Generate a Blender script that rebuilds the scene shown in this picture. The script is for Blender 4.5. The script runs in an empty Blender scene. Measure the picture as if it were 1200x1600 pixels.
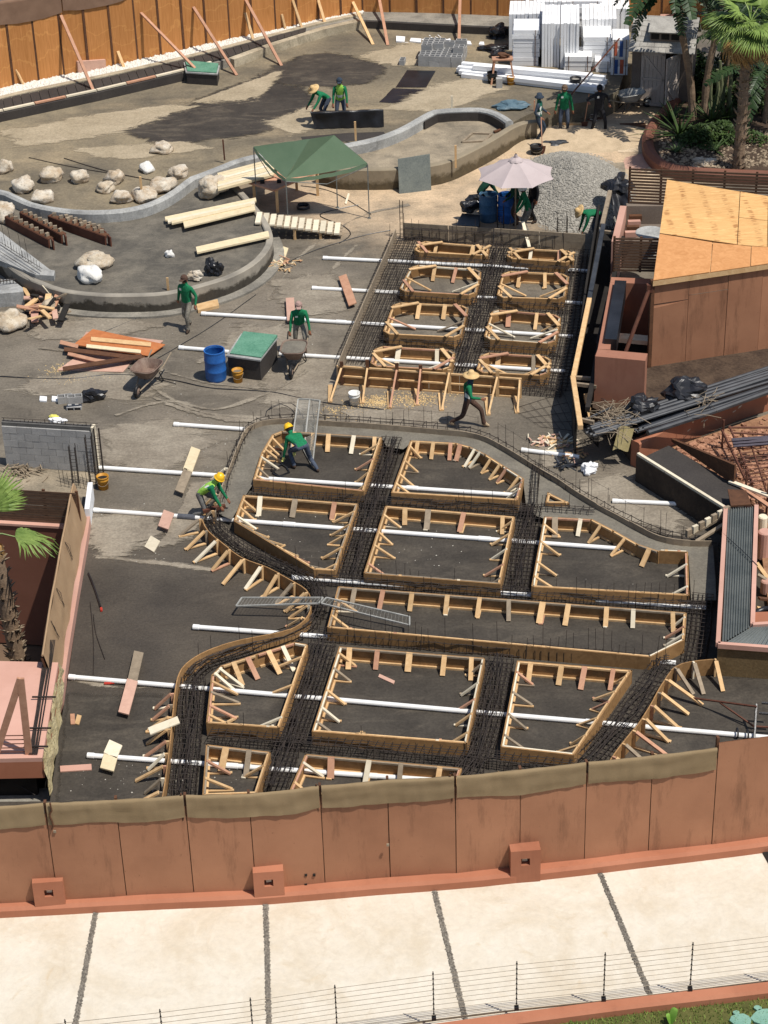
import bpy, math, random
from mathutils import Vector, Matrix, noise
V = Vector
R = random.Random(11)
SC = bpy.context.scene
COL = SC.collection
# ------------------------------------------------------------------ camera
CAM_H, FOC, TH, ROLL = 27.5, 3300.0, math.radians(31.4), math.radians(1.8)
CP = V((0, 0, CAM_H))
_f = V((0, math.cos(TH), -math.sin(TH)))
_d0 = V((0, -math.sin(TH), -math.cos(TH)))
_r0 = V((1, 0, 0))
_r = _r0 * math.cos(ROLL) + _d0 * math.sin(ROLL)
_d = _d0 * math.cos(ROLL) - _r0 * math.sin(ROLL)
cam = bpy.data.cameras.new('camera')
cam.sensor_fit = 'VERTICAL'; cam.sensor_height = 36.0; cam.lens = FOC / 1600 * 36
cam.clip_start = 1.0; cam.clip_end = 3000
camo = bpy.data.objects.new('camera', cam); COL.objects.link(camo)
camo.matrix_world = Matrix(((_r.x, -_d.x, -_f.x, CP.x), (_r.y, -_d.y, -_f.y, CP.y),
                            (_r.z, -_d.z, -_f.z, CP.z), (0, 0, 0, 1)))
SC.camera = camo
# ------------------------------------------------------------------ sky, sun, exposure
SUNV = V((0.40, -0.27, 1.0)).normalized()          # towards the sun
w = bpy.data.worlds.new('World'); SC.world = w; w.use_nodes = True
nt = w.node_tree; nt.nodes.clear()
sk = nt.nodes.new('ShaderNodeTexSky'); sk.sky_type = 'NISHITA'; sk.sun_disc = False
sk.sun_elevation = math.asin(SUNV.z); sk.sun_rotation = math.atan2(SUNV.x, SUNV.y)
bg = nt.nodes.new('ShaderNodeBackground'); bg.inputs[1].default_value = 0.095
ow = nt.nodes.new('ShaderNodeOutputWorld')
nt.links.new(sk.outputs[0], bg.inputs[0]); nt.links.new(bg.outputs[0], ow.inputs[0])
sl = bpy.data.lights.new('sun', 'SUN'); sl.energy = 4.6; sl.angle = math.radians(0.53); sl.color = (1, 0.955, 0.88)
so = bpy.data.objects.new('sun', sl); COL.objects.link(so)
so.rotation_euler = SUNV.to_track_quat('Z', 'Y').to_euler(); so.location = (0, 0, 60)
SC.view_settings.view_transform = 'Standard'; SC.view_settings.look = 'None'
SC.view_settings.exposure = 0.0; SC.view_settings.gamma = 1.0
SC.view_settings.use_curve_mapping = False
SC.cycles.max_bounces = 5; SC.cycles.diffuse_bounces = 3

# ------------------------------------------------------------------ photo pixel -> place on the site
def ray(x, y):
    return _f * FOC + _r * (x - 600) + _d * (y - 800)
def G(x, y, z=0.0):
    """the point of the level z that the survey photograph shows at x, y"""
    k = ray(x, y); return CP + k * ((z - CAM_H) / k.z)
def GS(pts, z=0.0):
    return [G(a, b, z) for a, b in pts]
def OW(x, y, A, B):
    """the point on the upright plane through A and B seen at x, y"""
    k = ray(x, y); n = V((B.y - A.y, A.x - B.x, 0))
    return CP + k * ((A - CP).dot(n) / k.dot(n))
def PR(p):
    q = p - CP; z = q.dot(_f)
    return 600 + FOC * q.dot(_r) / z, 800 + FOC * q.dot(_d) / z
def ZAT(P, y):
    """height of an upright at P whose top is seen on row y"""
    lo, hi = -8.0, 20.0
    for _ in range(40):
        m = (lo + hi) / 2
        if PR(V((P.x, P.y, m)))[1] > y: lo = m
        else: hi = m
    return lo
def Z0(p, z=0.0): return V((p.x, p.y, z))

# ------------------------------------------------------------------ mesh building
class MB:
    def __init__(s): s.v = []; s.f = []; s.m = []
    def add(s, vs, fs, mi=0):
        o = len(s.v); s.v += [V(a) for a in vs]
        s.f += [tuple(i + o for i in f) for f in fs]; s.m += [mi] * len(fs); return s
    def hexa(s, b, t, mi=0):
        return s.add(list(b) + list(t), [(3, 2, 1, 0), (4, 5, 6, 7), (0, 1, 5, 4), (1, 2, 6, 5), (2, 3, 7, 6), (3, 0, 4, 7)], mi)
    def box(s, c, sz, rz=0.0, mi=0, M=None):
        x, y, z = sz[0] / 2, sz[1] / 2, sz[2] / 2
        M = M or Matrix.Rotation(rz, 3, 'Z'); c = V(c)
        P = [c + M @ V(p) for p in ((-x, -y, -z), (x, -y, -z), (x, y, -z), (-x, y, -z), (-x, -y, z), (x, -y, z), (x, y, z), (-x, y, z))]
        return s.hexa(P[:4], P[4:], mi)
    def beam(s, a, b, wd, th, up=(0, 0, 1), mi=0):
        """a square timber from a to b, wd across and th along 'up'"""
        a, b = V(a), V(b); d = (b - a)
        if d.length < 1e-6: return s
        d.normalize(); u = V(up); sd = d.cross(u)
        if sd.length < 1e-3: sd = d.cross(V((0.3, 1, 0)))
        sd.normalize(); u = sd.cross(d).normalized()
        o = [-sd * wd / 2 - u * th / 2, sd * wd / 2 - u * th / 2, sd * wd / 2 + u * th / 2, -sd * wd / 2 + u * th / 2]
        return s.hexa([a + q for q in o], [b + q for q in o], mi)
    def tube(s, path, r, n=6, mi=0, cap=True):
        path = [V(p) for p in path]; m = len(path); vs = []; fs = []
        rs = r if isinstance(r, (list, tuple)) else [r] * m
        ref = None
        for i, p in enumerate(path):
            d = (path[min(i + 1, m - 1)] - path[max(i - 1, 0)])
            d = d.normalized() if d.length > 1e-9 else V((0, 0, 1))
            if ref is None:
                ref = d.orthogonal().normalized()
            ref = (ref - d * ref.dot(d))
            ref = ref.normalized() if ref.length > 1e-6 else d.orthogonal().normalized()
            q = d.cross(ref)
            for k in range(n):
                a = 2 * math.pi * (k + .5) / n
                vs.append(p + (ref * math.cos(a) + q * math.sin(a)) * rs[i])
        for i in range(m - 1):
            for k in range(n):
                k2 = (k + 1) % n
                fs.append((i * n + k, i * n + k2, (i + 1) * n + k2, (i + 1) * n + k))
        if cap:
            fs.append(tuple(range(n - 1, -1, -1))); fs.append(tuple((m - 1) * n + k for k in range(n)))
        return s.add(vs, fs, mi)
    def prism(s, poly, z0, z1, mi=0, bottom=True):
        n = len(poly)
        ar = sum(poly[i][0] * poly[(i + 1) % n][1] - poly[(i + 1) % n][0] * poly[i][1] for i in range(n))
        if ar < 0: poly = poly[::-1]
        vs = [(p[0], p[1], z0) for p in poly] + [(p[0], p[1], z1) for p in poly]
        fs = [tuple(range(n, 2 * n))]
        if bottom: fs.append(tuple(range(n - 1, -1, -1)))
        fs += [(i, (i + 1) % n, n + (i + 1) % n, n + i) for i in range(n)]
        return s.add(vs, fs, mi)
    def sheet(s, poly, z, mi=0):
        n = len(poly)
        ar = sum(poly[i][0] * poly[(i + 1) % n][1] - poly[(i + 1) % n][0] * poly[i][1] for i in range(n))
        if ar < 0: poly = poly[::-1]
        return s.add([(p[0], p[1], z) for p in poly], [tuple(range(n))], mi)
    def lathe(s, prof, n=16, c=(0, 0, 0), mi=0, sx=1, sy=1, M=None):
        c = V(c); vs = []; fs = []; m = len(prof)
        for r, z in prof:
            for k in range(n):
                a = 2 * math.pi * k / n
                p = V((r * math.cos(a) * sx, r * math.sin(a) * sy, z))
                vs.append(c + (M @ p if M else p))
        for i in range(m - 1):
            for k in range(n):
                k2 = (k + 1) % n
                fs.append((i * n + k, i * n + k2, (i + 1) * n + k2, (i + 1) * n + k))
        return s.add(vs, fs, mi)
    def rock(s, c, r, seed=0, rough=.25, seg=9, rings=7, mi=0, M=None):
        """uneven lump; r = three radii, c = centre"""
        c = V(c); vs = []; fs = []
        o = V((seed * 7.3, seed * 3.1, seed * 1.7))
        for i in range(rings + 1):
            th = math.pi * i / rings
            for k in range(seg):
                a = 2 * math.pi * k / seg
                d = V((math.sin(th) * math.cos(a), math.sin(th) * math.sin(a), math.cos(th)))
                q = 1 + rough * (noise.noise(d * 1.3 + o) * 1.2 + noise.noise(d * 3.1 + o) * .5)
                p = V((d.x * r[0] * q, d.y * r[1] * q, d.z * r[2] * q))
                vs.append(c + (M @ p if M else p))
        for i in range(rings):
            for k in range(seg):
                k2 = (k + 1) % seg
                fs.append((i * seg + k, (i + 1) * seg + k, (i + 1) * seg + k2, i * seg + k2))
        return s.add(vs, fs, mi)
    def grid(s, fn, nu, nv, mi=0):
        vs = [fn(i / nu, j / nv) for j in range(nv + 1) for i in range(nu + 1)]
        fs = [(j * (nu + 1) + i, j * (nu + 1) + i + 1, (j + 1) * (nu + 1) + i + 1, (j + 1) * (nu + 1) + i) for j in range(nv) for i in range(nu)]
        return s.add(vs, fs, mi)
    def mesh(s, name, mats, off=V((0, 0, 0)), smooth=False):
        me = bpy.data.meshes.new(name)
        me.from_pydata([tuple(p - off) for p in s.v], [], s.f)
        for m in (mats if isinstance(mats, (list, tuple)) else [mats]): me.materials.append(m)
        me.polygons.foreach_set('material_index', s.m)
        if smooth: me.polygons.foreach_set('use_smooth', [True] * len(s.f))
        me.update(); return me

def link(name, data, parent=None, loc=None):
    o = bpy.data.objects.new(name, data); COL.objects.link(o)
    if loc is not None: o.location = loc
    if parent is not None: o.parent = parent
    return o
ORG = {}
def tag(o, label=None, cat=None, group=None, kind=None):
    if label: o['label'] = label
    if cat: o['category'] = cat
    if group: o['group'] = group
    if kind: o['kind'] = kind
    return o
def thing(name, label, cat, loc, group=None, rz=0.0):
    o = link(name, None, None, V(loc)); o.rotation_euler = (0, 0, rz); o.empty_display_size = .3
    ORG[o.name] = V(loc)
    return tag(o, label, cat, group)
def part(mb, name, mat, parent, local=False, smooth=False, label=None, kind=None):
    """one mesh under its thing; shapes given in site coordinates unless local"""
    off = V((0, 0, 0)) if local else ORG.get(parent.name, V((0, 0, 0)))
    o = link(name, mb.mesh(name, mat, off, smooth), parent)
    if not local: ORG[o.name] = off
    return tag(o, label, None, None, kind)
def solo(mb, name, mat, label, cat, loc=None, group=None, smooth=False, kind=None, rz=None):
    """a thing that is one mesh; origin at loc"""
    if rz is not None:                      # shape given round its own origin
        o = link(name, mb.mesh(name, mat, V((0, 0, 0)), smooth), None, V(loc)); o.rotation_euler = (0, 0, rz)
        ORG[o.name] = V((0, 0, 0))
    else:
        if loc is None:
            n = len(mb.v); loc = sum(mb.v, V((0, 0, 0))) / n; loc.z = min(p.z for p in mb.v)
        o = link(name, mb.mesh(name, mat, V(loc), smooth), None, V(loc))
        ORG[o.name] = V(loc)
    return tag(o, label, cat, group, kind)
def struct(mb, name, mat, smooth=False, kind='structure'):
    o = link(name, mb.mesh(name, mat, V((0, 0, 0)), smooth)); o['kind'] = kind; ORG[o.name] = V((0, 0, 0)); return o
def dup(root, loc, rz=None, label=None, group=None, scale=None):
    r = root.copy(); COL.objects.link(r); r.location = loc
    if rz is not None: r.rotation_euler = (0, 0, rz)
    if scale: r.scale = (scale,) * 3
    if label: r['label'] = label
    if group: r['group'] = group
    for c in list(root.children):
        k = c.copy(); COL.objects.link(k); k.parent = r
        for g in list(c.children):
            h = g.copy(); COL.objects.link(h); h.parent = k
    return r
def smooth_line(pts, step=.25):
    """Catmull-Rom through site points, resampled"""
    pts = [V(p) for p in pts]; out = []
    for i in range(len(pts) - 1):
        p0, p1, p2, p3 = pts[max(i - 1, 0)], pts[i], pts[i + 1], pts[min(i + 2, len(pts) - 1)]
        n = max(1, int((p2 - p1).length / step))
        for k in range(n):
            t = k / n
            out.append(.5 * ((2 * p1) + (p2 - p0) * t + (2 * p0 - 5 * p1 + 4 * p2 - p3) * t * t + (3 * p1 - p0 - 3 * p2 + p3) * t ** 3))
    out.append(pts[-1]); return out
def resample(pts, step):
    out = [pts[0]]; acc = 0
    for a, b in zip(pts, pts[1:]):
        L = (b - a).length
        if L < 1e-6: continue
        t = step - acc
        while t <= L:
            out.append(a + (b - a) * (t / L)); t += step
        acc = L - (t - step)
    return out
def tang(pts, i):
    d = pts[min(i + 1, len(pts) - 1)] - pts[max(i - 1, 0)]; d.z = 0
    return d.normalized() if d.length > 1e-6 else V((1, 0, 0))
def side(pts, i):
    d = tang(pts, i); return V((d.y, -d.x, 0))            # to the right of travel
def wallstrip(mb, pts, z0, z1, th, off=0.0, mi=0, bev=0.0):
    """an upright wall along pts, th thick; off shifts it to the right of travel"""
    n = len(pts); prof = [(-th / 2, z0), (-th / 2, z1 - bev)]
    if bev: prof += [(-th / 2 + bev, z1), (th / 2 - bev, z1)]
    prof += [(th / 2, z1 - bev), (th / 2, z0)]
    if not bev: prof = [(-th / 2, z0), (-th / 2, z1), (th / 2, z1), (th / 2, z0)]
    k = len(prof); vs = []; fs = []
    for i, p in enumerate(pts):
        s_ = side(pts, i)
        for (a, z) in prof:
            q = p + s_ * (a + off); vs.append((q.x, q.y, z))
    for i in range(n - 1):
        for j in range(k - 1):
            fs.append((i * k + j, i * k + j + 1, (i + 1) * k + j + 1, (i + 1) * k + j))
    fs.append(tuple(range(k - 1, -1, -1))); fs.append(tuple((n - 1) * k + j for j in range(k)))
    return mb.add(vs, [f[::-1] for f in fs], mi)

# ------------------------------------------------------------------ materials
def lin(c): return c / 12.92 if c <= .04045 else ((c + .055) / 1.055) ** 2.4
def S(r, g, b, k=1.0): return tuple(lin(c / 255) * k for c in (r, g, b))
class NT:
    def __init__(s, name):
        s.m = bpy.data.materials.new(name); s.m.use_nodes = True; s.t = s.m.node_tree; s.t.nodes.clear()
        s.out = s.n('ShaderNodeOutputMaterial'); s.b = s.n('ShaderNodeBsdfPrincipled')
        s.l(s.b.outputs[0], s.out.inputs[0])
        s.pos = s.n('ShaderNodeNewGeometry').outputs['Position']
    def n(s, ty, **kw):
        x = s.t.nodes.new(ty)
        for k, v in kw.items(): setattr(x, k, v)
        return x
    def l(s, a, b): s.t.links.new(a, b)
    def val(s, sock, v):
        if hasattr(v, 'is_linked') or hasattr(v, 'links'): s.l(v, sock)
        else: sock.default_value = v
    def noise(s, scale, detail=5, rough=.55, vec=None, stretch=None, dist=0.0):
        v = vec or s.pos
        if stretch:
            mp = s.n('ShaderNodeMapping'); mp.inputs['Scale'].default_value = stretch; s.l(v, mp.inputs['Vector']); v = mp.outputs[0]
        x = s.n('ShaderNodeTexNoise'); x.inputs['Scale'].default_value = scale; x.inputs['Detail'].default_value = detail
        x.inputs['Roughness'].default_value = rough; x.inputs['Distortion'].default_value = dist
        s.l(v, x.inputs['Vector']); return x.outputs['Fac']
    def ramp(s, fac, stops):
        x = s.n('ShaderNodeValToRGB'); e = x.color_ramp.elements
        while len(e) < len(stops): e.new(.5)
        for i, (p, c) in enumerate(stops):
            e[i].position = p; e[i].color = (c, c, c, 1) if isinstance(c, (int, float)) else (*c, 1)
        s.l(fac, x.inputs[0]); return x.outputs[0]
    def mix(s, fac, a, b, mode='MIX'):
        x = s.n('ShaderNodeMix', data_type='RGBA', blend_type=mode)
        s.val(x.inputs[0], fac)
        for sock, v in ((x.inputs[6], a), (x.inputs[7], b)):
            if isinstance(v, tuple): sock.default_value = (*v[:3], 1)
            else: s.l(v, sock)
        return x.outputs[2]
    def math(s, op, a, b=0.0, c=None):
        x = s.n('ShaderNodeMath', operation=op); s.val(x.inputs[0], a); s.val(x.inputs[1], b)
        if c is not None: s.val(x.inputs[2], c)
        return x.outputs[0]
    def speck(s, c, f, amt=.35):
        """fine grit: a little darker and lighter of the same colour"""
        v = s.math('MULTIPLY_ADD', s.ramp(f, [(.3, 0.0), (.7, 1.0)]), 2 * amt, 1 - amt)
        x = s.n('ShaderNodeVectorMath', operation='SCALE'); s.l(c, x.inputs[0]); s.l(v, x.inputs['Scale']); return x.outputs[0]
    def rand(s): return s.n('ShaderNodeObjectInfo').outputs['Random']
    def tint(s, col, amt):
        """each object a little lighter or darker"""
        v = s.math('MULTIPLY_ADD', s.rand(), amt, 1 - amt / 2)
        x = s.n('ShaderNodeVectorMath', operation='SCALE'); s.l(col, x.inputs[0]); s.l(v, x.inputs['Scale']); return x.outputs[0]
    def fin(s, col, rough=.8, bump=None, bs=.3, bd=.02, metal=0.0, spec=.3, trans=0.0):
        s.val(s.b.inputs['Base Color'], (*col, 1) if isinstance(col, tuple) else col)
        s.val(s.b.inputs['Roughness'], rough); s.b.inputs['Metallic'].default_value = metal
        s.b.inputs['Specular IOR Level'].default_value = spec
        if bump is not None:
            x = s.n('ShaderNodeBump'); x.inputs['Strength'].default_value = bs; x.inputs['Distance'].default_value = bd
            s.l(bump, x.inputs['Height']); s.l(x.outputs[0], s.b.inputs['Normal'])
        return s.m
def M2(name, a, b, scale=2.5, rough=.8, bs=.3, bscale=30, bd=.01, rand=.18, lo=.35, hi=.65, stretch=None, metal=0.0, spec=.3, fine=.25):
    """two tones mixed by noise, speckled, each object varied"""
    t = NT(name)
    c = t.mix(t.ramp(t.noise(scale, 6, .6, stretch=stretch), [(lo, 0.0), (hi, 1.0)]), a, b)
    f = t.noise(bscale, 4, .6, stretch=stretch)
    if fine: c = t.mix(fine, c, t.mix(t.ramp(f, [(.3, 0.0), (.7, 1.0)]), tuple(x * .55 for x in a), tuple(min(1, x * 1.35) for x in b)))
    if rand: c = t.tint(c, rand)
    return t.fin(c, rough, f, bs, bd, metal, spec)
# ------------------------------------------------------------------ the materials of the place
def blobmask(t, blobs, soft=1.0):
    """where dirt lies: the largest of some soft round patches, broken up by noise"""
    acc = None
    nz = t.noise(.55, 6, .65)
    for (x, y, rad, k) in blobs:
        d = t.n('ShaderNodeVectorMath', operation='DISTANCE'); t.l(t.pos, d.inputs[0])
        p = G(x, y, 0); d.inputs[1].default_value = (p.x, p.y, 0)
        q = t.math('MULTIPLY_ADD', t.math('SUBTRACT', 1.0, t.math('DIVIDE', d.outputs['Value'], rad)), 1.4 * k, t.math('MULTIPLY_ADD', nz, 1.6, -.8))
        acc = q if acc is None else t.math('MAXIMUM', acc, q)
    x = t.n('ShaderNodeClamp'); t.l(acc, x.inputs[0]); return x.outputs[0]
def ground_mat():
    t = NT('site_ground')
    dark = t.mix(t.ramp(t.noise(.35, 7, .62), [(.35, 0.0), (.68, 1.0)]), S(60, 54, 47), S(82, 74, 64))
    dusty = t.mix(t.ramp(t.noise(.5, 8, .66, dist=.6), [(.3, 0.0), (.7, 1.0)]), S(86, 79, 69), S(124, 115, 101))
    # north of the lower forms the coating is under dust and dried slurry
    sx = t.n('ShaderNodeSeparateXYZ'); t.l(t.pos, sx.inputs[0])
    far = t.n('ShaderNodeMapRange'); far.interpolation_type = 'SMOOTHSTEP'
    t.l(t.math('MULTIPLY_ADD', t.noise(.25, 5, .6), 7.0, sx.outputs[1]), far.inputs[0])
    far.inputs[1].default_value = 44.5; far.inputs[2].default_value = 51.5
    c = t.mix(far.outputs[0], dark, dusty)
    # pale drag marks and slurry stains
    st = t.ramp(t.noise(.9, 9, .72, stretch=(.35, 1.0, 1), dist=1.2), [(.56, 0.0), (.76, 1.0)])
    c = t.mix(t.math('MULTIPLY', st, t.math('MULTIPLY_ADD', far.outputs[0], .45, .06)), c, S(158, 146, 128))
    spl = t.ramp(t.noise(2.6, 6, .7), [(.66, 0.0), (.74, 1.0)])
    c = t.mix(t.math('MULTIPLY', spl, .28), c, S(150, 140, 126))
    sand = blobmask(t, [(690, 270, 6.5, 1.2), (560, 300, 4.5, 1.0), (830, 225, 5, 1.3), (930, 230, 4, 1.2), (1000, 190, 6, 1.3), (1000, 250, 3, 1.3),
                        (690, 330, 4.0, .9), (850, 215, 4, 1.5), (960, 260, 4, 1.2), (620, 340, 3.0, .6)])
    sc = t.mix(t.ramp(t.noise(.9, 7, .6), [(.35, 0.0), (.65, 1.0)]), S(168, 148, 122), S(212, 184, 150))
    c = t.mix(t.math('MULTIPLY', sand, .92), c, sc)
    dust = blobmask(t, [(240, 690, 2.2, .8), (480, 590, 2.6, .8), (640, 640, 3.0, .7), (180, 820, 1.2, .9), (440, 480, 3.5, .6), (120, 540, 2.5, .6), (860, 800, 2.2, .7), (980, 780, 2.5, .6)])
    c = t.mix(t.math('MULTIPLY', dust, .5), c, S(150, 138, 122))
    # fine brushed scratches, pits and splashes
    c = t.mix(t.math('MULTIPLY', t.ramp(t.noise(3.0, 9, .78, stretch=(.5, 1.4, 1), dist=.8), [(.52, 0.0), (.7, 1.0)]), .5), c, S(56, 49, 41))
    c = t.mix(t.math('MULTIPLY', t.ramp(t.noise(5.5, 7, .8, stretch=(.4, 1.3, 1), dist=1.5), [(.6, 0.0), (.72, 1.0)]), t.math('MULTIPLY_ADD', far.outputs[0], .4, .16)), c, S(168, 156, 138))
    f = t.noise(16, 6, .75)
    c = t.speck(c, f, .3)
    r = t.ramp(t.noise(.6, 4, .6), [(.35, .55), (.65, .85)])
    return t.fin(c, r, t.noise(9, 7, .7), .35, .02, 0, .35)
def slab_mat():
    """the upper pool floors: olive, ochre and grey cement stains"""
    t = NT('stained_cement')
    c = t.mix(t.ramp(t.noise(.28, 6, .6, dist=.5), [(.36, 0.0), (.64, 1.0)]), S(94, 87, 75), S(138, 125, 102))
    c = t.mix(t.math('MULTIPLY', t.ramp(t.noise(.45, 7, .65, stretch=(.5, 1, 1)), [(.52, 0.0), (.72, 1.0)]), .5), c, S(176, 156, 124))
    c = t.mix(t.math('MULTIPLY', t.ramp(t.noise(.7, 8, .7, stretch=(.3, 1.2, 1), dist=1), [(.55, 0.0), (.75, 1.0)]), .45), c, S(70, 67, 62))
    c = t.mix(t.math('MULTIPLY', t.ramp(t.noise(2.4, 8, .78, stretch=(.5, 1.3, 1), dist=1), [(.55, 0.0), (.7, 1.0)]), .5), c, S(80, 72, 60))
    c = t.speck(c, t.noise(14, 6, .75), .3)
    return t.fin(c, .85, t.noise(8, 6, .7), .3, .02)
def cement_mat(name, a, b, stain, amt=.6, zs=None):
    t = NT(name)
    c = t.mix(t.ramp(t.noise(.9, 7, .65, dist=.4), [(.35, 0.0), (.65, 1.0)]), a, b)
    c = t.mix(t.math('MULTIPLY', t.ramp(t.noise(1.6, 7, .72, stretch=(1, 1, .5)), [(.5, 0.0), (.66, 1.0)]), amt), c, stain)
    c = t.mix(t.math('MULTIPLY', t.ramp(t.noise(1.4, 9, .75, stretch=(.4, 1.2, 1), dist=1.2), [(.54, 0.0), (.72, 1.0)]), amt * .8), c, tuple(min(1, x * 1.55) for x in b))
    c = t.speck(c, t.noise(18, 6, .75), .25)
    return t.fin(c, .85, t.noise(14, 6, .7), .35, .015)
def tarred_wall_mat():
    """cement wall whose lower part is brushed with black sealer"""
    t = NT('tarred_wall')
    sx = t.n('ShaderNodeSeparateXYZ'); t.l(t.pos, sx.inputs[0])
    h = t.math('MULTIPLY_ADD', t.noise(1.1, 6, .75), .75, t.math('MULTIPLY', sx.outputs[2], -1.0))
    k = t.ramp(h, [(.0, 0.0), (.1, 1.0)])
    pale = t.mix(t.ramp(t.noise(1.2, 6), [(.35, 0.0), (.65, 1.0)]), S(128, 122, 112), S(160, 152, 138))
    c = t.mix(k, pale, t.mix(t.noise(5, 5, .7), S(38, 35, 31), S(84, 78, 68)))
    return t.fin(c, .8, t.noise(9, 6, .7), .4, .02)
def tan_wall_mat():
    t = NT('mossy_wall')
    sx = t.n('ShaderNodeSeparateXYZ'); t.l(t.pos, sx.inputs[0])
    h = t.math('MULTIPLY_ADD', t.noise(1.3, 7, .75), .9, t.math('MULTIPLY', sx.outputs[2], -1.0))
    k = t.ramp(h, [(.05, 0.0), (.22, 1.0)])
    c = t.mix(k, t.mix(t.noise(2, 6), S(120, 110, 94), S(160, 146, 122)), t.mix(t.noise(6, 5, .7), S(52, 47, 38), S(112, 98, 74)))
    return t.fin(c, .85, t.noise(9, 6, .7), .4, .02)
def stucco_mat(name, a, b, streak=.35):
    t = NT(name)
    c = t.mix(t.ramp(t.noise(.8, 6, .6), [(.35, 0.0), (.65, 1.0)]), a, b)
    c = t.mix(t.math('MULTIPLY', t.ramp(t.noise(3.2, 6, .75, stretch=(1, 1, .16)), [(.53, 0.0), (.72, 1.0)]), streak), c, tuple(x * .45 for x in a))
    c = t.mix(t.math('MULTIPLY', t.ramp(t.noise(9, 5, .8), [(.64, 0.0), (.72, 1.0)]), streak), c, tuple(x * .5 for x in a))
    c = t.tint(c, .22)
    return t.fin(c, .75, t.noise(30, 5, .6), .25, .006)
def wood_mat(name, a, b, rand=.3, knots=.3):
    t = NT(name)
    o = t.n('ShaderNodeTexCoord').outputs['Object']
    v = t.n('ShaderNodeVectorMath', operation='ADD'); t.l(o, v.inputs[0])
    rv = t.n('ShaderNodeCombineXYZ'); t.l(t.math('MULTIPLY', t.rand(), 37.0), rv.inputs[0]); t.l(rv.outputs[0], v.inputs[1])
    c = t.mix(t.ramp(t.noise(4.0, 6, .65, vec=v.outputs[0], dist=1.2), [(.3, 0.0), (.7, 1.0)]), a, b)
    c = t.mix(t.math('MULTIPLY', t.ramp(t.noise(7, 4, .6, vec=v.outputs[0], stretch=(1, 1, 3)), [(.6, 0.0), (.75, 1.0)]), knots), c, tuple(x * .45 for x in a))
    c = t.tint(c, rand)
    return t.fin(c, .75, t.noise(40, 3), .2, .004)
def ply_mat(name, a, b, horiz=True):
    """plywood or boarding with wavering grain and tide marks"""
    t = NT(name)
    st = (6, 6, .35) if not horiz else (.35, .35, 6)
    c = t.mix(t.ramp(t.noise(2.2, 6, .6, stretch=st, dist=1.5), [(.32, 0.0), (.68, 1.0)]), a, b)
    wv = t.n('ShaderNodeTexWave', wave_type='BANDS', bands_direction='Z'); wv.inputs['Scale'].default_value = .42; wv.inputs['Distortion'].default_value = 9.0
    wv.inputs['Detail'].default_value = 4; wv.inputs['Detail Scale'].default_value = 2.2; t.l(t.pos, wv.inputs['Vector'])
    c = t.mix(t.math('MULTIPLY', t.ramp(wv.outputs['Fac'], [(.965, 0.0), (1.0, 1.0)]), .14), c, tuple(min(1, x * 2.3) for x in b))
    c = t.tint(c, .22)
    return t.fin(c, .7, t.noise(30, 3), .2, .004)
def roof_ply_mat():
    t = NT('roof_plywood')
    o = t.n('ShaderNodeTexCoord').outputs['Object']
    n1 = t.noise(1.0, 5, .6, vec=o, stretch=(1.2, 9, 1), dist=2.5)
    wv = t.n('ShaderNodeTexWave', wave_type='BANDS', bands_direction='X'); wv.inputs['Scale'].default_value = .55; wv.inputs['Distortion'].default_value = 1.5; t.l(o, wv.inputs['Vector'])
    dash = t.math('MULTIPLY', t.ramp(wv.outputs['Fac'], [(.72, 0.0), (.95, 1.0)]), t.ramp(t.noise(1.0, 3, .5, vec=o, stretch=(3, 16, 1), dist=.6), [(.5, 0.0), (.6, 1.0)]))
    c = t.mix(t.ramp(n1, [(.3, 0.0), (.55, .5), (.72, 1.0)]), S(204, 152, 94), S(232, 190, 128))
    c = t.mix(t.math('MULTIPLY', t.ramp(t.noise(2.2, 6, .7, vec=o, stretch=(3, 14, 1), dist=3), [(.58, 0.0), (.68, 1.0)]), .6), c, S(150, 100, 56))
    c = t.mix(t.math('MULTIPLY', dash, .75), c, S(150, 98, 54))
    c = t.tint(c, .12)
    return t.fin(c, .65, n1, .15, .004)
def walk_mat():
    t = NT('stamped_cream_paving')
    n1 = t.noise(.55, 8, .66, dist=.8); n2 = t.noise(1.7, 8, .7, dist=1.0)
    c = t.mix(t.ramp(n1, [(.3, 0.0), (.6, 1.0)]), S(216, 202, 178), S(232, 223, 206))
    c = t.mix(t.math('MULTIPLY', t.ramp(n2, [(.5, 0.0), (.7, 1.0)]), .55), c, S(240, 232, 216))
    c = t.mix(t.math('MULTIPLY', t.ramp(t.noise(.9, 7, .7, dist=2), [(.6, 0.0), (.74, 1.0)]), .5), c, S(206, 182, 144))
    c = t.speck(c, t.noise(7, 8, .8), .09)
    vo = t.n('ShaderNodeTexVoronoi', feature='DISTANCE_TO_EDGE'); vo.inputs['Scale'].default_value = .8
    wv = t.n('ShaderNodeVectorMath', operation='ADD'); nn = t.n('ShaderNodeTexNoise'); nn.inputs['Scale'].default_value = 1.4; nn.inputs['Detail'].default_value = 6
    t.l(t.pos, nn.inputs['Vector']); t.l(t.pos, wv.inputs[0]); t.l(nn.outputs['Color'], wv.inputs[1]); t.l(wv.outputs[0], vo.inputs['Vector'])
    cr = t.ramp(vo.outputs['Distance'], [(0.0, 1.0), (.02, 0.0)])
    c = t.mix(t.math('MULTIPLY', cr, .07), c, S(160, 136, 106))
    x = t.n('ShaderNodeVectorMath', operation='SCALE'); t.l(c, x.inputs[0]); x.inputs['Scale'].default_value = .80
    return t.fin(x.outputs[0], .8, t.noise(5, 8, .7), .35, .02)
def cloth_mat(name, a, b, rand=.1, rough=.85):
    return M2(name, a, b, 1.6, rough, .25, 60, .004, rand, .3, .7, fine=.12)

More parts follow.
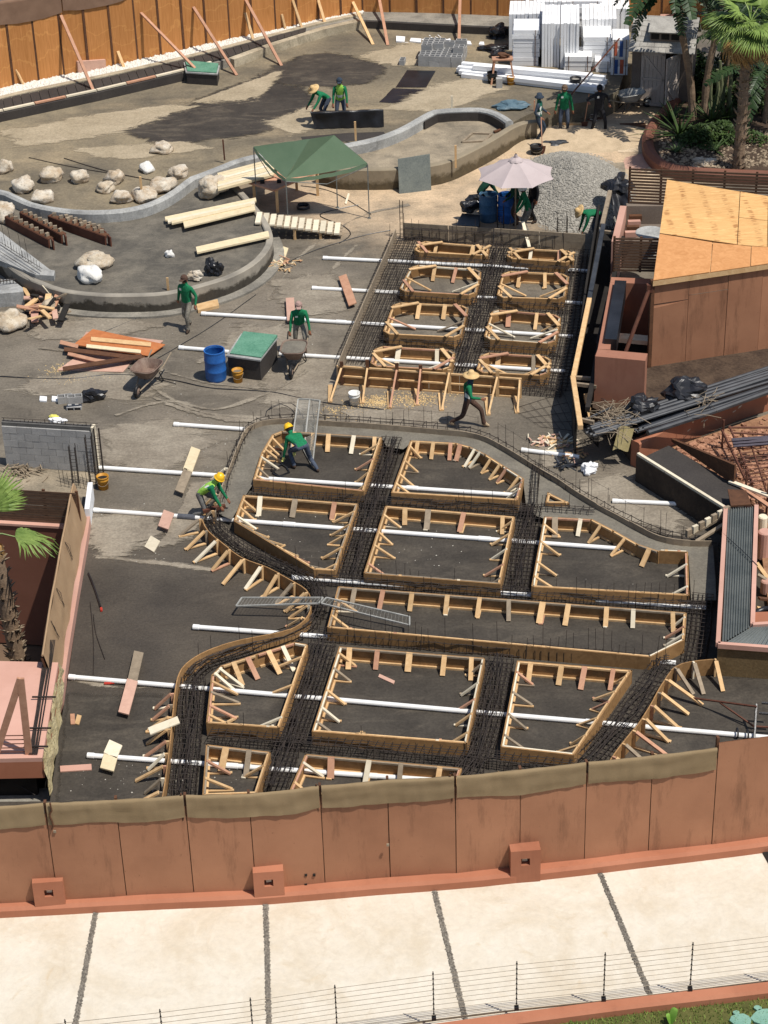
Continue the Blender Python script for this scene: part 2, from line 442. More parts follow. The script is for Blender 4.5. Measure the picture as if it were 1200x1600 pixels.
m_ground = ground_mat(); m_slab = slab_mat()
m_cem = cement_mat('grey_cement', S(116, 112, 104), S(150, 144, 132), S(84, 80, 74), .5)
m_cem2 = cement_mat('terrace_cement', S(82, 78, 71), S(116, 109, 97), S(70, 67, 62), .6)
m_isl = cement_mat('island_cement', S(122, 112, 96), S(160, 146, 124), S(98, 92, 80), .5)
m_kerb = cement_mat('pale_kerb_cement', S(140, 140, 138), S(176, 175, 170), S(112, 110, 106), .5)
m_wet = cement_mat('fresh_concrete', S(100, 95, 86), S(122, 116, 104), S(88, 83, 75), .35)
m_tar = tarred_wall_mat(); m_moss = tan_wall_mat()
m_salm = stucco_mat('salmon_stucco', S(158, 101, 75), S(171, 113, 86), .22)
m_panel = stucco_mat('salmon_painted_ply', S(157, 110, 82), S(170, 121, 91), .7)
m_pink = stucco_mat('pink_stucco', S(186, 143, 126), S(197, 154, 137), .12)
m_maroon = stucco_mat('brown_stucco', S(120, 78, 62), S(130, 87, 70), .1)
m_walk = walk_mat()
m_orange = ply_mat('orange_fence_ply', S(172, 114, 60), S(196, 136, 80), False)
m_roof = roof_ply_mat()
m_pine = wood_mat('pine_timber', S(190, 152, 106), S(216, 182, 136))
m_pink_w = wood_mat('reddish_timber', S(170, 124, 98), S(192, 148, 120))
m_pale_w = wood_mat('pale_timber', S(208, 196, 170), S(226, 214, 190))
m_board = wood_mat('form_board', S(138, 104, 66), S(170, 132, 88), .35, .4)
m_brown = wood_mat('brown_timber', S(78, 52, 36), S(104, 70, 48), .25)
m_grey_w = wood_mat('weathered_timber', S(128, 114, 96), S(160, 144, 122), .25)
m_redply = wood_mat('red_film_ply', S(176, 104, 60), S(196, 124, 76), .2)
m_pinkply = wood_mat('pink_ply', S(184, 146, 128), S(200, 162, 142), .2)
m_slat = wood_mat('brown_slat', S(84, 64, 50), S(106, 82, 64), .2, .1)
WOODS = [m_pine, m_pine, m_pine, m_pink_w, m_pine, m_pale_w, m_grey_w]
m_bar = M2('rusty_rebar', S(42, 38, 37), S(66, 57, 51), 4, .7, .2, 60, .003, .1, metal=.2)
m_rust = M2('rusty_steel', S(78, 46, 36), S(104, 66, 50), 3, .75, .3, 40, .004, .15)
m_pvc = M2('white_pvc', S(232, 231, 226), S(240, 239, 236), 3, .35, .05, 20, .002, .04, spec=.5, fine=.06)
m_foam = M2('white_foam', S(226, 226, 226), S(236, 236, 236), 2, .8, .2, 30, .004, .08, fine=.08)
m_blackp = M2('black_plastic', S(22, 22, 24), S(38, 38, 42), 2, .38, .3, 14, .02, .1, spec=.5, fine=.1)
m_hdpe = M2('black_hdpe_pipe', S(44, 46, 50), S(66, 68, 72), 2, .45, .1, 30, .004, .2, spec=.5, fine=.1)
m_void = M2('near_black', S(30, 27, 25), S(44, 40, 36), 2, .9)  # plain near-black for openings, insides and dark parts
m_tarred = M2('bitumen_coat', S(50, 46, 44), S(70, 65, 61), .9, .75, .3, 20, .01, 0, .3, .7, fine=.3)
m_mesh = cloth_mat('olive_shade_cloth', S(136, 116, 86), S(144, 124, 94))
m_mesh2 = cloth_mat('tan_shade_cloth', S(150, 122, 92), S(170, 142, 110))
m_mesh3 = cloth_mat('brown_shade_cloth', S(118, 92, 74), S(138, 110, 90))
m_white_g = M2('white_gravel', S(206, 200, 188), S(230, 226, 216), 12, .9, .6, 30, .03, 0, fine=.3)
m_grav = M2('grey_gravel', S(142, 138, 129), S(192, 186, 174), 9, .9, .5, 40, .02, .5)
m_peb = M2('dark_pebble', S(70, 66, 60), S(146, 138, 126), 22, .7, .3, 60, .004, .2)
m_boul = None

# ================================================================== THE SETTING
mb = MB(); mb.sheet([V((-300, -40, 0)), V((300, -40, 0)), V((300, 500, 0)), V((-300, 500, 0))], -3.2)
struct(mb, 'ground', M2('lower_ground', S(92, 74, 60), S(120, 98, 78), .5, .9))
SLAB = [(78, 1252), (92, 1150), (106, 1062), (138, 832), (141, 792), (-500, 776), (-900, -60), (700, -240), (2100, -160), (2300, 900), (2300, 1900), (-700, 1900), (-700, 1258)]
mb = MB(); mb.prism([G(x, y, 0) for x, y in SLAB], -3.15, 0.0)
struct(mb, 'site_slab', m_ground)

# --- upper floors, kerbs and pool walls -----------------------------------
W1 = [(-60, 372), (0, 402), (33, 427), (67, 442), (100, 453), (150, 459), (200, 460), (260, 457), (317, 444), (360, 430), (390, 414), (410, 396), (421, 374), (414, 348), (398, 325), (376, 300), (362, 284)]
K2 = [(-60, 294), (0, 298), (20, 305), (50, 318), (83, 325), (117, 329), (150, 330), (187, 328), (220, 322), (247, 312), (273, 297), (300, 277), (317, 271), (350, 258), (377, 248), (430, 237), (480, 234), (510, 232), (540, 227), (587, 217), (627, 202), (663, 182), (680, 174), (700, 172), (750, 171), (777, 178), (796, 190)]
w1 = smooth_line([Z0(p) for p in GS(W1, .6)], .3)
k2 = smooth_line([Z0(p) for p in GS(K2, .85)], .3)
UP = 0.75
up_edge = [Z0(G(x, y, UP)) for x, y in [(815, 184), (836, 174), (870, 166), (910, 160), (945, 153), (966, 142), (975, 115), (1000, 85), (1075, 60), (1080, -10), (800, -20), (500, -20), (100, 60), (-140, 130), (-160, 296)]]
mb = MB(); mb.prism(k2 + up_edge, .02, UP); struct(mb, 'pool_floor', m_slab)
t1 = list(w1) + [p for p in reversed(k2) if PR(Z0(p, .85))[0] < 372]
mb = MB(); mb.prism(t1, .01, .5); struct(mb, 'terrace_floor', m_cem2)
mb = MB(); wallstrip(mb, w1, 0.0, .60, .22, bev=.03)
solo(mb, 'pool_wall', m_tar, 'curved grey pool wall brushed black along its foot, on the left terrace', 'wall', smooth=False)
mb = MB(); wallstrip(mb, w1, 0.0, .07, .55, off=.16); struct(mb, 'footing', m_cem)
a = [p for p in k2 if PR(Z0(p, .85))[0] < 420]; b = [p for p in k2 if PR(Z0(p, .85))[0] > 415]
mb = MB(); wallstrip(mb, a, .3, .86, .27, bev=.07)
solo(mb, 'kerb_wall', m_kerb, 'wavy pale cement kerb running in front of the scattered boulders', 'kerb')
mb = MB(); wallstrip(mb, b, .3, .88, .30, bev=.06)
solo(mb, 'kerb_wall', m_kerb, 'pale cement kerb curving from behind the green canopy to the back of the island basin', 'kerb')
# the island basin
IS = [(502, 254), (527, 262), (567, 263), (617, 262), (670, 257), (700, 250), (733, 235), (767, 217), (800, 197), (820, 190), (838, 188)]
isl = smooth_line([Z0(p) for p in GS(IS, .72)], .3)
ipoly = isl + [p for p in reversed(k2) if PR(Z0(p, .85))[0] > 505]
mb = MB(); mb.prism(ipoly, .01, .5); struct(mb, 'island_floor', m_isl)
mb = MB(); wallstrip(mb, isl, 0, .72, .26, bev=.04)
solo(mb, 'basin_wall', m_moss, 'curved stained wall along the front of the teardrop shaped basin', 'wall')
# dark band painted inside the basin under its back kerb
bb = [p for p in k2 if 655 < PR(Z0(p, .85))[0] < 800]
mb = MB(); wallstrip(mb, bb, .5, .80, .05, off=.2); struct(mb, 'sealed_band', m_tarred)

# --- flat dark coatings on the upper floor
def flat(px, z, mat, name='bitumen_coating', h=.004):
    mb = MB(); mb.sheet([G(x, y, z) for x, y in px], z + h); return struct(mb, name, mat)
def coat_mat(name, a, b, dusty, k=.55, ragged=.5):
    """brushed-on coating whose edge is ragged and thin, dust lying over it"""
    t = NT(name); at = t.n('ShaderNodeAttribute', attribute_name='cover').outputs['Fac']
    c = t.mix(t.ramp(t.noise(.8, 7, .7), [(.35, 0.0), (.65, 1.0)]), a, b)
    c = t.mix(t.math('MULTIPLY', t.ramp(t.noise(1.1, 9, .75, stretch=(.4, 1.3, 1), dist=1.2), [(.5, 0.0), (.7, 1.0)]), k), c, dusty)
    c = t.speck(c, t.noise(15, 6, .75), .3); t.fin(c, .75, t.noise(9, 6, .7), .3, .015)
    m = t.n('ShaderNodeMixShader'); tr = t.n('ShaderNodeBsdfTransparent')
    e = t.math('ADD', at, t.math('MULTIPLY_ADD', t.noise(1.3, 9, .78, stretch=(.5, 1.2, 1), dist=1.0), 2 * ragged, -ragged))
    t.l(t.ramp(e, [(.30, 0.0), (.48, 1.0)]), m.inputs[0]); t.l(tr.outputs[0], m.inputs[1]); t.l(t.b.outputs[0], m.inputs[2]); t.l(m.outputs[0], t.out.inputs[0]); return t.m
LAYER = [0]
def coating(px, z, mat, rim=.8, h=.004, name='bitumen_coating'):
    LAYER[0] += 1; h += .0009 * (LAYER[0] % 24)
    P = GS(px, z); c = sum(P, V((0, 0, 0))) / len(P); n = len(P); mb = MB()
    out = [p + (p - c).normalized() * rim for p in P]; inn = [p - (p - c).normalized() * min(rim, .5 * (p - c).length) for p in P]
    vs = [Z0(p, z + h) for p in out + inn] + [Z0(c, z + h)]
    mb.add(vs, [(i, (i + 1) % n, n + (i + 1) % n, n + i) for i in range(n)] + [(n + i, n + (i + 1) % n, 2 * n) for i in range(n)])
    o = struct(mb, name, mat); at = o.data.attributes.new('cover', 'FLOAT', 'POINT'); at.data.foreach_set('value', [0.0] * n + [1.0] * (n + 1)); return o
m_coat = coat_mat('bitumen_brushed', S(50, 46, 42), S(70, 64, 57), S(122, 110, 94))
m_coat2 = coat_mat('slab_sealer', S(54, 49, 43), S(73, 67, 59), S(108, 99, 86), .4, .35)
m_dust = coat_mat('dried_slurry', S(122, 112, 98), S(150, 140, 124), S(100, 91, 78), .5, 1.1)
def ribbon(px, wd, mat, z=0.0, h=.006, name='drag_mark'):
    LAYER[0] += 1; h += .0009 * (LAYER[0] % 24)
    L = smooth_line([Z0(p, z + h) for p in GS(px, z)], .3); mb = MB(); vs = []; n = len(L)
    for i, p in enumerate(L): s_ = side(L, i); vs += [p - s_ * wd, p, p + s_ * wd]
    mb.add(vs, sum([[(i * 3, i * 3 + 1, i * 3 + 4, i * 3 + 3), (i * 3 + 1, i * 3 + 2, i * 3 + 5, i * 3 + 4)] for i in range(n - 1)], []))
    o = struct(mb, name, mat); at = o.data.attributes.new('cover', 'FLOAT', 'POINT'); at.data.foreach_set('value', [0.0, .55, 0.0] * n); return o
m_smear = coat_mat('pale_smear', S(152, 138, 114), S(174, 159, 134), S(140, 126, 104), .5, .9)
coating([(193, 202), (240, 182), (333, 150), (400, 126), (412, 130), (470, 138), (478, 150), (480, 166), (440, 192), (400, 206), (330, 216), (260, 224)], UP, m_coat)
coating([(402, 122), (440, 104), (477, 87), (510, 85), (545, 88), (575, 99), (596, 108), (580, 122), (560, 130), (520, 134), (480, 132), (430, 126)], UP, m_coat)
flat([(470, 214), (540, 208), (600, 206), (602, 210), (560, 220), (520, 222), (474, 222)], UP, m_tarred)
for px in ([(0, 205), (120, 188), (260, 165), (300, 168), (180, 205), (40, 225)], [(300, 160), (420, 118), (440, 112), (400, 150)], [(600, 170), (680, 140), (760, 120), (780, 140), (700, 168)], [(120, 232), (260, 226), (330, 232), (200, 246)], [(430, 190), (480, 172), (520, 190), (460, 206)], [(560, 90), (640, 70), (720, 84), (640, 100)]):
    coating(px, UP, m_smear, .9, .007, 'cement_smear')
flat([(618, 214), (700, 178), (745, 196), (690, 230), (630, 240)], .5, m_isl, 'cement_patch')

for px, rm in (([(40, 590), (150, 585), (260, 600), (200, 625), (60, 612)], .9), ([(170, 680), (260, 660), (330, 690), (250, 730), (180, 720)], .9), ([(430, 590), (520, 560), (535, 600), (470, 640), (420, 625)], .8), ([(540, 640), (640, 645), (700, 655), (640, 662), (545, 655)], .5), ([(850, 700), (900, 690), (900, 720), (850, 730)], .5), ([(900, 760), (980, 750), (1060, 800), (1050, 830), (960, 800)], .7), ([(150, 815), (220, 800), (240, 840), (180, 860), (150, 850)], .7), ([(330, 560), (380, 510), (470, 520), (440, 540)], .7), ([(430, 440), (520, 430), (540, 480), (450, 500)], .8), ([(60, 500), (150, 500), (260, 510), (140, 525), (60, 530)], .7), ([(300, 760), (330, 755), (300, 840), (250, 850)], .5)):
    coating(px, 0, m_dust, rm, .005, 'dried_slurry')
for px in ([(230, 600), (300, 640), (400, 655), (520, 648)], [(240, 622), (320, 650), (420, 662)], [(180, 650), (260, 628), (340, 640), (430, 610), (480, 580)], [(60, 545), (180, 560), (330, 600), (470, 610)], [(420, 520), (480, 470), (520, 420), (560, 380)], [(360, 560), (450, 500), (520, 460)], [(150, 870), (250, 880), (330, 890)], [(110, 1060), (190, 1075), (270, 1070)], [(900, 770), (1000, 800), (1090, 830)], [(420, 470), (470, 400), (560, 340), (640, 320)]):
    ribbon(px, .16, m_dust)
# --- back wall, deck, gravel strip and the far fence
RW = [(-90, 200), (-40, 186), (0, 176), (150, 144), (283, 113), (360, 92), (420, 70), (500, 45), (540, 36), (562, 31), (572, 31), (650, 35), (745, 40), (840, 44)]
FE = [(-90, 165), (25, 133), (100, 118), (187, 101), (267, 83), (345, 65), (420, 50), (493, 33), (567, 18)]
FE2 = [(567, 18), (700, 21), (800, 25), (1000, 38), (1120, 48)]
DK = 1.05
rw = [Z0(p) for p in GS(RW, DK)]; fe = [Z0(p) for p in GS(FE, DK)]; fe2 = [Z0(p) for p in GS(FE2, DK)]
mb = MB(); mb.prism(rw + [fe2[3], fe2[2], fe2[1], fe2[0]] + fe[::-1], .5, DK); struct(mb, 'deck_base', m_cem)
m_rockw = cement_mat('rough_cream_wall', S(150, 138, 116), S(186, 174, 150), S(96, 88, 74), .6)
mb = MB(); wallstrip(mb, rw[:5], .5, DK + .01, .10, off=.08)
solo(mb, 'retaining_wall', m_tarred, 'low black coated wall edging the plank deck along the left fence', 'wall')
mb = MB(); wallstrip(mb, rw[5:10], .5, DK + .02, .3, off=.05)
solo(mb, 'retaining_wall', m_rockw, 'rough cream wall edging the pool floor below the far corner fence', 'wall')
mb = MB(); wallstrip(mb, rw[10:], .5, DK - .02, .1, off=.08)
solo(mb, 'retaining_wall', m_tarred, 'black coated low wall below the back fence, by the foam stacks', 'wall')
def between(pa, pb, t): return pa + (pb - pa) * t
def lerpline(L, t):
    """point at share t of the length of a line"""
    tot = sum((b - a).length for a, b in zip(L, L[1:])); s_ = t * tot
    for a, b in zip(L, L[1:]):
        l = (b - a).length
        if s_ <= l: return a + (b - a) * (s_ / l if l else 0)
        s_ -= l
    return L[-1].copy()
rwl = rw[:10]
mb = MB()
for i in range(59):
    t0, t1_ = i / 60, (i + 1) / 60
    P = [between(lerpline(fe, t), lerpline(rwl, t), k) for t, k in ((t0, .02), (t1_, .02), (t1_, .34), (t0, .34))]
    mb.add([Z0(p, DK + .02 + .012 * noise.noise(p * 2)) for p in P], [(0, 1, 2, 3)])
def pebbles(mb, n, fn, s0, s1, mi=0):
    for i in range(n):
        c = fn(); r = R.uniform(s0, s1); a = R.uniform(0, 6.28)
        ca, sa = math.cos(a) * r, math.sin(a) * r; q = R.uniform(.6, 1.1); h = r * R.uniform(.45, .8)
        mb.add([c + V((ca, sa, 0)), c + V((-sa * q, ca * q, 0)), c + V((-ca, -sa, 0)), c + V((sa * q, -ca * q, 0)), c + V((ca * .3, sa * .3, h)), c - V((ca * .3, sa * .3, -h * .8))],
               [(0, 1, 4), (1, 5, 4), (1, 2, 5), (2, 3, 5), (3, 4, 5), (3, 0, 4)], mi)
def fg():
    t = R.random(); return Z0(between(lerpline(fe, t), lerpline(rwl, t), R.uniform(.01, .36)), DK + .02)
pebbles(mb, 3200, fg, .04, .09)
struct(mb, 'gravel_strip', m_white_g, kind='stuff')
kl = [between(lerpline(fe, i / 40), lerpline(rwl, i / 40), .42) for i in range(41)]
mb = MB(); wallstrip(mb, kl, DK - .05, DK + .07, .26); struct(mb, 'cream_kerb', m_rockw)
deck = thing('plank_deck', 'dark plank walkway with pale timber edge along the left fence', 'walkway', Z0(rw[3], DK))
n = 44
for i in range(n):
    t0, t1_ = i / n * .86, (i + .94) / n * .86
    P = [between(lerpline(fe, t), lerpline(rwl, t), k) for t, k in ((t0, .50), (t1_, .50), (t1_, .93), (t0, .93))]
    z = DK + .015 + R.uniform(0, .01)
    mb = MB(); mb.hexa([Z0(p, DK + .003) for p in P], [Z0(p, z + .03) for p in P]); part(mb, 'plank', m_tarred if i > 2 else m_brown, deck)
for i in range(9):
    t0, t1_ = i / 9 * .6, (i + .97) / 9 * .6
    mb = MB(); mb.beam(Z0(between(lerpline(fe, t0), lerpline(rwl, t0), .98), DK + .06), Z0(between(lerpline(fe, t1_), lerpline(rwl, t1_), .98), DK + .06), .12, .06); part(mb, 'edge_timber', m_pale_w if i % 3 else m_pink_w, deck)

def fence_run(line, n, H, name, label, mats, zb, posts=True, gap=.03):
    t = thing(name, label, 'fence', Z0(line[0], zb))
    for i in range(n):
        a = lerpline(line, (i + gap) / n); b = lerpline(line, (i + 1 - gap) / n)
        sd = V(((b - a).y, -(b - a).x, 0)).normalized()
        off = sd * R.uniform(-.02, .02)
        mb = MB(); hh = H + R.uniform(-.03, .03)
        mb.hexa([Z0(a - sd * .012 + off, zb), Z0(b - sd * .012 + off, zb), Z0(b + sd * .012 + off, zb), Z0(a + sd * .012 + off, zb)],
                [Z0(a - sd * .012 + off, zb + hh), Z0(b - sd * .012 + off, zb + hh), Z0(b + sd * .012 + off, zb + hh), Z0(a + sd * .012 + off, zb + hh)])
        part(mb, 'plywood_sheet', mats, t)
    if posts:
        for i in range(n + 1):
            a = lerpline(line, i / n); d = (lerpline(line, min(1, i / n + .01)) - lerpline(line, max(0, i / n - .01))).normalized()
            mb = MB(); mb.box(Z0(a, zb + H / 2), (.09, .05, H), math.atan2(d.y, d.x)); part(mb, 'post', m_brown, t)
    return t
m_edge = m_brown
ff = fence_run(fe, 18, 3.0, 'site_fence', 'long orange plywood fence with leaning timber props, its left part topped with brown cloth', m_orange, DK)
fr = fence_run(fe2, 13, 3.4, 'site_fence', 'orange plywood fence closing the far end behind the foam block stacks', m_orange, DK)
def cover(parent, line, t0, t1, ztop, drop, mat, nu=28, nv=7, sag=.1, out=.03, seed=0, both=True):
    """shade cloth folded over the top of a fence, sagging and creased"""
    mb = MB()
    def fn(u, v):
        p = lerpline(line, t0 + (t1 - t0) * u)
        q = lerpline(line, min(1, t0 + (t1 - t0) * u + .003)); p2 = lerpline(line, max(0, t0 + (t1 - t0) * u - .003))
        d = (q - p2).normalized(); sd = V((d.y, -d.x, 0))
        s_ = v * 2 - .35                                   # back flap, ridge, front drop
        z = ztop - (abs(s_) if s_ > 0 else -s_ * .8) * drop / 1.65
        sg = 4 * u * (1 - u)
        if s_ > 0: z -= sag * sg * s_ / 1.65 * (.7 + noise.noise(V((t0 * 30 + u * 2, seed, 0))))
        else: z -= .0
        z -= sag * .35 * sg * (1 - min(1, abs(s_)))
        wv = noise.noise(V((u * 7 + seed * 3.1, v * 2.2 + u * 3, seed))) * .022 + noise.noise(V((u * 2 + v * 5 + seed, v * 9, 1.7 + seed))) * .014 + noise.noise(V((u * 26 + seed, v * 3 + u * 8, 5.5))) * .010
        o = (out + wv) * (1 if s_ > 0 else -1) + (0 if abs(s_) > .06 else -out * .6)
        r = p + sd * o; return V((r.x, r.y, z))
    mb.grid(fn, nu, nv)
    o = part(mb, 'cloth_cover', mat, parent, smooth=True); return o
for i in range(4):
    cover(ff, fe, i * .145, (i + 1) * .145 - .002, DK + 3.25, .95 - .06 * i, m_mesh3, 24, 9, .16, .06, i)
# props
def prop(parent, x0, y0, x1, y1, zb, line=None, mat=None, w=.11, name='prop', lift=0.0):
    """timber prop: foot seen at x1,y1 on the level zb, head on the fence"""
    F = G(x1, y1, zb)
    L = line or fe; best = None
    for A, B in zip(L, L[1:]):
        q = OW(x0, y0, A, B); t = (Z0(q) - A).dot((B - A)) / (B - A).length_squared
        if -.02 <= t <= 1.02: best = q
    if best is None: best = OW(x0, y0, L[0], L[-1])
    mb = MB(); mb.beam(F, best, w, .05); return part(mb, name, mat or m_pink_w, parent)
for (x0, y0, x1, y1, zb, L, m) in [(95, 24, 146, 142, DK, fe, m_pink_w), (220, 20, 308, 110, UP + .42, fe, m_pink_w), (302, 11, 370, 118, UP, fe, m_pink_w),
        (384, 0, 440, 103, UP, fe, m_pink_w), (457, 0, 472, 45, DK, fe, m_pine), (497, 0, 508, 37, DK, fe, m_pine), (548, -4, 583, 70, UP, fe2, m_pine),
        (592, -5, 606, 71, UP, fe2, m_pink_w), (719, -8, 717, 75, UP, fe2, m_pink_w), (25, 108, 37, 133, DK, fe, m_pine), (184, 80, 194, 106, DK, fe, m_pine),
        (383, 20, 396, 63, DK, fe, m_pine), (440, 22, 446, 46, DK, fe, m_pine)]:
    prop(fr if L is fe2 else ff, x0, y0, x1, y1, zb, L, m)
mb = MB(); A, B = fe[1], fe[3]
P = [OW(x, y, A, B) for x, y in [(121, 114), (164, 107), (163, 92), (119, 95)]]
sd = V((.5, -.25, 0)); mb.hexa(P, [p + V((.06, -.1, 0)) for p in P])
solo(mb, 'plywood_offcut', m_pinkply, 'pinkish plywood offcut leaning on the foot of the orange fence', 'plywood')
# --- near walkway -----------------------------------------------------------
FB = [(-160, 1422), (0, 1412), (91, 1407), (198, 1400), (303, 1395), (400, 1391), (508, 1380), (610, 1369), (713, 1365), (812, 1353), (913, 1343), (1013, 1330), (1112, 1320), (1200, 1308), (1330, 1290), (1760, 1231)]
fb = [Z0(p) for p in GS(FB, .22)]
KF = [(-160, 1437), (0, 1428), (200, 1418), (397, 1410), (610, 1396), (800, 1378), (1000, 1353), (1200, 1327), (1330, 1310), (1760, 1253)]
kf = [Z0(p) for p in GS(KF, 0)]
BK = [(300, 1634), (560, 1609), (800, 1582), (1000, 1556), (1200, 1532), (1400, 1505), (1900, 1438)]
bk = [Z0(p) for p in GS(BK, .18)]
mb = MB()
low = [G(300, 1680), G(-160, 1800)]
wk = kf + bk[::-1] + low
mb.sheet(wk, .006); struct(mb, 'walkway', m_walk)
mb = MB(); kc = smooth_line([between(lerpline(kf, i / 24), lerpline(fb, i / 24), .5) for i in range(25)], .6)
wallstrip(mb, kc, 0, .23, .30, bev=.06); struct(mb, 'kerb', m_salm)
for i, (a, b) in enumerate([((150, 1424), (116, 1612)), ((415, 1409), (421, 1620)), ((678, 1389), (730, 1606)), ((936, 1361), (1016, 1556))]):
    A, B = G(*a), G(*b); d = (B - A).normalized(); sd = V((d.y, -d.x, 0))
    mb = MB(); mb.add([Z0(A - sd * .042, .010), Z0(B - sd * .042, .010), Z0(B + sd * .042, .010), Z0(A + sd * .042, .010)], [(0, 1, 2, 3)], 0)
    pebbles(mb, int((B - A).length * 260), lambda: Z0(A + (B - A) * R.random() + sd * R.uniform(-.045, .045), .011), .016, .032, 0)
    struct(mb, 'pebble_strip', m_peb, kind='stuff')
# small drain opening at the right edge of the walkway
mb = MB(); mb.prism([G(x, y) for x, y in [(1191, 1333), (1212, 1330), (1214, 1349), (1201, 1351)]], .007, .03); 
solo(mb, 'drain_cover', m_void, 'dark drain opening at the right edge of the cream walkway', 'drain')

# the near hoarding: salmon plywood with shade cloth folded over the top
nf = thing('hoarding', 'salmon painted plywood hoarding across the foreground, topped with olive shade cloth', 'fence', Z0(fb[6]))
JX = [-10, 91, 198, 303, 400, 508, 610, 713, 812, 913, 1013, 1112]
fbi = [Z0(G(-160, 1422, .22))] + [fb[i] for i in (1, 2, 3, 4, 5, 6, 7, 8, 9, 10, 11, 12)]
fbi += [fb[12] + (fb[14] - fb[12]).normalized() * 1.24 * k for k in range(1, 7)]
ZT = 2.35
for i in range(18):
    a, b = fbi[i], fbi[i + 1]; d = (b - a).normalized(); sd = V((d.y, -d.x, 0)); g_ = d * .008
    ht = ZT if i < 12 else 2.72
    bow = R.uniform(-.02, .02)
    mb = MB()
    def fn(u, v, a=a + g_, b=b - g_, ht=ht, bow=bow, sd=sd):
        p = a + (b - a) * u + sd * (bow * 4 * v * (1 - v) + .012 * noise.noise(V((u * 2 + i * 5, v * 3, 0)))); return V((p.x, p.y, .02 + v * (ht - .02)))
    mb.grid(fn, 6, 8); o = len(mb.v)
    mb.grid(lambda u, v: fn(u, v) - sd * .02, 6, 8)
    part(mb, 'plywood_sheet', m_panel, nf, smooth=False)
    mb = MB(); mb.beam(Z0(a - sd * .07, 0), Z0(a - sd * .07, ht + (.25 if i < 12 else .1)), .09, .05, up=d); part(mb, 'post', m_brown, nf)
cu = [0, 2, 4, 6, 8, 12]
tot = [0.0]
for a, b in zip(fbi[:13], fbi[1:13]): tot.append(tot[-1] + (b - a).length)
for i, (a, b) in enumerate([(0, 2), (2, 4), (4, 6), (6, 8), (8, 10), (10, 12)]):
    cover(nf, fbi[:13], tot[a] / tot[-1] + .0015, tot[b] / tot[-1] - .0015, ZT + .28, .52, m_mesh, 44, 10, .10, .035, i + 10)
for x in (85, 290, 500, 706):
    A = G(x, 1400, .22)
    p = Z0(OW(x, 1300, fb[1], fb[9]))
    mb = MB(); pts = [p + V((.0, -.09, ZT + .3 - k * .09)) + V((R.uniform(-.03, .03), 0, 0)) for k in range(8)]; mb.tube(pts, .018, 5); part(mb, 'tie_rope', m_brown, nf)
for x, y in [(86, 1297), (606, 1318), (478, 1365), (491, 1365), (478, 1380)]:
    p = OW(x, y, fb[3], fb[8]) if x > 300 else OW(x, y, fb[1], fb[3])
    mb = MB(); mb.box(p + V((0, -.04, 0)), (.05, .03, .05)); part(mb, 'bolt_plate', m_grey_w if y < 1330 else m_void, nf)
for i, (x, y) in enumerate([(80, 1424), (421, 1408), (819, 1375)]):
    c = G(x, y, 0); a = math.atan2((kf[6] - kf[1]).y, (kf[6] - kf[1]).x)
    t = thing('bollard_light', ['left', 'middle', 'right'][i] + 'most of the three square salmon light boxes along the hoarding kerb', 'light box', c + V((0, .22, 0)), 'light boxes along the kerb')
    t.rotation_euler = (0, 0, a)
    W, D, H_ = .58, .60, .80; r_ = .085; zc = .52; y0 = -D / 2
    mb = MB()
    # body with a square niche in its front
    o = [(-W / 2, y0, 0), (W / 2, y0, 0), (W / 2, y0, H_), (-W / 2, y0, H_)]; q = [(-r_, y0, zc - r_), (r_, y0, zc - r_), (r_, y0, zc + r_), (-r_, y0, zc + r_)]
    b_ = [(x_, y0 + .16, z_) for x_, _, z_ in q]; k = [(x_, D / 2, z_) for x_, _, z_ in o]
    mb.add(o + q + b_ + k, [(0, 1, 5, 4), (1, 2, 6, 5), (2, 3, 7, 6), (3, 0, 4, 7), (4, 5, 9, 8), (5, 6, 10, 9), (6, 7, 11, 10), (7, 4, 8, 11), (8, 9, 10, 11), (1, 13, 14, 2), (3, 2, 14, 15), (0, 3, 15, 12), (12, 15, 14, 13)])
    body = part(mb, 'body', m_salm, t, local=True)
    mb = MB(); mb.box((0, y0 + .13, zc - .04), (.1, .04, .06)); part(mb, 'lens', m_pale_w, t, local=True)

# bottom kerb, wire fence, lawn
mb = MB(); wallstrip(mb, smooth_line([Z0(G(x, y, .18)) for x, y in [(200, 1660), (560, 1622), (800, 1590), (1000, 1564), (1200, 1541), (1420, 1512), (1900, 1448)]], .6), 0, .2, .28, bev=.05); struct(mb, 'kerb', m_salm)
kb = [Z0(G(x, y, .18)) for x, y in [(200, 1660), (560, 1622), (800, 1590), (1000, 1564), (1200, 1541), (1420, 1512), (1900, 1448)]]
wf = thing('wire_fence', 'low fence of thin black posts and taut wires along the bottom of the walkway', 'fence', kb[1])
PX = [(-50, 1690, 1572), (112, 1668, 1555), (258, 1652, 1545), (397, 1634, 1536), (527, 1614, 1528), (678, 1593, 1513), (807, 1577, 1503), (943, 1563, 1492), (1078, 1547, 1475), (1215, 1530, 1458), (1350, 1515, 1440), (1490, 1496, 1420), (1630, 1477, 1400)]
tops = []
m_blk = M2('black_steel', S(26, 26, 27), S(40, 40, 42), 5, .5, .1, 40, .002, 0)
m_wire = M2('steel_wire', S(120, 108, 92), S(150, 138, 120), 5, .4, .1, 40, .002, 0, metal=.5)
for x, y, yt in PX:
    b = G(x, y, .2); h = 1.15
    mb = MB(); mb.beam(b, b + V((0, 0, h)), .018, .018, up=(0, 1, 0)); mb.box(b + V((0, 0, .04)), (.08, .08, .07)); po = part(mb, 'post', m_blk, wf)
    mb = MB()
    for k in range(9): mb.box(b + V((0, 0, .13 + k * .12)), (.032, .032, .02))
    q = link('insulators', mb.mesh('insulators', m_blk, ORG[wf.name]), po); q['kind'] = 'stuff'
    tops.append(b)
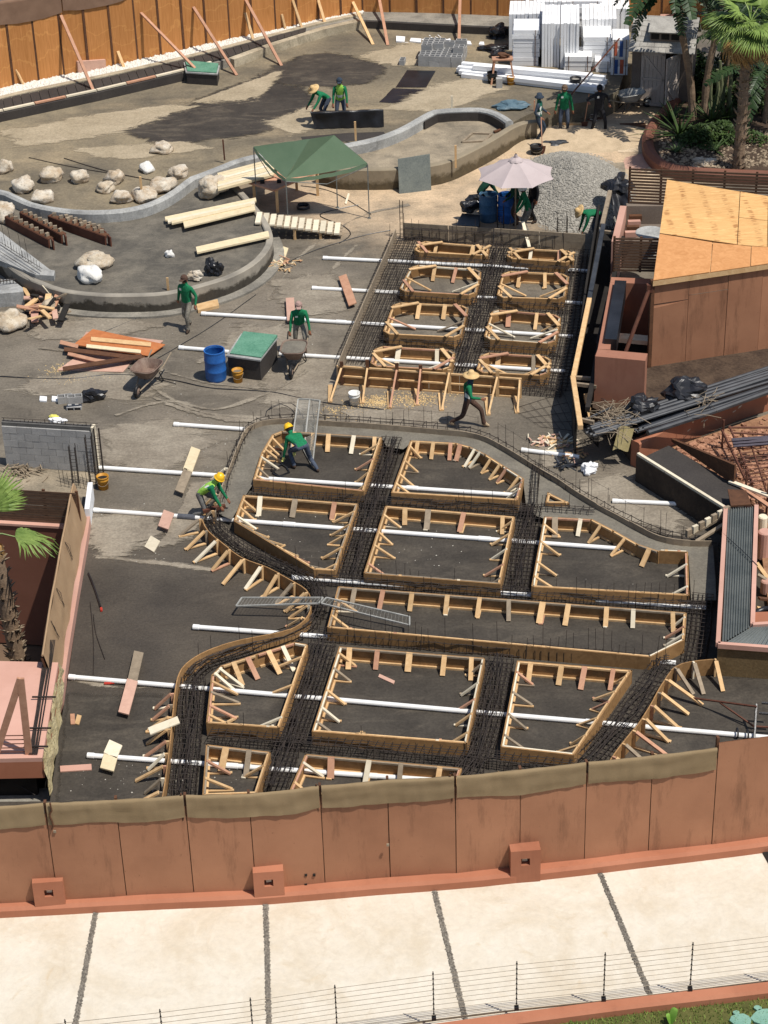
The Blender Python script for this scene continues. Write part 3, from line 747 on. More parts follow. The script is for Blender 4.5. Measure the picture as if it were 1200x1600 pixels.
for k in range(9):
    mb = MB(); mb.tube([b + V((0, -.02, .13 + k * .12)) for b in tops], .0065, 4); part(mb, 'wire', m_wire, wf)
mb = MB(); mb.tube([Z0(b + V((.0, .16, 0)), .03) for b in tops], .018, 5); part(mb, 'conduit', m_grey_w, wf)
lawn = [Z0(G(x, y)) for x, y in [(560, 1640), (800, 1600), (1000, 1573), (1200, 1550), (1900, 1458), (1900, 1720), (560, 1760)]]
m_lawn = M2('lawn_soil', S(70, 74, 34), S(98, 96, 52), 3, .9, .4, 30, .03, 0)
m_grass = M2('grass_blades', S(98, 132, 52), S(146, 164, 82), 1.5, .7, 0, 20, .01, 0, fine=.4)
mb = MB(); mb.sheet(lawn, .02); struct(mb, 'lawn_bed', m_lawn)
mb = MB()
A, B = lawn[0], lawn[4]
for i in range(16000):
    u = R.random(); p = lawn[0] + (lawn[4] - lawn[0]) * u
    p = p + V((0, -R.random() ** 1.2 * 2.6, 0)); p = Z0(p, .02)
    x, y = PR(p)
    if x < 720 or x > 1240 or y > 1640: continue
    a = R.uniform(0, 6.28); h = R.uniform(.04, .1); wd = .010; d = V((math.cos(a), math.sin(a), 0)); l = V((R.uniform(-.04, .04), R.uniform(-.04, .04), h))
    mb.add([p - d * wd, p + d * wd, p + l], [(0, 1, 2)])
struct(mb, 'grass', m_grass, kind='stuff')
m_teal = M2('teal_stone', S(104, 146, 130), S(128, 166, 148), 4, .7, .2, 40, .004, .1)
for (x, y, rx, ry, nm) in [(1158, 1598, .2, .16, 'left'), (1196, 1594, .26, .2, 'right'), (1184, 1579, .07, .06, 'small upper'), (1150, 1586, .06, .05, 'small left')]:
    c = G(x, y); poly = [c + V((math.cos(k * .6283) * rx * R.uniform(.85, 1.15), math.sin(k * .6283) * ry * R.uniform(.85, 1.15), 0)) for k in range(10)]
    mb = MB(); mb.prism(poly, 0, .07); solo(mb, 'stepping_stone', m_teal, nm + ' teal stepping stone in the lawn at the bottom right corner', 'stone', group='teal stones in the lawn')
# broad leaf sprouting at the bottom edge
m_leaf = M2('bright_leaf', S(86, 128, 40), S(120, 158, 66), 3, .55, .2, 20, .01, .1, fine=.1)
mb = MB(); c = G(1048, 1603, .02)
for a, l, wd in ((1.2, .36, .07), (2.0, .25, .05)):
    d = V((math.cos(a), math.sin(a) * .5, 0)); sd = V((-d.y, d.x, 0)).normalized()
    mb.grid(lambda u, v: c + d * l * u * .8 + V((0, 0, l * math.sin(u * 2.0) * .9)) + sd * (v - .5) * 2 * wd * math.sin(math.pi * min(1, u * .95 + .05)), 7, 3)
solo(mb, 'leaf_plant', m_leaf, 'bright green broad leaved sprout at the bottom edge of the lawn', 'plant', smooth=True)
# ================================================================== FORMWORK, REBAR, PIPES
def pick(): return R.choice(WOODS)
def plank_between(a, b, h, th=.03):
    """upright board on edge from a to b (tops), h tall"""
    mb = MB(); mb.beam(a - V((0, 0, h / 2)), b - V((0, 0, h / 2)), th, h, up=(0, 0, 1)); return mb
def kicker(par, top, inn, zb, reach, w=.09, th=.035, mat=None, foot=True, name='brace'):
    """slanting brace from the board's top to the floor, with a ground strut under it"""
    base = V((top.x, top.y, zb)) + inn * reach
    mb = MB(); sd = V((-inn.y, inn.x, 0))
    j = sd * R.uniform(-.05, .05)
    mb.beam(top + inn * .03 + V((0, 0, .01)), base + V((0, 0, .03)) + j, w, th, up=inn + V((0, 0, 1)))
    part(mb, name, mat or pick(), par)
    if foot:
        mb = MB(); mb.beam(V((top.x, top.y, zb + .035)) + inn * .02, base + V((0, 0, .035)) + inn * .04, w * .8, .03)
        part(mb, 'ground_strut', pick(), par)
def form_box(px, label, h=.36, zb=0.0, skip=(), bmat=None, step=.85, reach=.38, name='formwork_box', nb=None, curve=(), group='timber formwork boxes in the pool slab', stakes=True):
    """boards standing round a bay, seen along their top edge, braced from inside"""
    P = GS(px, zb + h); n = len(P); c = sum(P, V((0, 0, 0))) / n
    t = thing(name, label, 'formwork', Z0(c, zb), group)
    for i in range(n):
        a, b = P[i], P[(i + 1) % n]; d = b - a; L = d.length; d.normalize()
        inn = V((-d.y, d.x, 0))
        if (Z0(c) - Z0((a + b) / 2)).dot(inn) < 0: inn = -inn
        part(plank_between(a + inn * .015, b + inn * .015, h), 'board', bmat or m_board, t)
        mb = MB(); mb.beam(a + inn * .05 + d * .04 - V((0, 0, .02)), b + inn * .05 - d * .04 - V((0, 0, .02)), .035, .045); part(mb, 'top_rail', pick(), t)
        if L > .7:
            mb = MB(); mb.beam(V((a.x, a.y, zb + .03)) + inn * .055 + d * .06, V((b.x, b.y, zb + .03)) + inn * .055 - d * .06, .045, .05); part(mb, 'bottom_rail', m_pine, t)
        if i in skip or L < .35: continue
        facing = inn.y        # boards on the far side show their braces, those on the near side hide them
        k = max(1, round(L / step)) if (nb is None or i not in nb) else nb[i]
        for q in range(k):
            u = (q + .5 + R.uniform(-.18, .18)) / k
            top = a + d * (L * u)
            if facing < -.7:      # far board
                kicker(t, top, inn, zb, reach * R.uniform(.7, 1.05), R.choice([.11, .12, .14, .10]), .04, foot=R.random() < .4)
            else:
                kicker(t, top, inn, zb, reach * R.uniform(.85, 1.25), .07, .04)
    return t
def form_line(px, label, h=.36, zb=0.0, out=1, step=.5, reach=.5, braces=(0, 1), bmat=None, pins=True, th=.025, name='edge_form', seg=.62):
    """bent boards along a curve with braces on one side (out = +1: to the right of travel)"""
    L = smooth_line(GS(px, zb + h), .16)
    t = thing(name, label, 'formwork', Z0(L[len(L) // 2], zb), 'curved edge forms round the pool beams')
    pts = resample(L, seg) + [L[-1]]
    dense = L
    tot = len(dense); k = max(1, int(len(pts) - 1)); per = max(2, tot // k)
    i = 0
    while i < tot - 1:
        j = min(i + per, tot - 1)
        mb = MB(); wallstrip(mb, dense[i:j + 1], zb + .002, zb + h + R.uniform(-.01, .012), th); part(mb, 'board', bmat or m_board, t); i = j
    B = resample(L, step); nB = len(B)
    for q, p in enumerate(B):
        u = q / max(1, nB - 1)
        if not braces[0] <= u <= braces[1]: continue
        s_ = side(B, q) * out
        mb = MB(); mb.beam(V((p.x, p.y, zb)) + s_ * .05, p + s_ * .05 + V((0, 0, R.uniform(.0, .04))), .07, .04, up=tang(B, q)); part(mb, 'stake', pick(), t)
        kicker(t, p + s_ * .06, s_, zb, reach * R.uniform(.7, 1.2), .09, .04, foot=R.random() < .75)
    return t
# the eight chamfered boxes of the upper grid
def chamfer(q, c):
    P = GS(q, .36); out = []
    for i in range(4):
        a, b, d = P[i - 1], P[i], P[(i + 1) % 4]
        out += [b + (a - b).normalized() * c, b + (d - b).normalized() * c]
    return out
ROWN = ['farthest', 'second', 'third', 'nearest']
GRID = [[(655, 376), (766, 385), (761, 400), (645, 394)], [(797, 387), (898, 392), (895, 411), (790, 404)],
        [(644, 413), (753, 421), (743, 462), (622, 455)], [(786, 423), (890, 428), (882, 468), (775, 465)],
        [(615, 472), (733, 477), (720, 528), (597, 522)], [(769, 483), (878, 492), (867, 538), (755, 530)],
        [(587, 540), (713, 547), (703, 579), (577, 572)], [(753, 550), (863, 557), (855, 588), (743, 582)]]
for i, q in enumerate(GRID):
    P = chamfer(q, .20); px = [PR(p) for p in P]
    row, left = i // 2, i % 2 == 0
    t = form_box(px, f'{ROWN[row]} chamfered formwork box in the {"left" if left else "right"} column of the raised footing grid', skip=(0, 2, 4, 6), step=1.35, group='chamfered formwork boxes of the footing grid', reach=.42, nb={1: 2, 5: 0, 7: 0, 3: 0})
    C = GS(q, .38)
    for k in range(4):
        b = C[k]; e1 = (C[k - 1] - b).normalized(); e2 = (C[(k + 1) % 4] - b).normalized()
        mb = MB()
        if k in (0, 1):
            mb.beam(b + e1 * .42 + V((0, 0, .02)), b + e2 * .75 + V((0, 0, .02)), .11, .03)
        else:
            mb.beam(b + e1 * (.75 if k == 2 else .45) + V((0, 0, .02)), b + e2 * (.45 if k == 2 else .75) + V((0, 0, .02)), .09, .03)
        part(mb, 'corner_tie', R.choice([m_pine, m_pine, m_pink_w]), t)
    for s_ in (0, 1):
        b = C[0] if s_ == 0 else C[1]; e = (C[3] - C[0]).normalized() if s_ == 0 else (C[2] - C[1]).normalized()
        f = (C[1] - C[0]).normalized() * (1 if s_ == 0 else -1)
        m_ = b + e * ((C[3] - C[0]).length * .5)
        kicker(t, m_, f, 0, .8, .07, .035, foot=False)
    if row == 2 and not left:
        for k in range(4):
            m_ = C[1] + (C[2] - C[1]) * (.25 + k * .2); kicker(t, m_, (C[0] - C[1]).normalized(), 0, .55, .06, .03, foot=False)
# lower bays
form_box([(395, 750), (408, 708), (425, 679), (440, 673), (597, 683), (569, 768)], 'formwork bay where a worker bends over with a hose, top left of the lower slab', nb={3: 5, 0: 3, 1: 3, 2: 1, 4: 4, 5: 2}, reach=.42)
form_box([(641, 688), (713, 692), (735, 698), (760, 710), (788, 728), (819, 748), (809, 782), (611, 770)], 'formwork bay with a rounded far right side, right of the bay with the bending worker', nb={0: 3, 1: 1, 2: 2, 3: 2, 4: 2, 5: 3, 6: 0, 7: 4})
form_box([(856, 769), (890, 786), (852, 786)], 'tiny triangular formwork box set in the fresh concrete', h=.3, skip=(0, 1, 2))
form_box([(380, 773), (560, 787), (524, 892), (490, 890), (428, 852), (365, 814)], 'formwork bay with a slanting lower left side, right of the crouching worker', nb={0: 3, 1: 5, 2: 0, 3: 3, 4: 3, 5: 3}, reach=.45)
form_box([(602, 790), (805, 807), (782, 913), (568, 896)], 'large four sided formwork bay in the middle of the lower slab', nb={0: 4, 1: 5, 2: 2, 3: 4}, reach=.42)
form_box([(850, 807), (925, 811), (960, 829), (997, 850), (1030, 861), (1075, 863), (1077, 931), (830, 917)], 'formwork bay with a wavy far side near the dark corrugated planter', nb={0: 2, 1: 1, 2: 1, 3: 1, 4: 2, 5: 2, 6: 2, 7: 4}, reach=.42)
form_box([(528, 916), (1073, 957), (1070, 1000), (1016, 1027), (511, 981)], 'long narrow formwork bay running across the lower slab', nb={0: 11, 1: 3, 2: 0, 3: 2, 4: 2}, reach=.4)
form_box([(330, 1055), (345, 1040), (400, 1022), (460, 1003), (482, 1007), (437, 1138), (322, 1130)], 'formwork bay with a curved back and crossed braces, lower left of the slab', nb={0: 2, 1: 2, 2: 2, 3: 1, 4: 3, 5: 2, 6: 4}, reach=.55)
form_box([(530, 1010), (758, 1028), (730, 1162), (487, 1143)], 'formwork bay holding a loose pink offcut, lower middle of the slab', nb={0: 5, 1: 5, 2: 2, 3: 5}, reach=.42)
form_box([(808, 1032), (988, 1047), (897, 1180), (782, 1167)], 'formwork bay with a long slanting right side, lower right of the slab', nb={0: 4, 1: 6, 2: 0, 3: 4}, reach=.42)
form_box([(322, 1163), (423, 1175), (402, 1240), (316, 1243)], 'small formwork bay cut off by the hoarding at the lower left', nb={0: 2, 1: 1, 2: 0, 3: 2}, reach=.5)
form_box([(477, 1178), (722, 1200), (705, 1250), (450, 1240)], 'formwork bay crossed by a white pipe just behind the hoarding', nb={0: 4, 1: 1, 2: 0, 3: 2})
form_box([(776, 1205), (892, 1216), (870, 1262), (758, 1256)], 'formwork bay almost hidden behind the hoarding, lower right', nb={0: 1, 1: 0, 2: 0, 3: 1})
# edge forms
form_line([(316, 812), (324, 828), (350, 851), (380, 872), (416, 886), (452, 905), (478, 921), (486, 940), (482, 960), (468, 975), (440, 987), (373, 1001), (323, 1017), (290, 1038), (278, 1058), (273, 1085)], 'long S shaped edge form of bent boards left of the lower slab', out=1, step=.55, reach=.6, braces=(0, .60), h=.38)
form_line([(273, 1085), (269, 1125), (265, 1168), (258, 1220), (253, 1250)], 'straight edge form with many kickers at the lower left, ending at the hoarding', out=1, step=.42, reach=.55, h=.38)
form_line([(336, 800), (345, 765), (359, 728), (372, 695), (383, 672), (398, 661), (424, 655), (470, 655), (540, 659), (620, 665), (690, 671), (730, 675), (758, 682), (787, 697), (815, 714), (843, 731), (872, 748), (900, 767), (933, 787), (967, 805), (1000, 823), (1030, 837), (1067, 844), (1112, 845)], 'thin edge form bending round the fresh concrete at the top of the lower slab', out=-1, step=.42, reach=.4, braces=(0, .12), bmat=m_grey_w, h=.36)
form_line([(1117, 1030), (1080, 1034), (1054, 1043), (1035, 1068), (1017, 1100), (997, 1131), (981, 1151), (965, 1171), (948, 1196), (930, 1225)], 'edge form with pale kickers on its right, lower right of the slab', out=-1, step=.5, reach=.7, h=.42)
# low stakes that stand proud along the thin edge form
# front, left and back forms of the upper grid
def tall_form(px, label, h, zb=0.0, mat=None, props=(), n=6, name='tall_form', rails=True):
    P = GS(px, zb + h); L = P; t = thing(name, label, 'formwork', Z0(P[len(P) // 2], zb))
    for i in range(n):
        a, b = lerpline(L, (i + .01) / n), lerpline(L, (i + .99) / n)
        for k in range(2):
            hh = h / 2 - .006; mb = plank_between(a - V((0, 0, k * (h / 2))), b - V((0, 0, k * (h / 2))), hh, .03); part(mb, 'board', mat or m_board, t)
    if rails:
        for zz in (.0, .5, .96):
            d = (L[-1] - L[0]).normalized(); f = V((d.y, -d.x, 0))
            mb = MB(); mb.beam(L[0] + f * .05 - V((0, 0, h * zz)), L[-1] + f * .05 - V((0, 0, h * zz)), .06, .045); part(mb, 'rail', m_pine, t)
    for (x0, y0, x1, y1) in props:
        F = G(x1, y1, zb); T = OW(x0, y0, L[0], L[-1])
        mb = MB(); mb.beam(F, T, .13, .05, up=(1, .2, 0)); part(mb, 'prop', R.choice([m_pine, m_pine, m_pink_w]), t)
        mb = MB(); mb.beam(V((F.x, F.y + .9, .04)), F + V((0, -.05, .02)), .12, .04); part(mb, 'sole_plate', m_pine, t)
        mb = MB(); e = Z0(T, zb); mb.beam(e + V((0, -.06, 0)), e + V((0, -.06, h + R.uniform(.02, .3))), .1, .05, up=(0, 1, 0)); part(mb, 'stake', R.choice([m_pine, m_brown]), t)
    return t
tall_form([(527, 571), (640, 579), (700, 583), (815, 591)], 'tall board form propped along the near side of the footing grid', .58, props=[(534, 574, 516, 628), (574, 574, 566, 630), (620, 577, 609, 638), (657, 575, 651, 633), (702, 581, 690, 641), (777, 588, 763, 648), (812, 592, 808, 645)])
tall_form([(618, 358), (600, 400), (560, 490), (526, 572)], 'weathered board form along the left side of the footing grid', .5, mat=m_grey_w, n=7, rails=False)
tall_form([(630, 348), (760, 356), (915, 366)], 'weathered board form along the far side of the footing grid', .58, mat=m_grey_w, n=4, rails=False)

# fresh concrete in the beams
POUR = [(338, 802), (350, 765), (364, 728), (377, 695), (388, 676), (402, 666), (424, 661), (470, 661), (540, 665), (620, 671), (690, 677), (730, 681), (757, 688), (784, 702), (815, 720), (843, 737), (872, 754), (900, 773), (933, 793), (967, 811), (1000, 829), (1030, 843), (1067, 851), (1114, 852), (1118, 905), (1119, 938), (1080, 938),
        (1076, 868), (1030, 866), (997, 855), (960, 834), (925, 816), (852, 811), (838, 806), (822, 790), (818, 756), (788, 733), (760, 715), (735, 703), (713, 697), (644, 692), (630, 702), (604, 698), (599, 688), (440, 678), (426, 684), (411, 712), (398, 752), (384, 774), (362, 812)]
mb = MB(); mb.sheet([G(x, y, .2) for x, y in POUR], .2)
pour = struct(mb, 'fresh_concrete', m_wet)
# the bays stand on a darker sealed slab
coating([(330, 800), (365, 725), (390, 665), (620, 668), (760, 690), (870, 750), (1000, 830), (1120, 850), (1125, 1030), (1050, 1045), (960, 1180), (900, 1260), (250, 1260), (270, 1080), (300, 1030), (480, 970), (440, 890)], 0, m_coat2, .25, .003, 'sealed_slab')
coating([(1060, 1070), (1215, 1060), (1215, 1170), (1000, 1190)], 0, m_coat2, .5, .003, 'sealed_slab')
coating([(110, 1090), (250, 1090), (240, 1250), (95, 1250)], 0, m_coat2, .5, .003, 'sealed_slab')
# dark sealed floor of the rebar trenches
for px in ([(270, 1085), (325, 1060), (322, 1150), (310, 1250), (250, 1250)], [(486, 1005), (528, 1012), (400, 1250), (350, 1250), (437, 1142)]):
    flat(px, 0, m_tarred, 'sealed_floor')

# ---- rebar
def cage(px, width, label, z0=.05, z1=.24, step=.17, nl=5, group='rebar cages laid in the beam trenches', dowels=0.0, up=.75, loops=True, rb=.0105, bundle=False, name='rebar_cage', zpx=.12):
    L = smooth_line([Z0(p) for p in GS(px, zpx)], .3)
    t = thing(name, label, 'rebar', L[len(L) // 2], group)
    pts = resample(L, .3) + [L[-1]]
    for k in range(nl):
        o = (k / (nl - 1) - .5) * width
        for z in (z0, z1):
            mb = MB(); mb.tube([p + side(pts, i) * (o + R.uniform(-.015, .015)) + V((0, 0, z + R.uniform(-.012, .012))) for i, p in enumerate(pts)], rb, 4)
            part(mb, 'long_bar', m_bar, t)
    if bundle:
        for k in range(5):
            o = R.uniform(-.12, .12); mb = MB()
            mb.tube([p + side(pts, i) * (o + .06 * math.sin(i * .7 + k)) + V((0, 0, z1 + .03 + R.uniform(-.02, .04))) for i, p in enumerate(pts)], rb, 4)
            part(mb, 'long_bar', m_bar, t)
    st = resample(L, step); mb = MB(); dm = MB()
    for i, p in enumerate(st):
        s_ = side(st, i); w_ = width / 2 + .03; j = tang(st, i) * R.uniform(-.03, .03)
        a, b = p - s_ * w_ + j, p + s_ * w_ - j
        q = [a + V((0, 0, z0 - .02)), b + V((0, 0, z0 - .02)), b + V((0, 0, z1 + .02)), a + V((0, 0, z1 + .02)), a + V((0, 0, z0 - .02))] if loops else [a + V((0, 0, z1)), b + V((0, 0, z1))]
        mb.tube(q, rb * .8, 4, cap=False)
        if dowels and R.random() < dowels:
            e = p + s_ * R.choice([-w_, w_]) * R.uniform(.6, 1.0)
            dm.tube([e + V((0, 0, z0)), e + V((R.uniform(-.03, .03), R.uniform(-.02, .02), up * R.uniform(.6, 1.2)))], .007, 3)
    part(mb, 'stirrups', m_bar, t, kind='stuff')
    if dm.v: part(dm, 'starter_bars', m_bar, t, kind='stuff')
    return t
cage([(612, 690), (580, 790), (545, 905)], .50, 'wide rebar cage running up between the bays left of centre', nl=6, dowels=.15, bundle=True)
cage([(832, 795), (820, 850), (808, 925)], .48, 'rebar cage between the middle bay and the wavy sided bay', nl=6, dowels=.15, bundle=True)
cage([(506, 1003), (470, 1110), (425, 1235)], .50, 'rebar cage running down from the bend to the hoarding, lower left of centre', nl=6, dowels=.1, bundle=True)
cage([(783, 1030), (758, 1150), (722, 1222)], .50, 'rebar cage between the two lower bays right of centre', nl=6, dowels=.1, bundle=True)
cage([(1040, 1040), (970, 1135), (905, 1210)], .55, 'slanting rebar cage along the lower right edge form', nl=6, dowels=.1, bundle=True)
cage([(302, 1066), (297, 1130), (285, 1245)], .48, 'rebar cage along the straight edge form at the lower left', nl=5, dowels=.05, bundle=True)
cage([(340, 795), (332, 820), (370, 855), (430, 885), (490, 915), (498, 950), (470, 988), (390, 1015), (320, 1038), (300, 1062)], .30, 'S shaped rebar cage bending round the left edge of the lower slab', nl=4, dowels=.2, bundle=True)
cage([(395, 772), (480, 779), (580, 785), (700, 793), (840, 802)], .26, 'rebar cage across the slab behind the middle bays', nl=4, dowels=.3)
cage([(498, 905), (640, 917), (800, 929), (960, 941), (1105, 951)], .22, 'rebar cage along the far side of the long narrow bay', nl=4, dowels=.65, up=.7)
cage([(498, 992), (650, 1004), (800, 1016), (950, 1028), (1045, 1036)], .24, 'rebar cage along the near side of the long narrow bay', nl=4, dowels=.7, up=.75)
cage([(330, 1150), (440, 1158), (600, 1172), (740, 1185), (895, 1199)], .34, 'rebar cage just behind the hoarding bays', nl=5, dowels=.4, up=.6)
cage([(1098, 935), (1094, 985), (1085, 1032)], .42, 'rebar cage beside the corrugated planter', nl=5, dowels=.3)
cage([(345, 790), (362, 735), (385, 682), (410, 664), (470, 660), (560, 664), (650, 671), (730, 680), (780, 700), (840, 738), (900, 775), (960, 808), (1010, 832), (1060, 848), (1110, 850)], .16, 'slim rebar cage half sunk in the fresh concrete behind the thin edge form', nl=2, z0=.14, z1=.32, step=.3, dowels=.3, up=.75)
cage([(838, 738), (835, 770), (833, 800)], .14, 'short rebar cage rising from the fresh concrete at the junction', nl=3, z0=.1, z1=.34, dowels=.5, up=.6)
cage([(845, 800), (930, 806)], .2, 'short rebar cage behind the wavy sided bay', nl=3, z0=.1, z1=.3, dowels=.3)
# mats of the upper grid
gr = 'rebar mats of the footing grid'
cage([(636, 372), (615, 420), (585, 490), (552, 565)], .95, 'rebar mat along the left side of the footing grid', nl=8, step=.19, group=gr, dowels=.15)
cage([(782, 384), (765, 440), (745, 510), (723, 578)], .60, 'dense rebar cage between the two columns of chamfered boxes', nl=8, step=.17, group=gr, bundle=True, dowels=.1)
cage([(908, 396), (900, 450), (890, 520), (872, 606)], .7, 'rebar mat along the right side of the footing grid', nl=6, step=.2, group=gr)
for i, (a, b, c_, d_) in enumerate([((640, 407), (770, 415), (780, 417), (905, 425)), ((615, 464), (745, 472), (765, 475), (895, 484)), ((590, 533), (722, 541), (745, 543), (880, 553))]):
    cage([a, b], .22, f'cross rebar cage behind the {ROWN[i + 1]} left box of the footing grid', nl=3, group=gr, dowels=.25, up=.6)
    cage([c_, d_], .22, f'cross rebar cage behind the {ROWN[i + 1]} right box of the footing grid', nl=3, group=gr, dowels=.25, up=.6)
cage([(632, 372), (770, 380), (900, 384)], .12, 'upright rebar grille along the far side of the footing grid', nl=3, z0=.08, z1=.46, step=.28, group=gr, dowels=.3, up=.9)
cage([(800, 603), (880, 610)], .5, 'rebar mat at the near right corner of the footing grid', nl=5, group=gr)
# loose wire mesh sheet on the slab near the walking worker
mb = MB(); a, b, c_, d_ = G(800, 640), G(880, 615), G(905, 675), G(845, 668)
for k in range(5): mb.tube([between(a, d_, k / 4) + V((0, 0, .02)), between(b, c_, k / 4) + V((0, 0, .02))], .006, 3)
for k in range(7): mb.tube([between(a, b, k / 6) + V((0, 0, .03)), between(d_, c_, k / 6) + V((0, 0, .03))], .006, 3)
solo(mb, 'wire_mesh', m_bar, 'loose wire mesh lying flat right of the walking worker', 'mesh', kind='stuff')
# column cages that stand up at the back of the grid and by the block wall
def column(x, y, h, label, wd=.16, zb=0.0, lean=(0, 0), nb=4):
    p = G(x, y, zb); t = thing('column_cage', label, 'rebar', p, 'upright rebar column cages')
    for k in range(nb):
        o = V(((-1, 1, 1, -1)[k] * wd / 2, (-1, -1, 1, 1)[k] * wd / 2, 0)); mb = MB(); mb.tube([p + o, p + o + V((lean[0], lean[1], h * R.uniform(.94, 1.04)))], .011, 4); part(mb, 'long_bar', m_bar, t)
    mb = MB()
    for k in range(int(h / .2)):
        z = .1 + k * .2; q = [p + V((lean[0] * z / h, lean[1] * z / h, z)) + V((sx * wd / 2, sy * wd / 2, 0)) for sx, sy in ((-1, -1), (1, -1), (1, 1), (-1, 1), (-1, -1))]; mb.tube(q, .007, 3, cap=False)
    part(mb, 'stirrups', m_bar, t, kind='stuff'); return t
column(782, 372, 1.1, 'rebar column standing behind the far end of the central cage', .2)
column(878, 378, .95, 'rebar column standing at the far right corner of the footing grid', .3)
column(628, 372, 1.3, 'rebar column standing at the far left corner of the footing grid', .1)
# thin edge form pins: small uprights that show along the fresh concrete
t = thing('edge_pins', 'short wire pins linked by a string along the thin edge form of the fresh concrete', 'pins', G(760, 690))
L = resample(smooth_line(GS([(424, 656), (540, 660), (690, 672), (758, 683), (815, 715), (872, 749), (933, 788), (1000, 824), (1067, 843)], .1), .3), .62)
mb = MB(); m2 = MB(); prev = None
for i, p in enumerate(L):
    q = Z0(p) - side(L, i) * .12; tp = q + V((0, 0, .62 + R.uniform(-.05, .05))); m2.tube([q, tp], .006, 3)
    if prev is not None and i % 5: mb.tube([prev, tp + V((0, 0, -.04))], .004, 3)
    prev = tp + V((0, 0, -.04))
part(m2, 'pins', m_bar, t, kind='stuff'); part(mb, 'string', m_bar, t, kind='stuff')

# ---- white drain pipes
m_pvc_d = M2('grey_pipe_sleeve', S(70, 72, 78), S(92, 94, 100), 3, .5)
PIPES = [(505, 403, 920, 424, 'white drain pipe under the farthest row of the footing grid'),
         (488, 450, 910, 474, 'white drain pipe in front of the second row of the footing grid'),
         (315, 490, 895, 526, 'long white drain pipe behind the barrow worker, running through the third grid row'),
         (437, 553, 883, 581, 'white drain pipe through the nearest grid row, from the green lidded box'),
         (280, 543, 358, 550, 'short white pipe left of the green lidded box, above the blue drum'),
         (272, 663, 382, 671, 'short white pipe ending at the curved edge form, far left'),
         (153, 731, 810, 774, 'white drain pipe from the block wall through the bending worker bay'),
         (147, 797, 968, 858, 'white drain pipe behind the crouching worker, through the middle bays'),
         (456, 903, 1103, 950, 'white drain pipe along the far side of the long narrow bay'),
         (302, 980, 1056, 1036, 'white drain pipe along the near side of the long narrow bay'),
         (108, 1058, 1215, 1154, 'longest white drain pipe, crossing the lower bays to the right edge'),
         (137, 1181, 722, 1223, 'white drain pipe nearest the hoarding, passing under two cream boards'),
         (815, 703, 905, 714, 'short white pipe by the heap of wood offcuts'),
         (957, 783, 1066, 788, 'short white pipe lying in front of the corrugated planter wall')]
for x0, y0, x1, y1, lb in PIPES:
    r_ = .057; a, b = G(x0, y0, r_), G(x1, y1, r_); mb = MB(); n = max(2, int((b - a).length / 3))
    pts = [a + (b - a) * (i / n) + V((0, 0, R.uniform(0, .012))) for i in range(n + 1)]
    d = (b - a).normalized()
    t = thing('drain_pipe', lb, 'pipe', Z0(a), 'white drain pipes laid across the site')
    mb.tube(pts, r_, 12); part(mb, 'pipe', m_pvc, t, smooth=False)
    mb = MB(); mb.tube([pts[0] - d * .002, pts[0] + d * .14], r_ + .009, 12); part(mb, 'coupling', m_pvc, t)
    if (b - a).length > 5:
        for u in (.37, .74):
            q = a + (b - a) * u + V((0, 0, .006)); mb = MB(); mb.tube([q, q + d * .3], r_ + .010, 12); part(mb, 'coupling', m_pvc, t)
    if y0 == 797:
        u = (283 - 147) / (968 - 147.); q = a + (b - a) * u; q2 = a + (b - a) * ((311 - 147) / (968 - 147.)); mb = MB(); mb.tube([q, q2], r_ + .018, 12); part(mb, 'sleeve', m_pvc_d, t)
# ================================================================== BUILDINGS, WALLS, PLANTERS AROUND THE SITE
def rect_up(P0, P1, z0, z1, th, away=1):
    """upright slab on the base line P0-P1, th thick to its right (away=1) or left"""
    d = (P1 - P0).normalized(); s_ = V((d.y, -d.x, 0)) * away * th
    return [Z0(P0, z0), Z0(P1, z0), Z0(P1 + s_, z0), Z0(P0 + s_, z0)], [Z0(P0, z1), Z0(P1, z1), Z0(P1 + s_, z1), Z0(P0 + s_, z1)]
def slat_screen(name, label, A, B, z0, z1, n, m, npost=4, sh=.07, grp=None, lean=0):
    t = thing(name, label, 'screen', Z0(A, z0), grp); d = (B - A).normalized(); f = V((d.y, -d.x, 0))
    if f.y > 0: f = -f
    for k in range(n):
        z = z0 + (k + .5) * (z1 - z0) / n
        mb = MB(); mb.beam(Z0(A, z), Z0(B, z) + V((0, 0, R.uniform(-.01, .01))), .022, sh); part(mb, 'slat', m, t)
    for k in range(npost):
        p = A + (B - A) * (k / (npost - 1)) - f * .04
        mb = MB(); mb.box(Z0(p, (z0 + z1) / 2), (.07, .05, z1 - z0 + .04), math.atan2(d.y, d.x)); part(mb, 'post', m_brown, t)
    return t
# ---- left: block wall, sunken court, hoarding, flat roof -------------------
m_block = M2('cement_block', S(150, 149, 147), S(172, 170, 166), 3, .9, .4, 40, .006, .16)
m_mortar = M2('mortar', S(84, 82, 80), S(104, 102, 98), 5, .95)
A, B = G(11, 728), G(151, 737)
d = (B - A).normalized(); f = V((d.y, -d.x, 0)); f = f if f.y < 0 else -f; L = (B - A).length
bw = thing('block_wall', 'grey cement block wall with rebar standing along its top, left edge', 'wall', A)
mb = MB(); b_, t_ = rect_up(A - f * .02, B - f * .02 - d * .02, 0, 1.30, .14, 1 if V((d.y, -d.x, 0)).dot(-f) > 0 else -1); mb.hexa(b_, t_); part(mb, 'mortar_core', m_mortar, bw)
bm = MB(); bm.box((0, 0, 0), (.392, .19, .192)); blk = bm.mesh('block', m_block)
bh = MB(); bh.box((0, 0, 0), (.192, .19, .192)); blkh = bh.mesh('block', m_block)
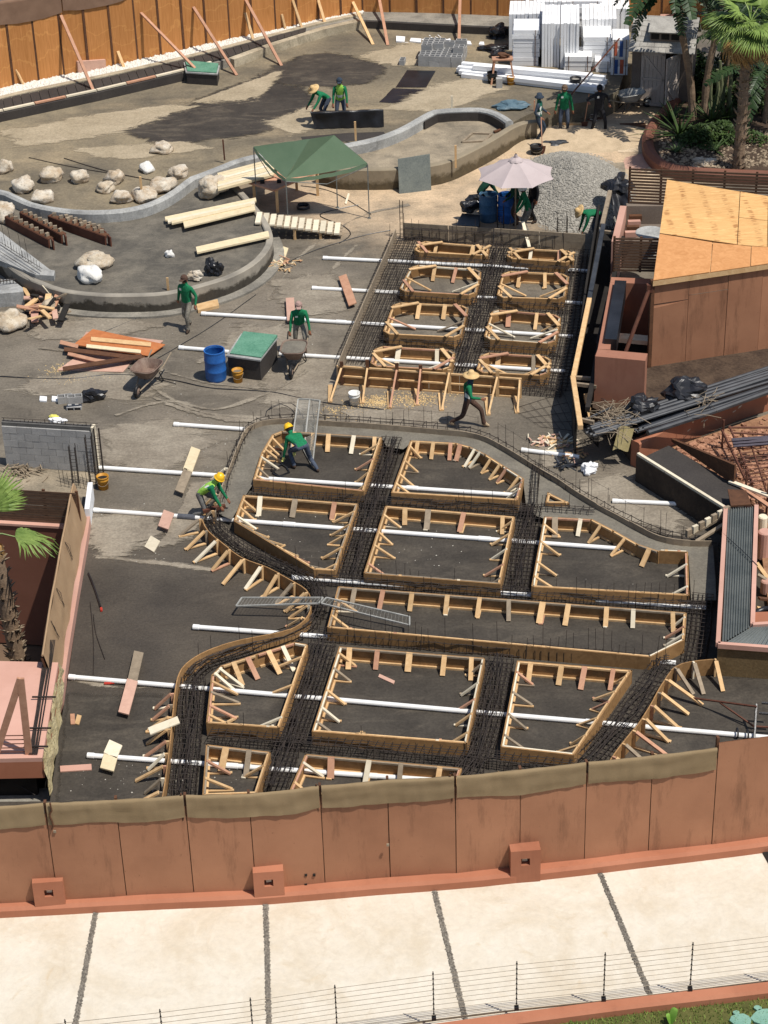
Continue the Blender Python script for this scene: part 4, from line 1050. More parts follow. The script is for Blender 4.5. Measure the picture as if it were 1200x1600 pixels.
for r_ in range(7):
    hgt = .1 + r_ * .2
    if r_ == 6: continue
    x = 0.0 + (.0 if r_ % 2 else -.2); e = L - .02
    while x < e - .05:
        wd = .4
        if x < 0: wd = .2; x0 = 0.0
        else: x0 = x
        if x0 + wd > e: wd = .2
        if x0 + wd > e + .05: break
        o = link('block', blk if wd == .4 else blkh, bw, None)
        p = A + d * (x0 + wd / 2) - f * (.075 + R.uniform(-.004, .004)) + V((0, 0, hgt + .1 * 0)); o.location = p - A; o.rotation_euler = (0, 0, math.atan2(d.y, d.x))
        x = x0 + wd
mb = MB(); b_, t_ = rect_up(A - f * .17, B - f * .17, 1.2, 1.215, .16, 1 if V((d.y, -d.x, 0)).dot(f) > 0 else -1)
for k in range(22):
    p = A + d * (L * (k + .5) / 22) - f * .08; z = 1.2
    mb.tube([Z0(p, z - .1), Z0(p, z + R.uniform(.1, .26))], .009, 4)
for z in (1.32, 1.4):
    mb.tube([Z0(A - f * .08, z), Z0(B - f * .08 + d * .15, z)], .008, 4)
part(mb, 'top_rebar', m_bar, bw, kind='stuff')
mb = MB(); b_, t_ = rect_up(B - d * .02 - f * .17, B + d * .05 - f * .17, 0, 1.32, .2, 1 if V((d.y, -d.x, 0)).dot(f) > 0 else -1); mb.hexa(b_, t_); part(mb, 'end_board', m_pale_w, bw)
column(146, 757, 1.5, 'rebar column at the right end of the block wall', .16); column(119, 757, 1.15, 'rebar column in front of the block wall', .15); column(158, 741, 1.4, 'rebar column just behind the end of the block wall', .13)
mb = MB(); 
for k in range(9):
    x, y = 96 + k * 6, 763 + R.uniform(-3, 3); p = G(x, y); mb.tube([p, p + V((R.uniform(-.03, .03), 0, R.uniform(.3, .65)))], .007, 3)
solo(mb, 'starter_bars', m_bar, 'row of thin starter bars in the pale strip below the block wall', 'rebar', kind='stuff')
flat([(-40, 728), (12, 730), (150, 739), (148, 765), (140, 778), (-60, 770)], 0, m_isl, 'pale_strip')
mb = MB(); c = G(35, 738)
for k in range(70):
    a = R.uniform(0, 6.28); l = R.uniform(.06, .2); p = c + V((R.gauss(0, .28), R.gauss(0, .16), R.uniform(.01, .14))); q = V((math.cos(a), math.sin(a), R.uniform(-.3, .3))) * l
    mb.beam(p - q, p + q, .025, .015)
solo(mb, 'offcut_heap', m_grey_w, 'small heap of grey offcuts at the foot of the block wall', 'heap', kind='stuff')
# sunken court
zw = .42
A, B = G(-80, 815, zw), G(124, 827, zw)
mb = MB(); b_, t_ = rect_up(Z0(A), Z0(B), -3.15, zw, .25, -1 if (B - A).x > 0 else 1); mb.hexa(b_, t_)
court = solo(mb, 'court_wall', m_maroon, 'brown rendered wall dropping into the sunken court at the left edge', 'wall', Z0(A, -3.15))
mb = MB(); b_, t_ = rect_up(Z0(A) + V((0, -.03, 0)), Z0(B) + V((0, -.03, 0)), zw, zw + .06, .32, -1); mb.hexa(b_, t_)
solo(mb, 'wall_coping', m_pink, 'thin pink coping along the top of the brown court wall', 'coping')
A2, B2 = Z0(A) + V((0, .12, 0)), Z0(B) + V((.0, .12, 0))
zt = ZAT(Z0(B2), 770)
slat_screen('slat_screen', 'brown slatted screen on the sunken court wall, behind the fan palm', A2, B2, zw + .06, zt, 13, m_slat, 5, .055)
# tilted cloth hoarding along the court
HB = [(137, 830), (120, 930), (104, 1030), (97, 1085)]
hb = GS(HB, .28); 
ht = thing('cloth_hoarding', 'narrow leaning hoarding covered in tan cloth, running along the sunken court', 'fence', Z0(hb[0], 0))
mb = MB(); wallstrip(mb, [Z0(p) for p in [G(141, 800, .28)] + hb], -.5, .28, .12, off=.05); part(mb, 'ledge', m_pink, ht)
hz = 1.25
hl = smooth_line([Z0(p) + V((-.11, 0, 0)) for p in [G(141, 812, .28)] + hb], .3)
for i in range(7):
    a, b = lerpline(hl, i / 7), lerpline(hl, (i + .985) / 7); mb = MB(); e_ = V((.05, 0, 0)); T_ = V((-.2, 0, 0)); mb.hexa([Z0(a, .1), Z0(b, .1), Z0(b, .1) - e_, Z0(a, .1) - e_], [Z0(a, hz) + T_, Z0(b, hz) + T_, Z0(b, hz) + T_ - e_, Z0(a, hz) + T_ - e_]); part(mb, 'board', m_brown, ht)
mb = MB()
def fn(u, v):
    p = lerpline(hl, u); sg = noise.noise(V((u * 9, v * 3, 4))) * .04
    return V((p.x + .03 - .2 * (1 - v) + sg * .6, p.y, .32 + (hz - .25) * (1 - v) - .05 * math.sin(u * 6.28 * 4) * v ** 2))
mb.grid(fn, 60, 8); part(mb, 'cloth_cover', m_mesh2, ht, smooth=True)
mb = MB(); mb.tube([lerpline(hl, k / 20) + V((-.2, 0, hz + .06 + .02 * math.sin(k))) for k in range(21)], .03, 5); part(mb, 'rolled_edge', m_mesh2, ht)
for u in (.35, .62, .8):
    p = lerpline(hl, u); mb = MB()
    for k in range(5): mb.tube([p + V((-.15, 0, hz)), p + V((-.1 + R.uniform(-.04, .04), R.uniform(-.2, .2), hz - .2)), p + V((-.02, R.uniform(-.1, .1), hz - .5))], .004, 3)
    part(mb, 'tie_wires', m_bar, ht, kind='stuff')
# flat salmon roof with foam on its flank
zr = .95
RF = [(-120, 1030), (91, 1035), (66, 1184), (-120, 1188)]
rf = GS(RF, zr)
hr = thing('flat_roof_house', 'low flat roofed block with pink roof carrying a timber trestle, lower left', 'building', Z0(rf[2], 0))
mb = MB(); mb.prism([Z0(p) for p in rf], zr - .1, zr); part(mb, 'roof', m_pink, hr)
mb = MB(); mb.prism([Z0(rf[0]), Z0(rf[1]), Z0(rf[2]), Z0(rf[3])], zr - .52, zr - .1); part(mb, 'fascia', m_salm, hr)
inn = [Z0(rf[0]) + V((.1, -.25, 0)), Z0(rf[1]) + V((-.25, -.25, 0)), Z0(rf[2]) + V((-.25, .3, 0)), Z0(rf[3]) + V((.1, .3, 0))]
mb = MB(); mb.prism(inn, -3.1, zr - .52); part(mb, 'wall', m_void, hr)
m_pu = M2('yellow_sealing_foam', S(176, 158, 112), S(200, 186, 146), 3, .9, .8, 9, .08, 0)
mb = MB(); pa = [Z0(p) for p in GS([(103, 1062), (96, 1120), (88, 1185), (78, 1245)], 0)]
def fn(u, v):
    p = lerpline(pa, u); q = Z0(between(rf[1], rf[2], min(1, u * 1.15)))
    k = v; r = p * (1 - k) + q * k; return V((r.x + .08 * noise.noise(V((u * 9, v * 4, 2))), r.y, .02 + (zr - .06) * k ** .7 + .05 * noise.noise(V((u * 12, v * 5, 7)))))
mb.grid(fn, 40, 6); part(mb, 'sealing_foam', m_pu, hr, smooth=True)
a, b, c_ = G(-6, 1178, zr), G(45, 1178, zr), OW(32, 1060, Z0(G(-6, 1178, zr)), Z0(G(45, 1178, zr)))
tr = thing('timber_trestle', 'wooden A shaped trestle standing on the pink roof', 'trestle', Z0(a, zr))
for e in (a, b):
    mb = MB(); mb.beam(e, c_, .14, .06, up=(0, 1, 0)); part(mb, 'leg', m_pink_w, tr)
for k in range(5):
    mb = MB(); e = between(a, c_, k * .055 + .03); g = between(b, c_, k * .055 + .03); mb.tube([e - V((.5, 0, 0)), g], .014, 4); part(mb, 'rung', m_rust, tr)
mb = MB()
bu = thing('rebar_bundle', 'bundle of long rebar lying along the edge of the pink roof', 'rebar', G(70, 1110, zr))
for k in range(7):
    p, q = G(80 - k * 2.2, 1040, zr + .04), G(58 - k * 2.0, 1178, zr + .04); mb = MB(); mb.tube([p + V((0, .8, .12)), p, between(p, q, .5) + V((R.uniform(-.03, .03), 0, R.uniform(0, .05))), q], .012, 4); part(mb, 'long_bar', m_bar, bu)
for u in (.4, .75, .95):
    p = between(G(74, 1040, zr), G(52, 1178, zr), u); mb = MB(); mb.beam(p + V((-.2, .0, .08)), p + V((.3, .0, .06)), .03, .03); part(mb, 'tie_bar', m_bar, bu)
mb = MB(); c = G(40, 1232, 0); mb.prism([G(-40, 1222), G(74, 1216), G(78, 1246), G(-40, 1252)], -.4, -.25); struct(mb, 'ledge', m_cem)
mb = MB(); mb.tube([G(-10, 1205, .1), G(55, 1242, -.1)], .012, 4); solo(mb, 'cable', m_bar, 'thin cable slanting through the dark gap under the pink roof', 'cable')

# ---- right: long trench, plywood house, screens, rooms ---------------------
# deep shadowed trench between the footing grid and the rooms
TL = [(936, 318), (926, 380), (915, 450), (904, 540), (896, 610), (900, 655)]
ZW = 1.1
tl = [Z0(p) for p in GS(TL, ZW)]
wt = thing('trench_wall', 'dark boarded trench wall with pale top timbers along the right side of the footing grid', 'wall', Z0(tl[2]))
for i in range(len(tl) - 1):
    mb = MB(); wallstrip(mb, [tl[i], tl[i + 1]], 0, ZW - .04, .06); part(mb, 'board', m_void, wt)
for (a, b, m) in [((953, 300), (941, 352), m_grey_w), ((943, 352), (921, 468), m_hdpe), ((921, 468), (896, 590), m_pine), ((895, 590), (907, 668), m_pine)]:
    mb = MB(); mb.beam(G(*a, ZW + .05), G(*b, ZW + .05), .13, .12); part(mb, 'top_timber', m, wt)
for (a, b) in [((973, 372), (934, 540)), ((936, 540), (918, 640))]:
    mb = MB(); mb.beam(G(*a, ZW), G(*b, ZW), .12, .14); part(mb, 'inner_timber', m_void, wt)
for (a, b) in [((899, 600), (932, 604)), ((899, 590), (928, 592)), ((905, 655), (928, 660)), ((944, 362), (960, 364))]:
    mb = MB(); mb.beam(G(*a, ZW), G(*b, ZW), .08, .09); part(mb, 'spreader', m_grey_w, wt)
mb = MB(); mb.beam(G(915, 615, .9), G(925, 668, .1), .12, .06); part(mb, 'loose_board', m_pine, wt)
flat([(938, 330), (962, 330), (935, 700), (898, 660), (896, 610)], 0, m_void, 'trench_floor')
# plywood covered house
FL = G(1014, 606); FR = G(1290, 562)
ztop = ZAT(FL, 437)
back = Z0(G(1041, 297, ztop)); fl0 = Z0(FL); depth = back - fl0
dF = (FR - FL).normalized()
ph = thing('plywood_house', 'tall house boxed in salmon painted plywood with a bright plywood roof', 'building', Z0(FL))
# salmon sheets of the front wall
us = [0, .195, .41, .60, .80, 1.0]; Lf = (FR - FL).length
sdn = V((dF.y, -dF.x, 0))
if sdn.y > 0: sdn = -sdn
for i in range(5):
    a, b = fl0 + dF * Lf * us[i] + dF * .006, fl0 + dF * Lf * us[i + 1] - dF * .006
    o = sdn * R.uniform(.0, .02)
    zs = [(.0, ztop - .75 + .12 * i), (ztop - .73 + .12 * i, ztop)] if i < 2 else [(0.0, ztop)]
    for (z0, z1) in zs:
        mb = MB(); mb.hexa([Z0(a + o, z0), Z0(b + o, z0), Z0(b - sdn * .02, z0), Z0(a - sdn * .02, z0)], [Z0(a + o, z1 - (.1 if z1 < ztop and i == 0 else 0)), Z0(b + o, z1), Z0(b - sdn * .02, z1), Z0(a - sdn * .02, z1)]); part(mb, 'front_sheet', m_panel, ph)
# left wall
dl = (back - fl0)
for i in range(4):
    a, b = fl0 + dl * (i / 4), fl0 + dl * ((i + .99) / 4); mb = MB(); wallstrip(mb, [a, b], 0, ztop - .02, .03); part(mb, 'side_sheet', m_panel, ph)
mb = MB(); mb.box(Z0(fl0 + dF * -.03 + sdn * .0, ztop / 2), (.1, .1, ztop), math.atan2(dF.y, dF.x)); part(mb, 'corner_post', m_brown, ph)
m_roof2 = wood_mat('orange_roof_ply', S(190, 132, 80), S(214, 156, 102), .1, .2)
# roof sheets in two bands, slightly pitched
nR = G(1200, 432, ztop)
eL = [fl0 + sdn * .1 - dF * .06, fl0 + dl * .42, back]; 
ups = V((0, 0, .10))
rr = .0
def rp(u, v):
    """u along the front, v to the back; the back edge turns as in the photo"""
    fr = fl0 + sdn * .1 - dF * .06 + dF * (Lf * u); bkR = Z0(G(1300, 340, ztop)); bk = back + (bkR - back) * u
    p = fr + (bk - fr) * v; return Z0(p, ztop + .03 + .35 * v * (1 - .2 * v))
vs_ = [0, .40, .55, .7, .85, 1.0]
vs2 = lambda u: .44 - .34 * u
bands = [(lambda u: 0, lambda u: vs2(u) - .004, [0, .31, .53, .77, 1.0]), (lambda u: vs2(u) + .0, lambda u: .5 * (1 + vs2(u)) - .003, [0, .45, .62, 1.0]), (lambda u: .5 * (1 + vs2(u)), lambda u: 1, [0, .45, .62, 1.0])]
for bi, (v0, v1, ul) in enumerate(bands):
    for i in range(len(ul) - 1):
        z = V((0, 0, .012 * R.random() + (.012 if bi else 0)))
        ua, ub = ul[i] + .002, ul[i + 1] - .002; P = [rp(ua, v0(ua)) + z, rp(ub, v0(ub)) + z, rp(ub, v1(ub)) + z, rp(ua, v1(ua)) + z]
        mb = MB(); mb.hexa([p - V((0, 0, .02)) for p in P], P); part(mb, 'roof_sheet', m_roof if bi else m_roof2, ph)
mb = MB(); mb.hexa([Z0(rp(0, 0), ztop - .14), Z0(rp(1, 0), ztop - .14), Z0(rp(1, 1), ztop - .1), Z0(rp(0, 1), ztop - .1)], [Z0(rp(0, 0), ztop - .0), Z0(rp(1, 0), ztop - .0), Z0(rp(1, 1), ztop + .2), Z0(rp(0, 1), ztop + .2)])
part(mb, 'roof_frame', m_pine, ph)
# rusty pole leaning by the house corner
mb = MB(); mb.tube([G(948, 628, .3), OW(1015, 450, Z0(FL), Z0(FL) + V((1, .05, 0)))], .055, 8)
mb.box(OW(1015, 450, Z0(FL), Z0(FL) + V((1, .05, 0))), (.16, .14, .22)); solo(mb, 'steel_prop', m_rust, 'rusty steel prop leaning against the corner of the plywood house', 'prop')
# rooms left of the house: low walls with dark openings
def wallpx(name, label, a, b, z0, z1, th, mat, cat='wall', away=1):
    A, B = G(*a, z1), G(*b, z1); mb = MB(); bb, tt = rect_up(Z0(A), Z0(B), z0, z1, th, away); mb.hexa(bb, tt); return solo(mb, name, mat, label, cat, Z0(A, z0))
zc = 2.0
m_roomw = stucco_mat('shaded_room_stucco', S(148, 100, 80), S(162, 114, 92), .3)  # salmon walls toned browner, their partial shade put into the colour
m_room = M2('grey_floor_and_wall_shade', S(108, 96, 86), S(124, 112, 100), 1, .8)  # floor grey; on the court's back wall it paints in shade
rm = thing('bath_house', 'salmon rendered room block with dark openings, left of the plywood house', 'building', G(950, 600))
P = [G(953, 432, zc), G(1024, 433, zc), G(1024, 560, zc), G(936, 560, zc)]
# ring of walls: back, left, front
def ring(mb, a, b, wd, z0, z1):
    d = (b - a).normalized(); s_ = V((d.y, -d.x, 0)) * wd
    mb.hexa([Z0(a, z0), Z0(b, z0), Z0(b + s_, z0), Z0(a + s_, z0)], [Z0(a, z1), Z0(b, z1), Z0(b + s_, z1), Z0(a + s_, z1)])
p0, p1 = G(955, 433, zc), G(1030, 436, zc); q0, q1 = G(934, 545, zc), G(1012, 552, zc)
mb = MB(); ring(mb, Z0(p0), Z0(p1), .35, 0, zc); part(mb, 'back_wall', m_roomw, rm)
mb = MB(); ring(mb, Z0(q0), Z0(p0), .32, 0, zc - .004); part(mb, 'left_wall', m_roomw, rm)
mb = MB(); ring(mb, Z0(q0), Z0(q1), .42, 0, zc - .008); part(mb, 'front_wall', m_roomw, rm)
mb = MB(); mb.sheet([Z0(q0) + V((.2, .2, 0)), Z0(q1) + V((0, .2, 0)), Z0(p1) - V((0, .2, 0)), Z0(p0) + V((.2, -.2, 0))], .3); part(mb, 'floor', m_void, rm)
mb = MB(); u0, u1 = between(q0, p0, .55), between(q1, p1, .55); mb.beam(Z0(u0, 1.1) + V((.3, 0, 0)), Z0(u1, 1.1), .35, .12); part(mb, 'white_ledge', m_pale_w, rm)
mb = MB(); u0, u1 = between(q0, p0, .3), between(q1, p1, .3)
for k in range(3): mb.beam(Z0(u0, .45) + V((.4, k * .5, 0)), Z0(u1, .45) + V((-.1, k * .5, 0)), .3, .1)
part(mb, 'step_edges', m_cem, rm, kind='stuff')
mb = MB(); e0, e1 = G(964, 446, zc), G(948, 538, zc); mb.beam(Z0(e0, zc - .1) + V((.1, 0, 0)), Z0(e1, zc - .1) + V((.1, 0, 0)), .32, .5); part(mb, 'dark_parapet', m_blackp, rm)
slat_screen('slat_screen', 'brown slatted screen between the trench and the plywood roof', Z0(G(960, 430, zc)) + V((0, .25, 0)), Z0(G(1032, 432, zc)) + V((.2, .25, 0)), zc, ZAT(Z0(G(960, 430, zc)) + V((0, .25, 0)), 371), 12, m_slat, 3, .06, 'brown slatted screens by the plywood house')
# upper court with a round table
cz = .9
cf = GS([(975, 376), (1100, 384), (1100, 318), (984, 318)], cz)
mb = MB(); mb.prism([Z0(p) for p in cf], 0, cz); part(mb, 'upper_floor', m_room, rm)
wa, wb = G(979, 322, 1.5), G(1048, 322, 1.5)
mb = MB(); ring(mb, Z0(wb), Z0(wa), .25, 0, 1.5); part(mb, 'court_back_wall', m_room, rm)  # wall's shade is painted in by this darker grey
wc = G(966, 378, 1.5)
mb = MB(); ring(mb, Z0(wa), Z0(wc), .2, 0, 1.504); part(mb, 'court_side_wall', m_pink, rm)
for k in range(4):
    p = G(993 - k * 2.2, 340 + k * 8.5, 1.2); mb = MB(); mb.box(p, (.38, .16, .16)); part(mb, 'step_block', m_pink if k % 2 else m_brown, rm)
c = G(1017, 364, cz + .75); tb = thing('round_table', 'round grey table in the court below the slatted screen', 'table', Z0(c, cz))
mb = MB(); mb.lathe([(0, .73), (.44, .73), (.46, .75), (.46, .77), (.44, .785), (0, .785)], 22); part(mb, 'tabletop', m_kerb, tb, local=True)
mb = MB(); mb.lathe([(.3, 0), (.3, .03), (.06, .06), (.05, .74)], 12); part(mb, 'pedestal', m_cem, tb, local=True)
sA, sB = Z0(G(983, 319, 1.52)) + V((0, .1, 0)), Z0(G(1230, 330, 1.52)) + V((0, .1, 0))
slat_screen('slat_screen', 'wide brown slatted screen behind the plywood roof, below the palms', sA, sB, 1.0, ZAT(sA, 262), 17, m_slat, 6, .062, 'brown slatted screens by the plywood house')
# ---- curved planter with palms (top right)
PLN = [(1072, 140), (1050, 160), (1030, 180), (1016, 200), (1012, 220), (1020, 240), (1040, 256), (1075, 264), (1130, 268), (1230, 272)]
pl = smooth_line([Z0(p) for p in GS(PLN, .35)], .3)
m_soil = M2('planter_soil', S(52, 40, 32), S(86, 70, 56), 1.5, .95, .6, 12, .05, 0)
mb = MB(); mb.prism(pl + [Z0(G(1500, 272)), Z0(G(1500, 80)), Z0(G(1100, 120))], .01, .25); struct(mb, 'planter_bed', m_soil)
mb = MB(); wallstrip(mb, pl, 0, .42, .38, bev=.12); solo(mb, 'planter_kerb', m_maroon, 'rounded brown kerb curving round the palm bed', 'kerb')
m_path = cement_mat('pale_path_stone', S(184, 164, 136), S(212, 190, 160), S(140, 122, 98), .4)
for i, (px, lb) in enumerate([([(978, 246), (1004, 240), (1024, 256), (1000, 268), (968, 262)], 'pale'), ([(1012, 262), (1030, 256), (1046, 262), (1040, 274), (1010, 274)], 'small'), ([(966, 238), (1004, 238), (1016, 230), (996, 222), (962, 226)], 'upper')]):
    flat(px, 0, m_path if i else m_pinkply, 'flagstone', .006 + i * .002)
flat([(940, 256), (975, 254), (978, 272), (958, 282), (936, 276)], 0, m_isl, 'grey_path_patch', .012)  # patch in the darker grey cement tone
mb = MB(); mb.sheet([G(968, 193), G(1008, 192), G(1012, 205), G(972, 206)], .012); struct(mb, 'grate_panel', m_brown)
# bottom right: bank, red rubble, walls and corrugated planter
BK2 = [(985, 712), (1050, 690), (1100, 664), (1150, 645), (1210, 626), (1300, 600)]
zb_ = .75
bl = smooth_line([Z0(p) for p in GS([(993, 690), (1050, 660), (1100, 636), (1150, 615), (1210, 597), (1300, 575)], zb_)], .4)
mb = MB(); wallstrip(mb, bl, 0, zb_, .28, bev=.04); solo(mb, 'bank_wall', m_salm, 'salmon retaining wall with paint flecks below the stack of black pipes', 'wall', Z0(bl[0]))
flk = MB()
for k in range(14):
    u = R.uniform(.25, .6); p = lerpline(bl, u); q = lerpline(bl, u + .01) - p; sd = V((q.y, -q.x, 0)).normalized()
    if sd.y > 0: sd = -sd
    p = p + sd * .148 + V((0, 0, R.uniform(.3, .7))); t_ = q.normalized()
    flk.add([p - t_ * .06 - V((0, 0, .015)), p + t_ * .05 + V((0, 0, .01)), p + t_ * .06 + V((0, 0, .035)), p - t_ * .05 + V((0, 0, .02))], [(0, 1, 2, 3)])
struct(flk, 'paint_flecks', m_pale_w, kind='stuff')
mb = MB(); mb.prism(bl + [Z0(G(1300, 530)), Z0(G(1010, 600)), Z0(G(925, 610)), Z0(G(925, 670)), Z0(G(960, 690))], .01, zb_ - .1); struct(mb, 'bank_fill', m_soil)
m_red = M2('red_rubble', S(128, 88, 68), S(186, 140, 112), 5, .9, .6, 15, .04, .3)
m_redsoil = M2('reddish_soil', S(120, 84, 62), S(164, 126, 96), 1.6, .95, .6, 9, .06, 0)
mb = MB(); mb.prism([G(1040, 700), G(1100, 690), G(1200, 655), G(1320, 620), G(1400, 900), G(1300, 1000), G(1204, 985), G(1180, 800), G(1150, 760), G(1090, 735)], .02, .16); struct(mb, 'red_soil', m_redsoil)
mb = MB()
def rs():
    x, y = R.choice([(R.uniform(1060, 1215), R.uniform(655, 735)), (R.uniform(1120, 1215), R.uniform(720, 800)), (R.uniform(1060, 1150), R.uniform(680, 720))]); return G(x, y, .16)
for k in range(900):
    p = rs(); x, y = PR(p)
    if y < 705 - (x - 1040) * .36 + 4 or y > 702 + (x - 1040) * .85: continue
    s_ = R.uniform(.03, .10) * (1.4 if R.random() < .15 else 1)
    mb.box(p + V((0, 0, s_ * .3)), (s_ * 1.6, s_, s_ * .8), 0, 0, Matrix.Rotation(R.uniform(0, 6), 3, 'Z') @ Matrix.Rotation(R.uniform(-.6, .6), 3, 'X'))
struct(mb, 'red_rubble', m_red, kind='stuff')
# diagonal black lined channel
ch = [G(994, 712, .75), G(1140, 790, .75), G(1128, 770, .75)]
cw = thing('lined_channel', 'diagonal channel lined in dark felt with a pale timber edge, right of the slab', 'channel', G(1060, 770))
a, b = G(997, 708, .8), G(1132, 792, .8); a2, b2 = G(1045, 695, .62), G(1168, 768, .62)
mb = MB(); mb.hexa([Z0(a), Z0(b), Z0(b2), Z0(a2)], [Z0(a, .60), Z0(b, .60), Z0(b2, .60), Z0(a2, .60)]); part(mb, 'felt_floor', m_tarred, cw)
mb = MB(); d = (b - a).normalized(); mb.hexa([Z0(a - V((.05, .03, 0))), Z0(b - V((.05, .03, 0))), Z0(b), Z0(a)], [a - V((.05, .03, 0.06)), b - V((.05, .03, .06)), b - V((0, 0, .06)), a - V((0, 0, .06))]); part(mb, 'face', cement_mat('dark_rough_wall', S(44, 36, 31), S(72, 60, 50), S(22, 19, 17), .6), cw)  # face in a dark, rough brownish tone
for i in range(3):
    mb = MB(); mb.beam(a + (b - a) * (i / 3) - V((0, 0, .02)), a + (b - a) * ((i + .99) / 3) - V((0, 0, .02)), .08, .07); part(mb, 'edge_timber', m_pale_w, cw)
mb = MB(); s0, s1 = G(1049, 690, .62), G(1146, 757, .62); t0_, t1_ = G(1052, 688, 1.1), G(1142, 742, 1.25)
mb.hexa([s0, s1, s1 + V((.05, .05, 0)), s0 + V((.05, .05, 0))], [t0_ * .0 + Z0(s0, ZAT(s0, 686)), Z0(s1, ZAT(s1, 727)), Z0(s1 + V((.05, .05, 0)), ZAT(s1, 727)), Z0(s0 + V((.05, .05, 0)), ZAT(s0, 686))])
part(mb, 'leaning_plywood', m_brown, cw)
mb = MB(); e = G(1140, 752, .66); mb.beam(e, G(1215, 780, .7), .12, .05); part(mb, 'loose_timber', m_pale_w, cw)
mb = MB(); mb.beam(G(1160, 762, .66), G(1215, 800, .5), .12, .05); part(mb, 'loose_timber', m_pink_w, cw)
# corrugated planter
m_corr = M2('dark_corrugated', S(84, 90, 90), S(106, 110, 108), 1.2, .55, .2, 30, .005, .1, .4, .6, spec=.5)
zp = .85
OUT = [(1133, 790), (1128, 880), (1124, 1006), (1210, 1012)]
o_ = GS([(1134, 792), (1122, 1006), (1230, 1014), (1230, 973), (1176, 976), (1182, 790)], zp)
cp = thing('corrugated_planter', 'L shaped pink rimmed planter covered with dark corrugated sheet', 'planter', Z0(o_[0]))
mb = MB(); mb.prism([Z0(p) for p in o_], 0, zp - .12); part(mb, 'body', cement_mat('olive_render', S(112, 92, 62), S(134, 112, 78), S(84, 70, 48), .4), cp)
def rim(a, b, wd=.10):
    mb = MB(); mb.beam(a - V((0, 0, .03)), b - V((0, 0, .03)), wd, .12); part(mb, 'rim', m_pink, cp)
for i in range(5): rim(o_[i], o_[i + 1])
d1 = (o_[1] - o_[0]); n = 19
for leg in (0, 1):
    mb = MB()
    if leg == 0: a, b, c_, e = o_[0], o_[5], o_[4], o_[1] + (o_[2] - o_[1]) * .02
    else: a, b, c_, e = o_[1], o_[4], o_[3], o_[2]
    if leg == 0:
        cr = lambda u, v: (a + (b - a) * u) * (1 - v) + (e + (o_[4] - e) * u) * v
    else:
        cr = lambda u, v: (o_[1] + (o_[2] - o_[1]) * u) * (1 - v) + (o_[4] + (o_[3] - o_[4]) * u) * v
    N = 44 if leg == 0 else 56
    mb.grid(lambda u, v: (lambda p: V((p.x, p.y, zp - .035 + .022 * math.sin(u * N / 4 * 6.2832) + (-.001 if leg else 0))))(cr(.07 + u * .86 if leg == 0 else .05 + u * .95, .0 + v * 1.0 if leg == 0 else .08 + v * .88)), N * 2, 1)
    part(mb, 'corrugated_sheet', m_corr, cp)
mb = MB(); hx = GS([(1137, 764), (1166, 766), (1174, 788), (1142, 790)], zp + .06); mb.hexa([p - V((0, 0, .04)) for p in hx], hx); part(mb, 'access_board', m_brown, cp)
mb = MB(); a = G(1129, 834, zp); mb.tube([a + V((0, 0, .02)), between(a, G(1182, 882, zp), .5) + V((0, 0, .03)), G(1184, 884, zp + .04)], .012, 4); solo(mb, 'cable', m_blackp, 'black cable slanting across the corrugated planter', 'cable')
fp = GS([(1127, 1052), (1164, 1056)], .02); mb = MB()
mb.hexa([fp[0], fp[1], fp[1] + V((0, .08, 0)), fp[0] + V((0, .08, 0))], [Z0(fp[0] + V((0, .12, 0)), .62), Z0(fp[1] + V((0, .12, 0)), .60), Z0(fp[1] + V((0, .16, 0)), .60), Z0(fp[0] + V((0, .16, 0)), .62)])
solo(mb, 'plywood_offcut', m_brown, 'dark square board leaning on the near face of the corrugated planter', 'plywood')
mb = MB(); mb.beam(G(1168, 1046, .05), G(1230, 1050, .05), .2, .1); solo(mb, 'concrete_strip', m_kerb, 'pale concrete strip at the foot of the corrugated planter', 'strip')
# stepped timber flight from slab to planter
st = thing('bolt_rack', 'short slanting timber with upright blocks, between the fresh concrete and the corrugated planter', 'timber', G(1100, 830))
a, b = G(1076, 838, .3), G(1140, 800, .72)
mb = MB(); mb.beam(a, b, .1, .06); part(mb, 'rail', m_grey_w, st)
mb = MB(); mb.beam(a + V((.15, -.25, 0)), b + V((.15, -.2, 0)), .1, .05); part(mb, 'rail', m_grey_w, st)
for k in range(7):
    p = a + (b - a) * (k / 6.5); mb = MB(); mb.box(p + V((0, 0, .1)), (.16, .08, .2), .6); part(mb, 'block', m_pale_w if k % 2 else m_grey_w, st)
# far right clutter beyond the planter
for (x, y, r_, h, m, lb) in [(1190, 815, .12, .5, m_pale_w, 'cream pipe stub beside the corrugated planter'), (1192, 850, .16, .7, m_pink, 'pink drum shaped post beside the corrugated planter'), (1196, 905, .13, .3, m_pink, 'low pink stub beside the corrugated planter')]:
    mb = MB(); p = G(x, y + 20, .1); mb.lathe([(0, 0), (r_, 0), (r_, h), (r_ * .8, h + .03), (0, h + .03)], 14, p); solo(mb, 'post_stub', m, lb, 'post', p)
for i, (a, b, m) in enumerate([((1182, 880), (1215, 925), m_pine), ((1184, 898), (1212, 915), m_grey_w), ((1183, 950), (1215, 958), m_pine), ((1186, 935), (1215, 938), m_brown)]):
    mb = MB(); mb.beam(G(*a, .5), G(*b, .3), .1, .05); solo(mb, 'timber_offcut', m, ['long pale', 'weathered', 'low pale', 'dark brown'][i] + ' timber offcut behind the corrugated planter at the right edge', 'timber')
mb = MB(); c = G(1197, 962, .6); mb.tube([c + V((math.cos(k * .5236) * .26, math.sin(k * .5236) * .26, .03 * math.sin(k))) for k in range(13)], .07, 8); solo(mb, 'tyre', m_blackp, 'black tyre lying in the corner of the corrugated planter', 'tyre', smooth=True)
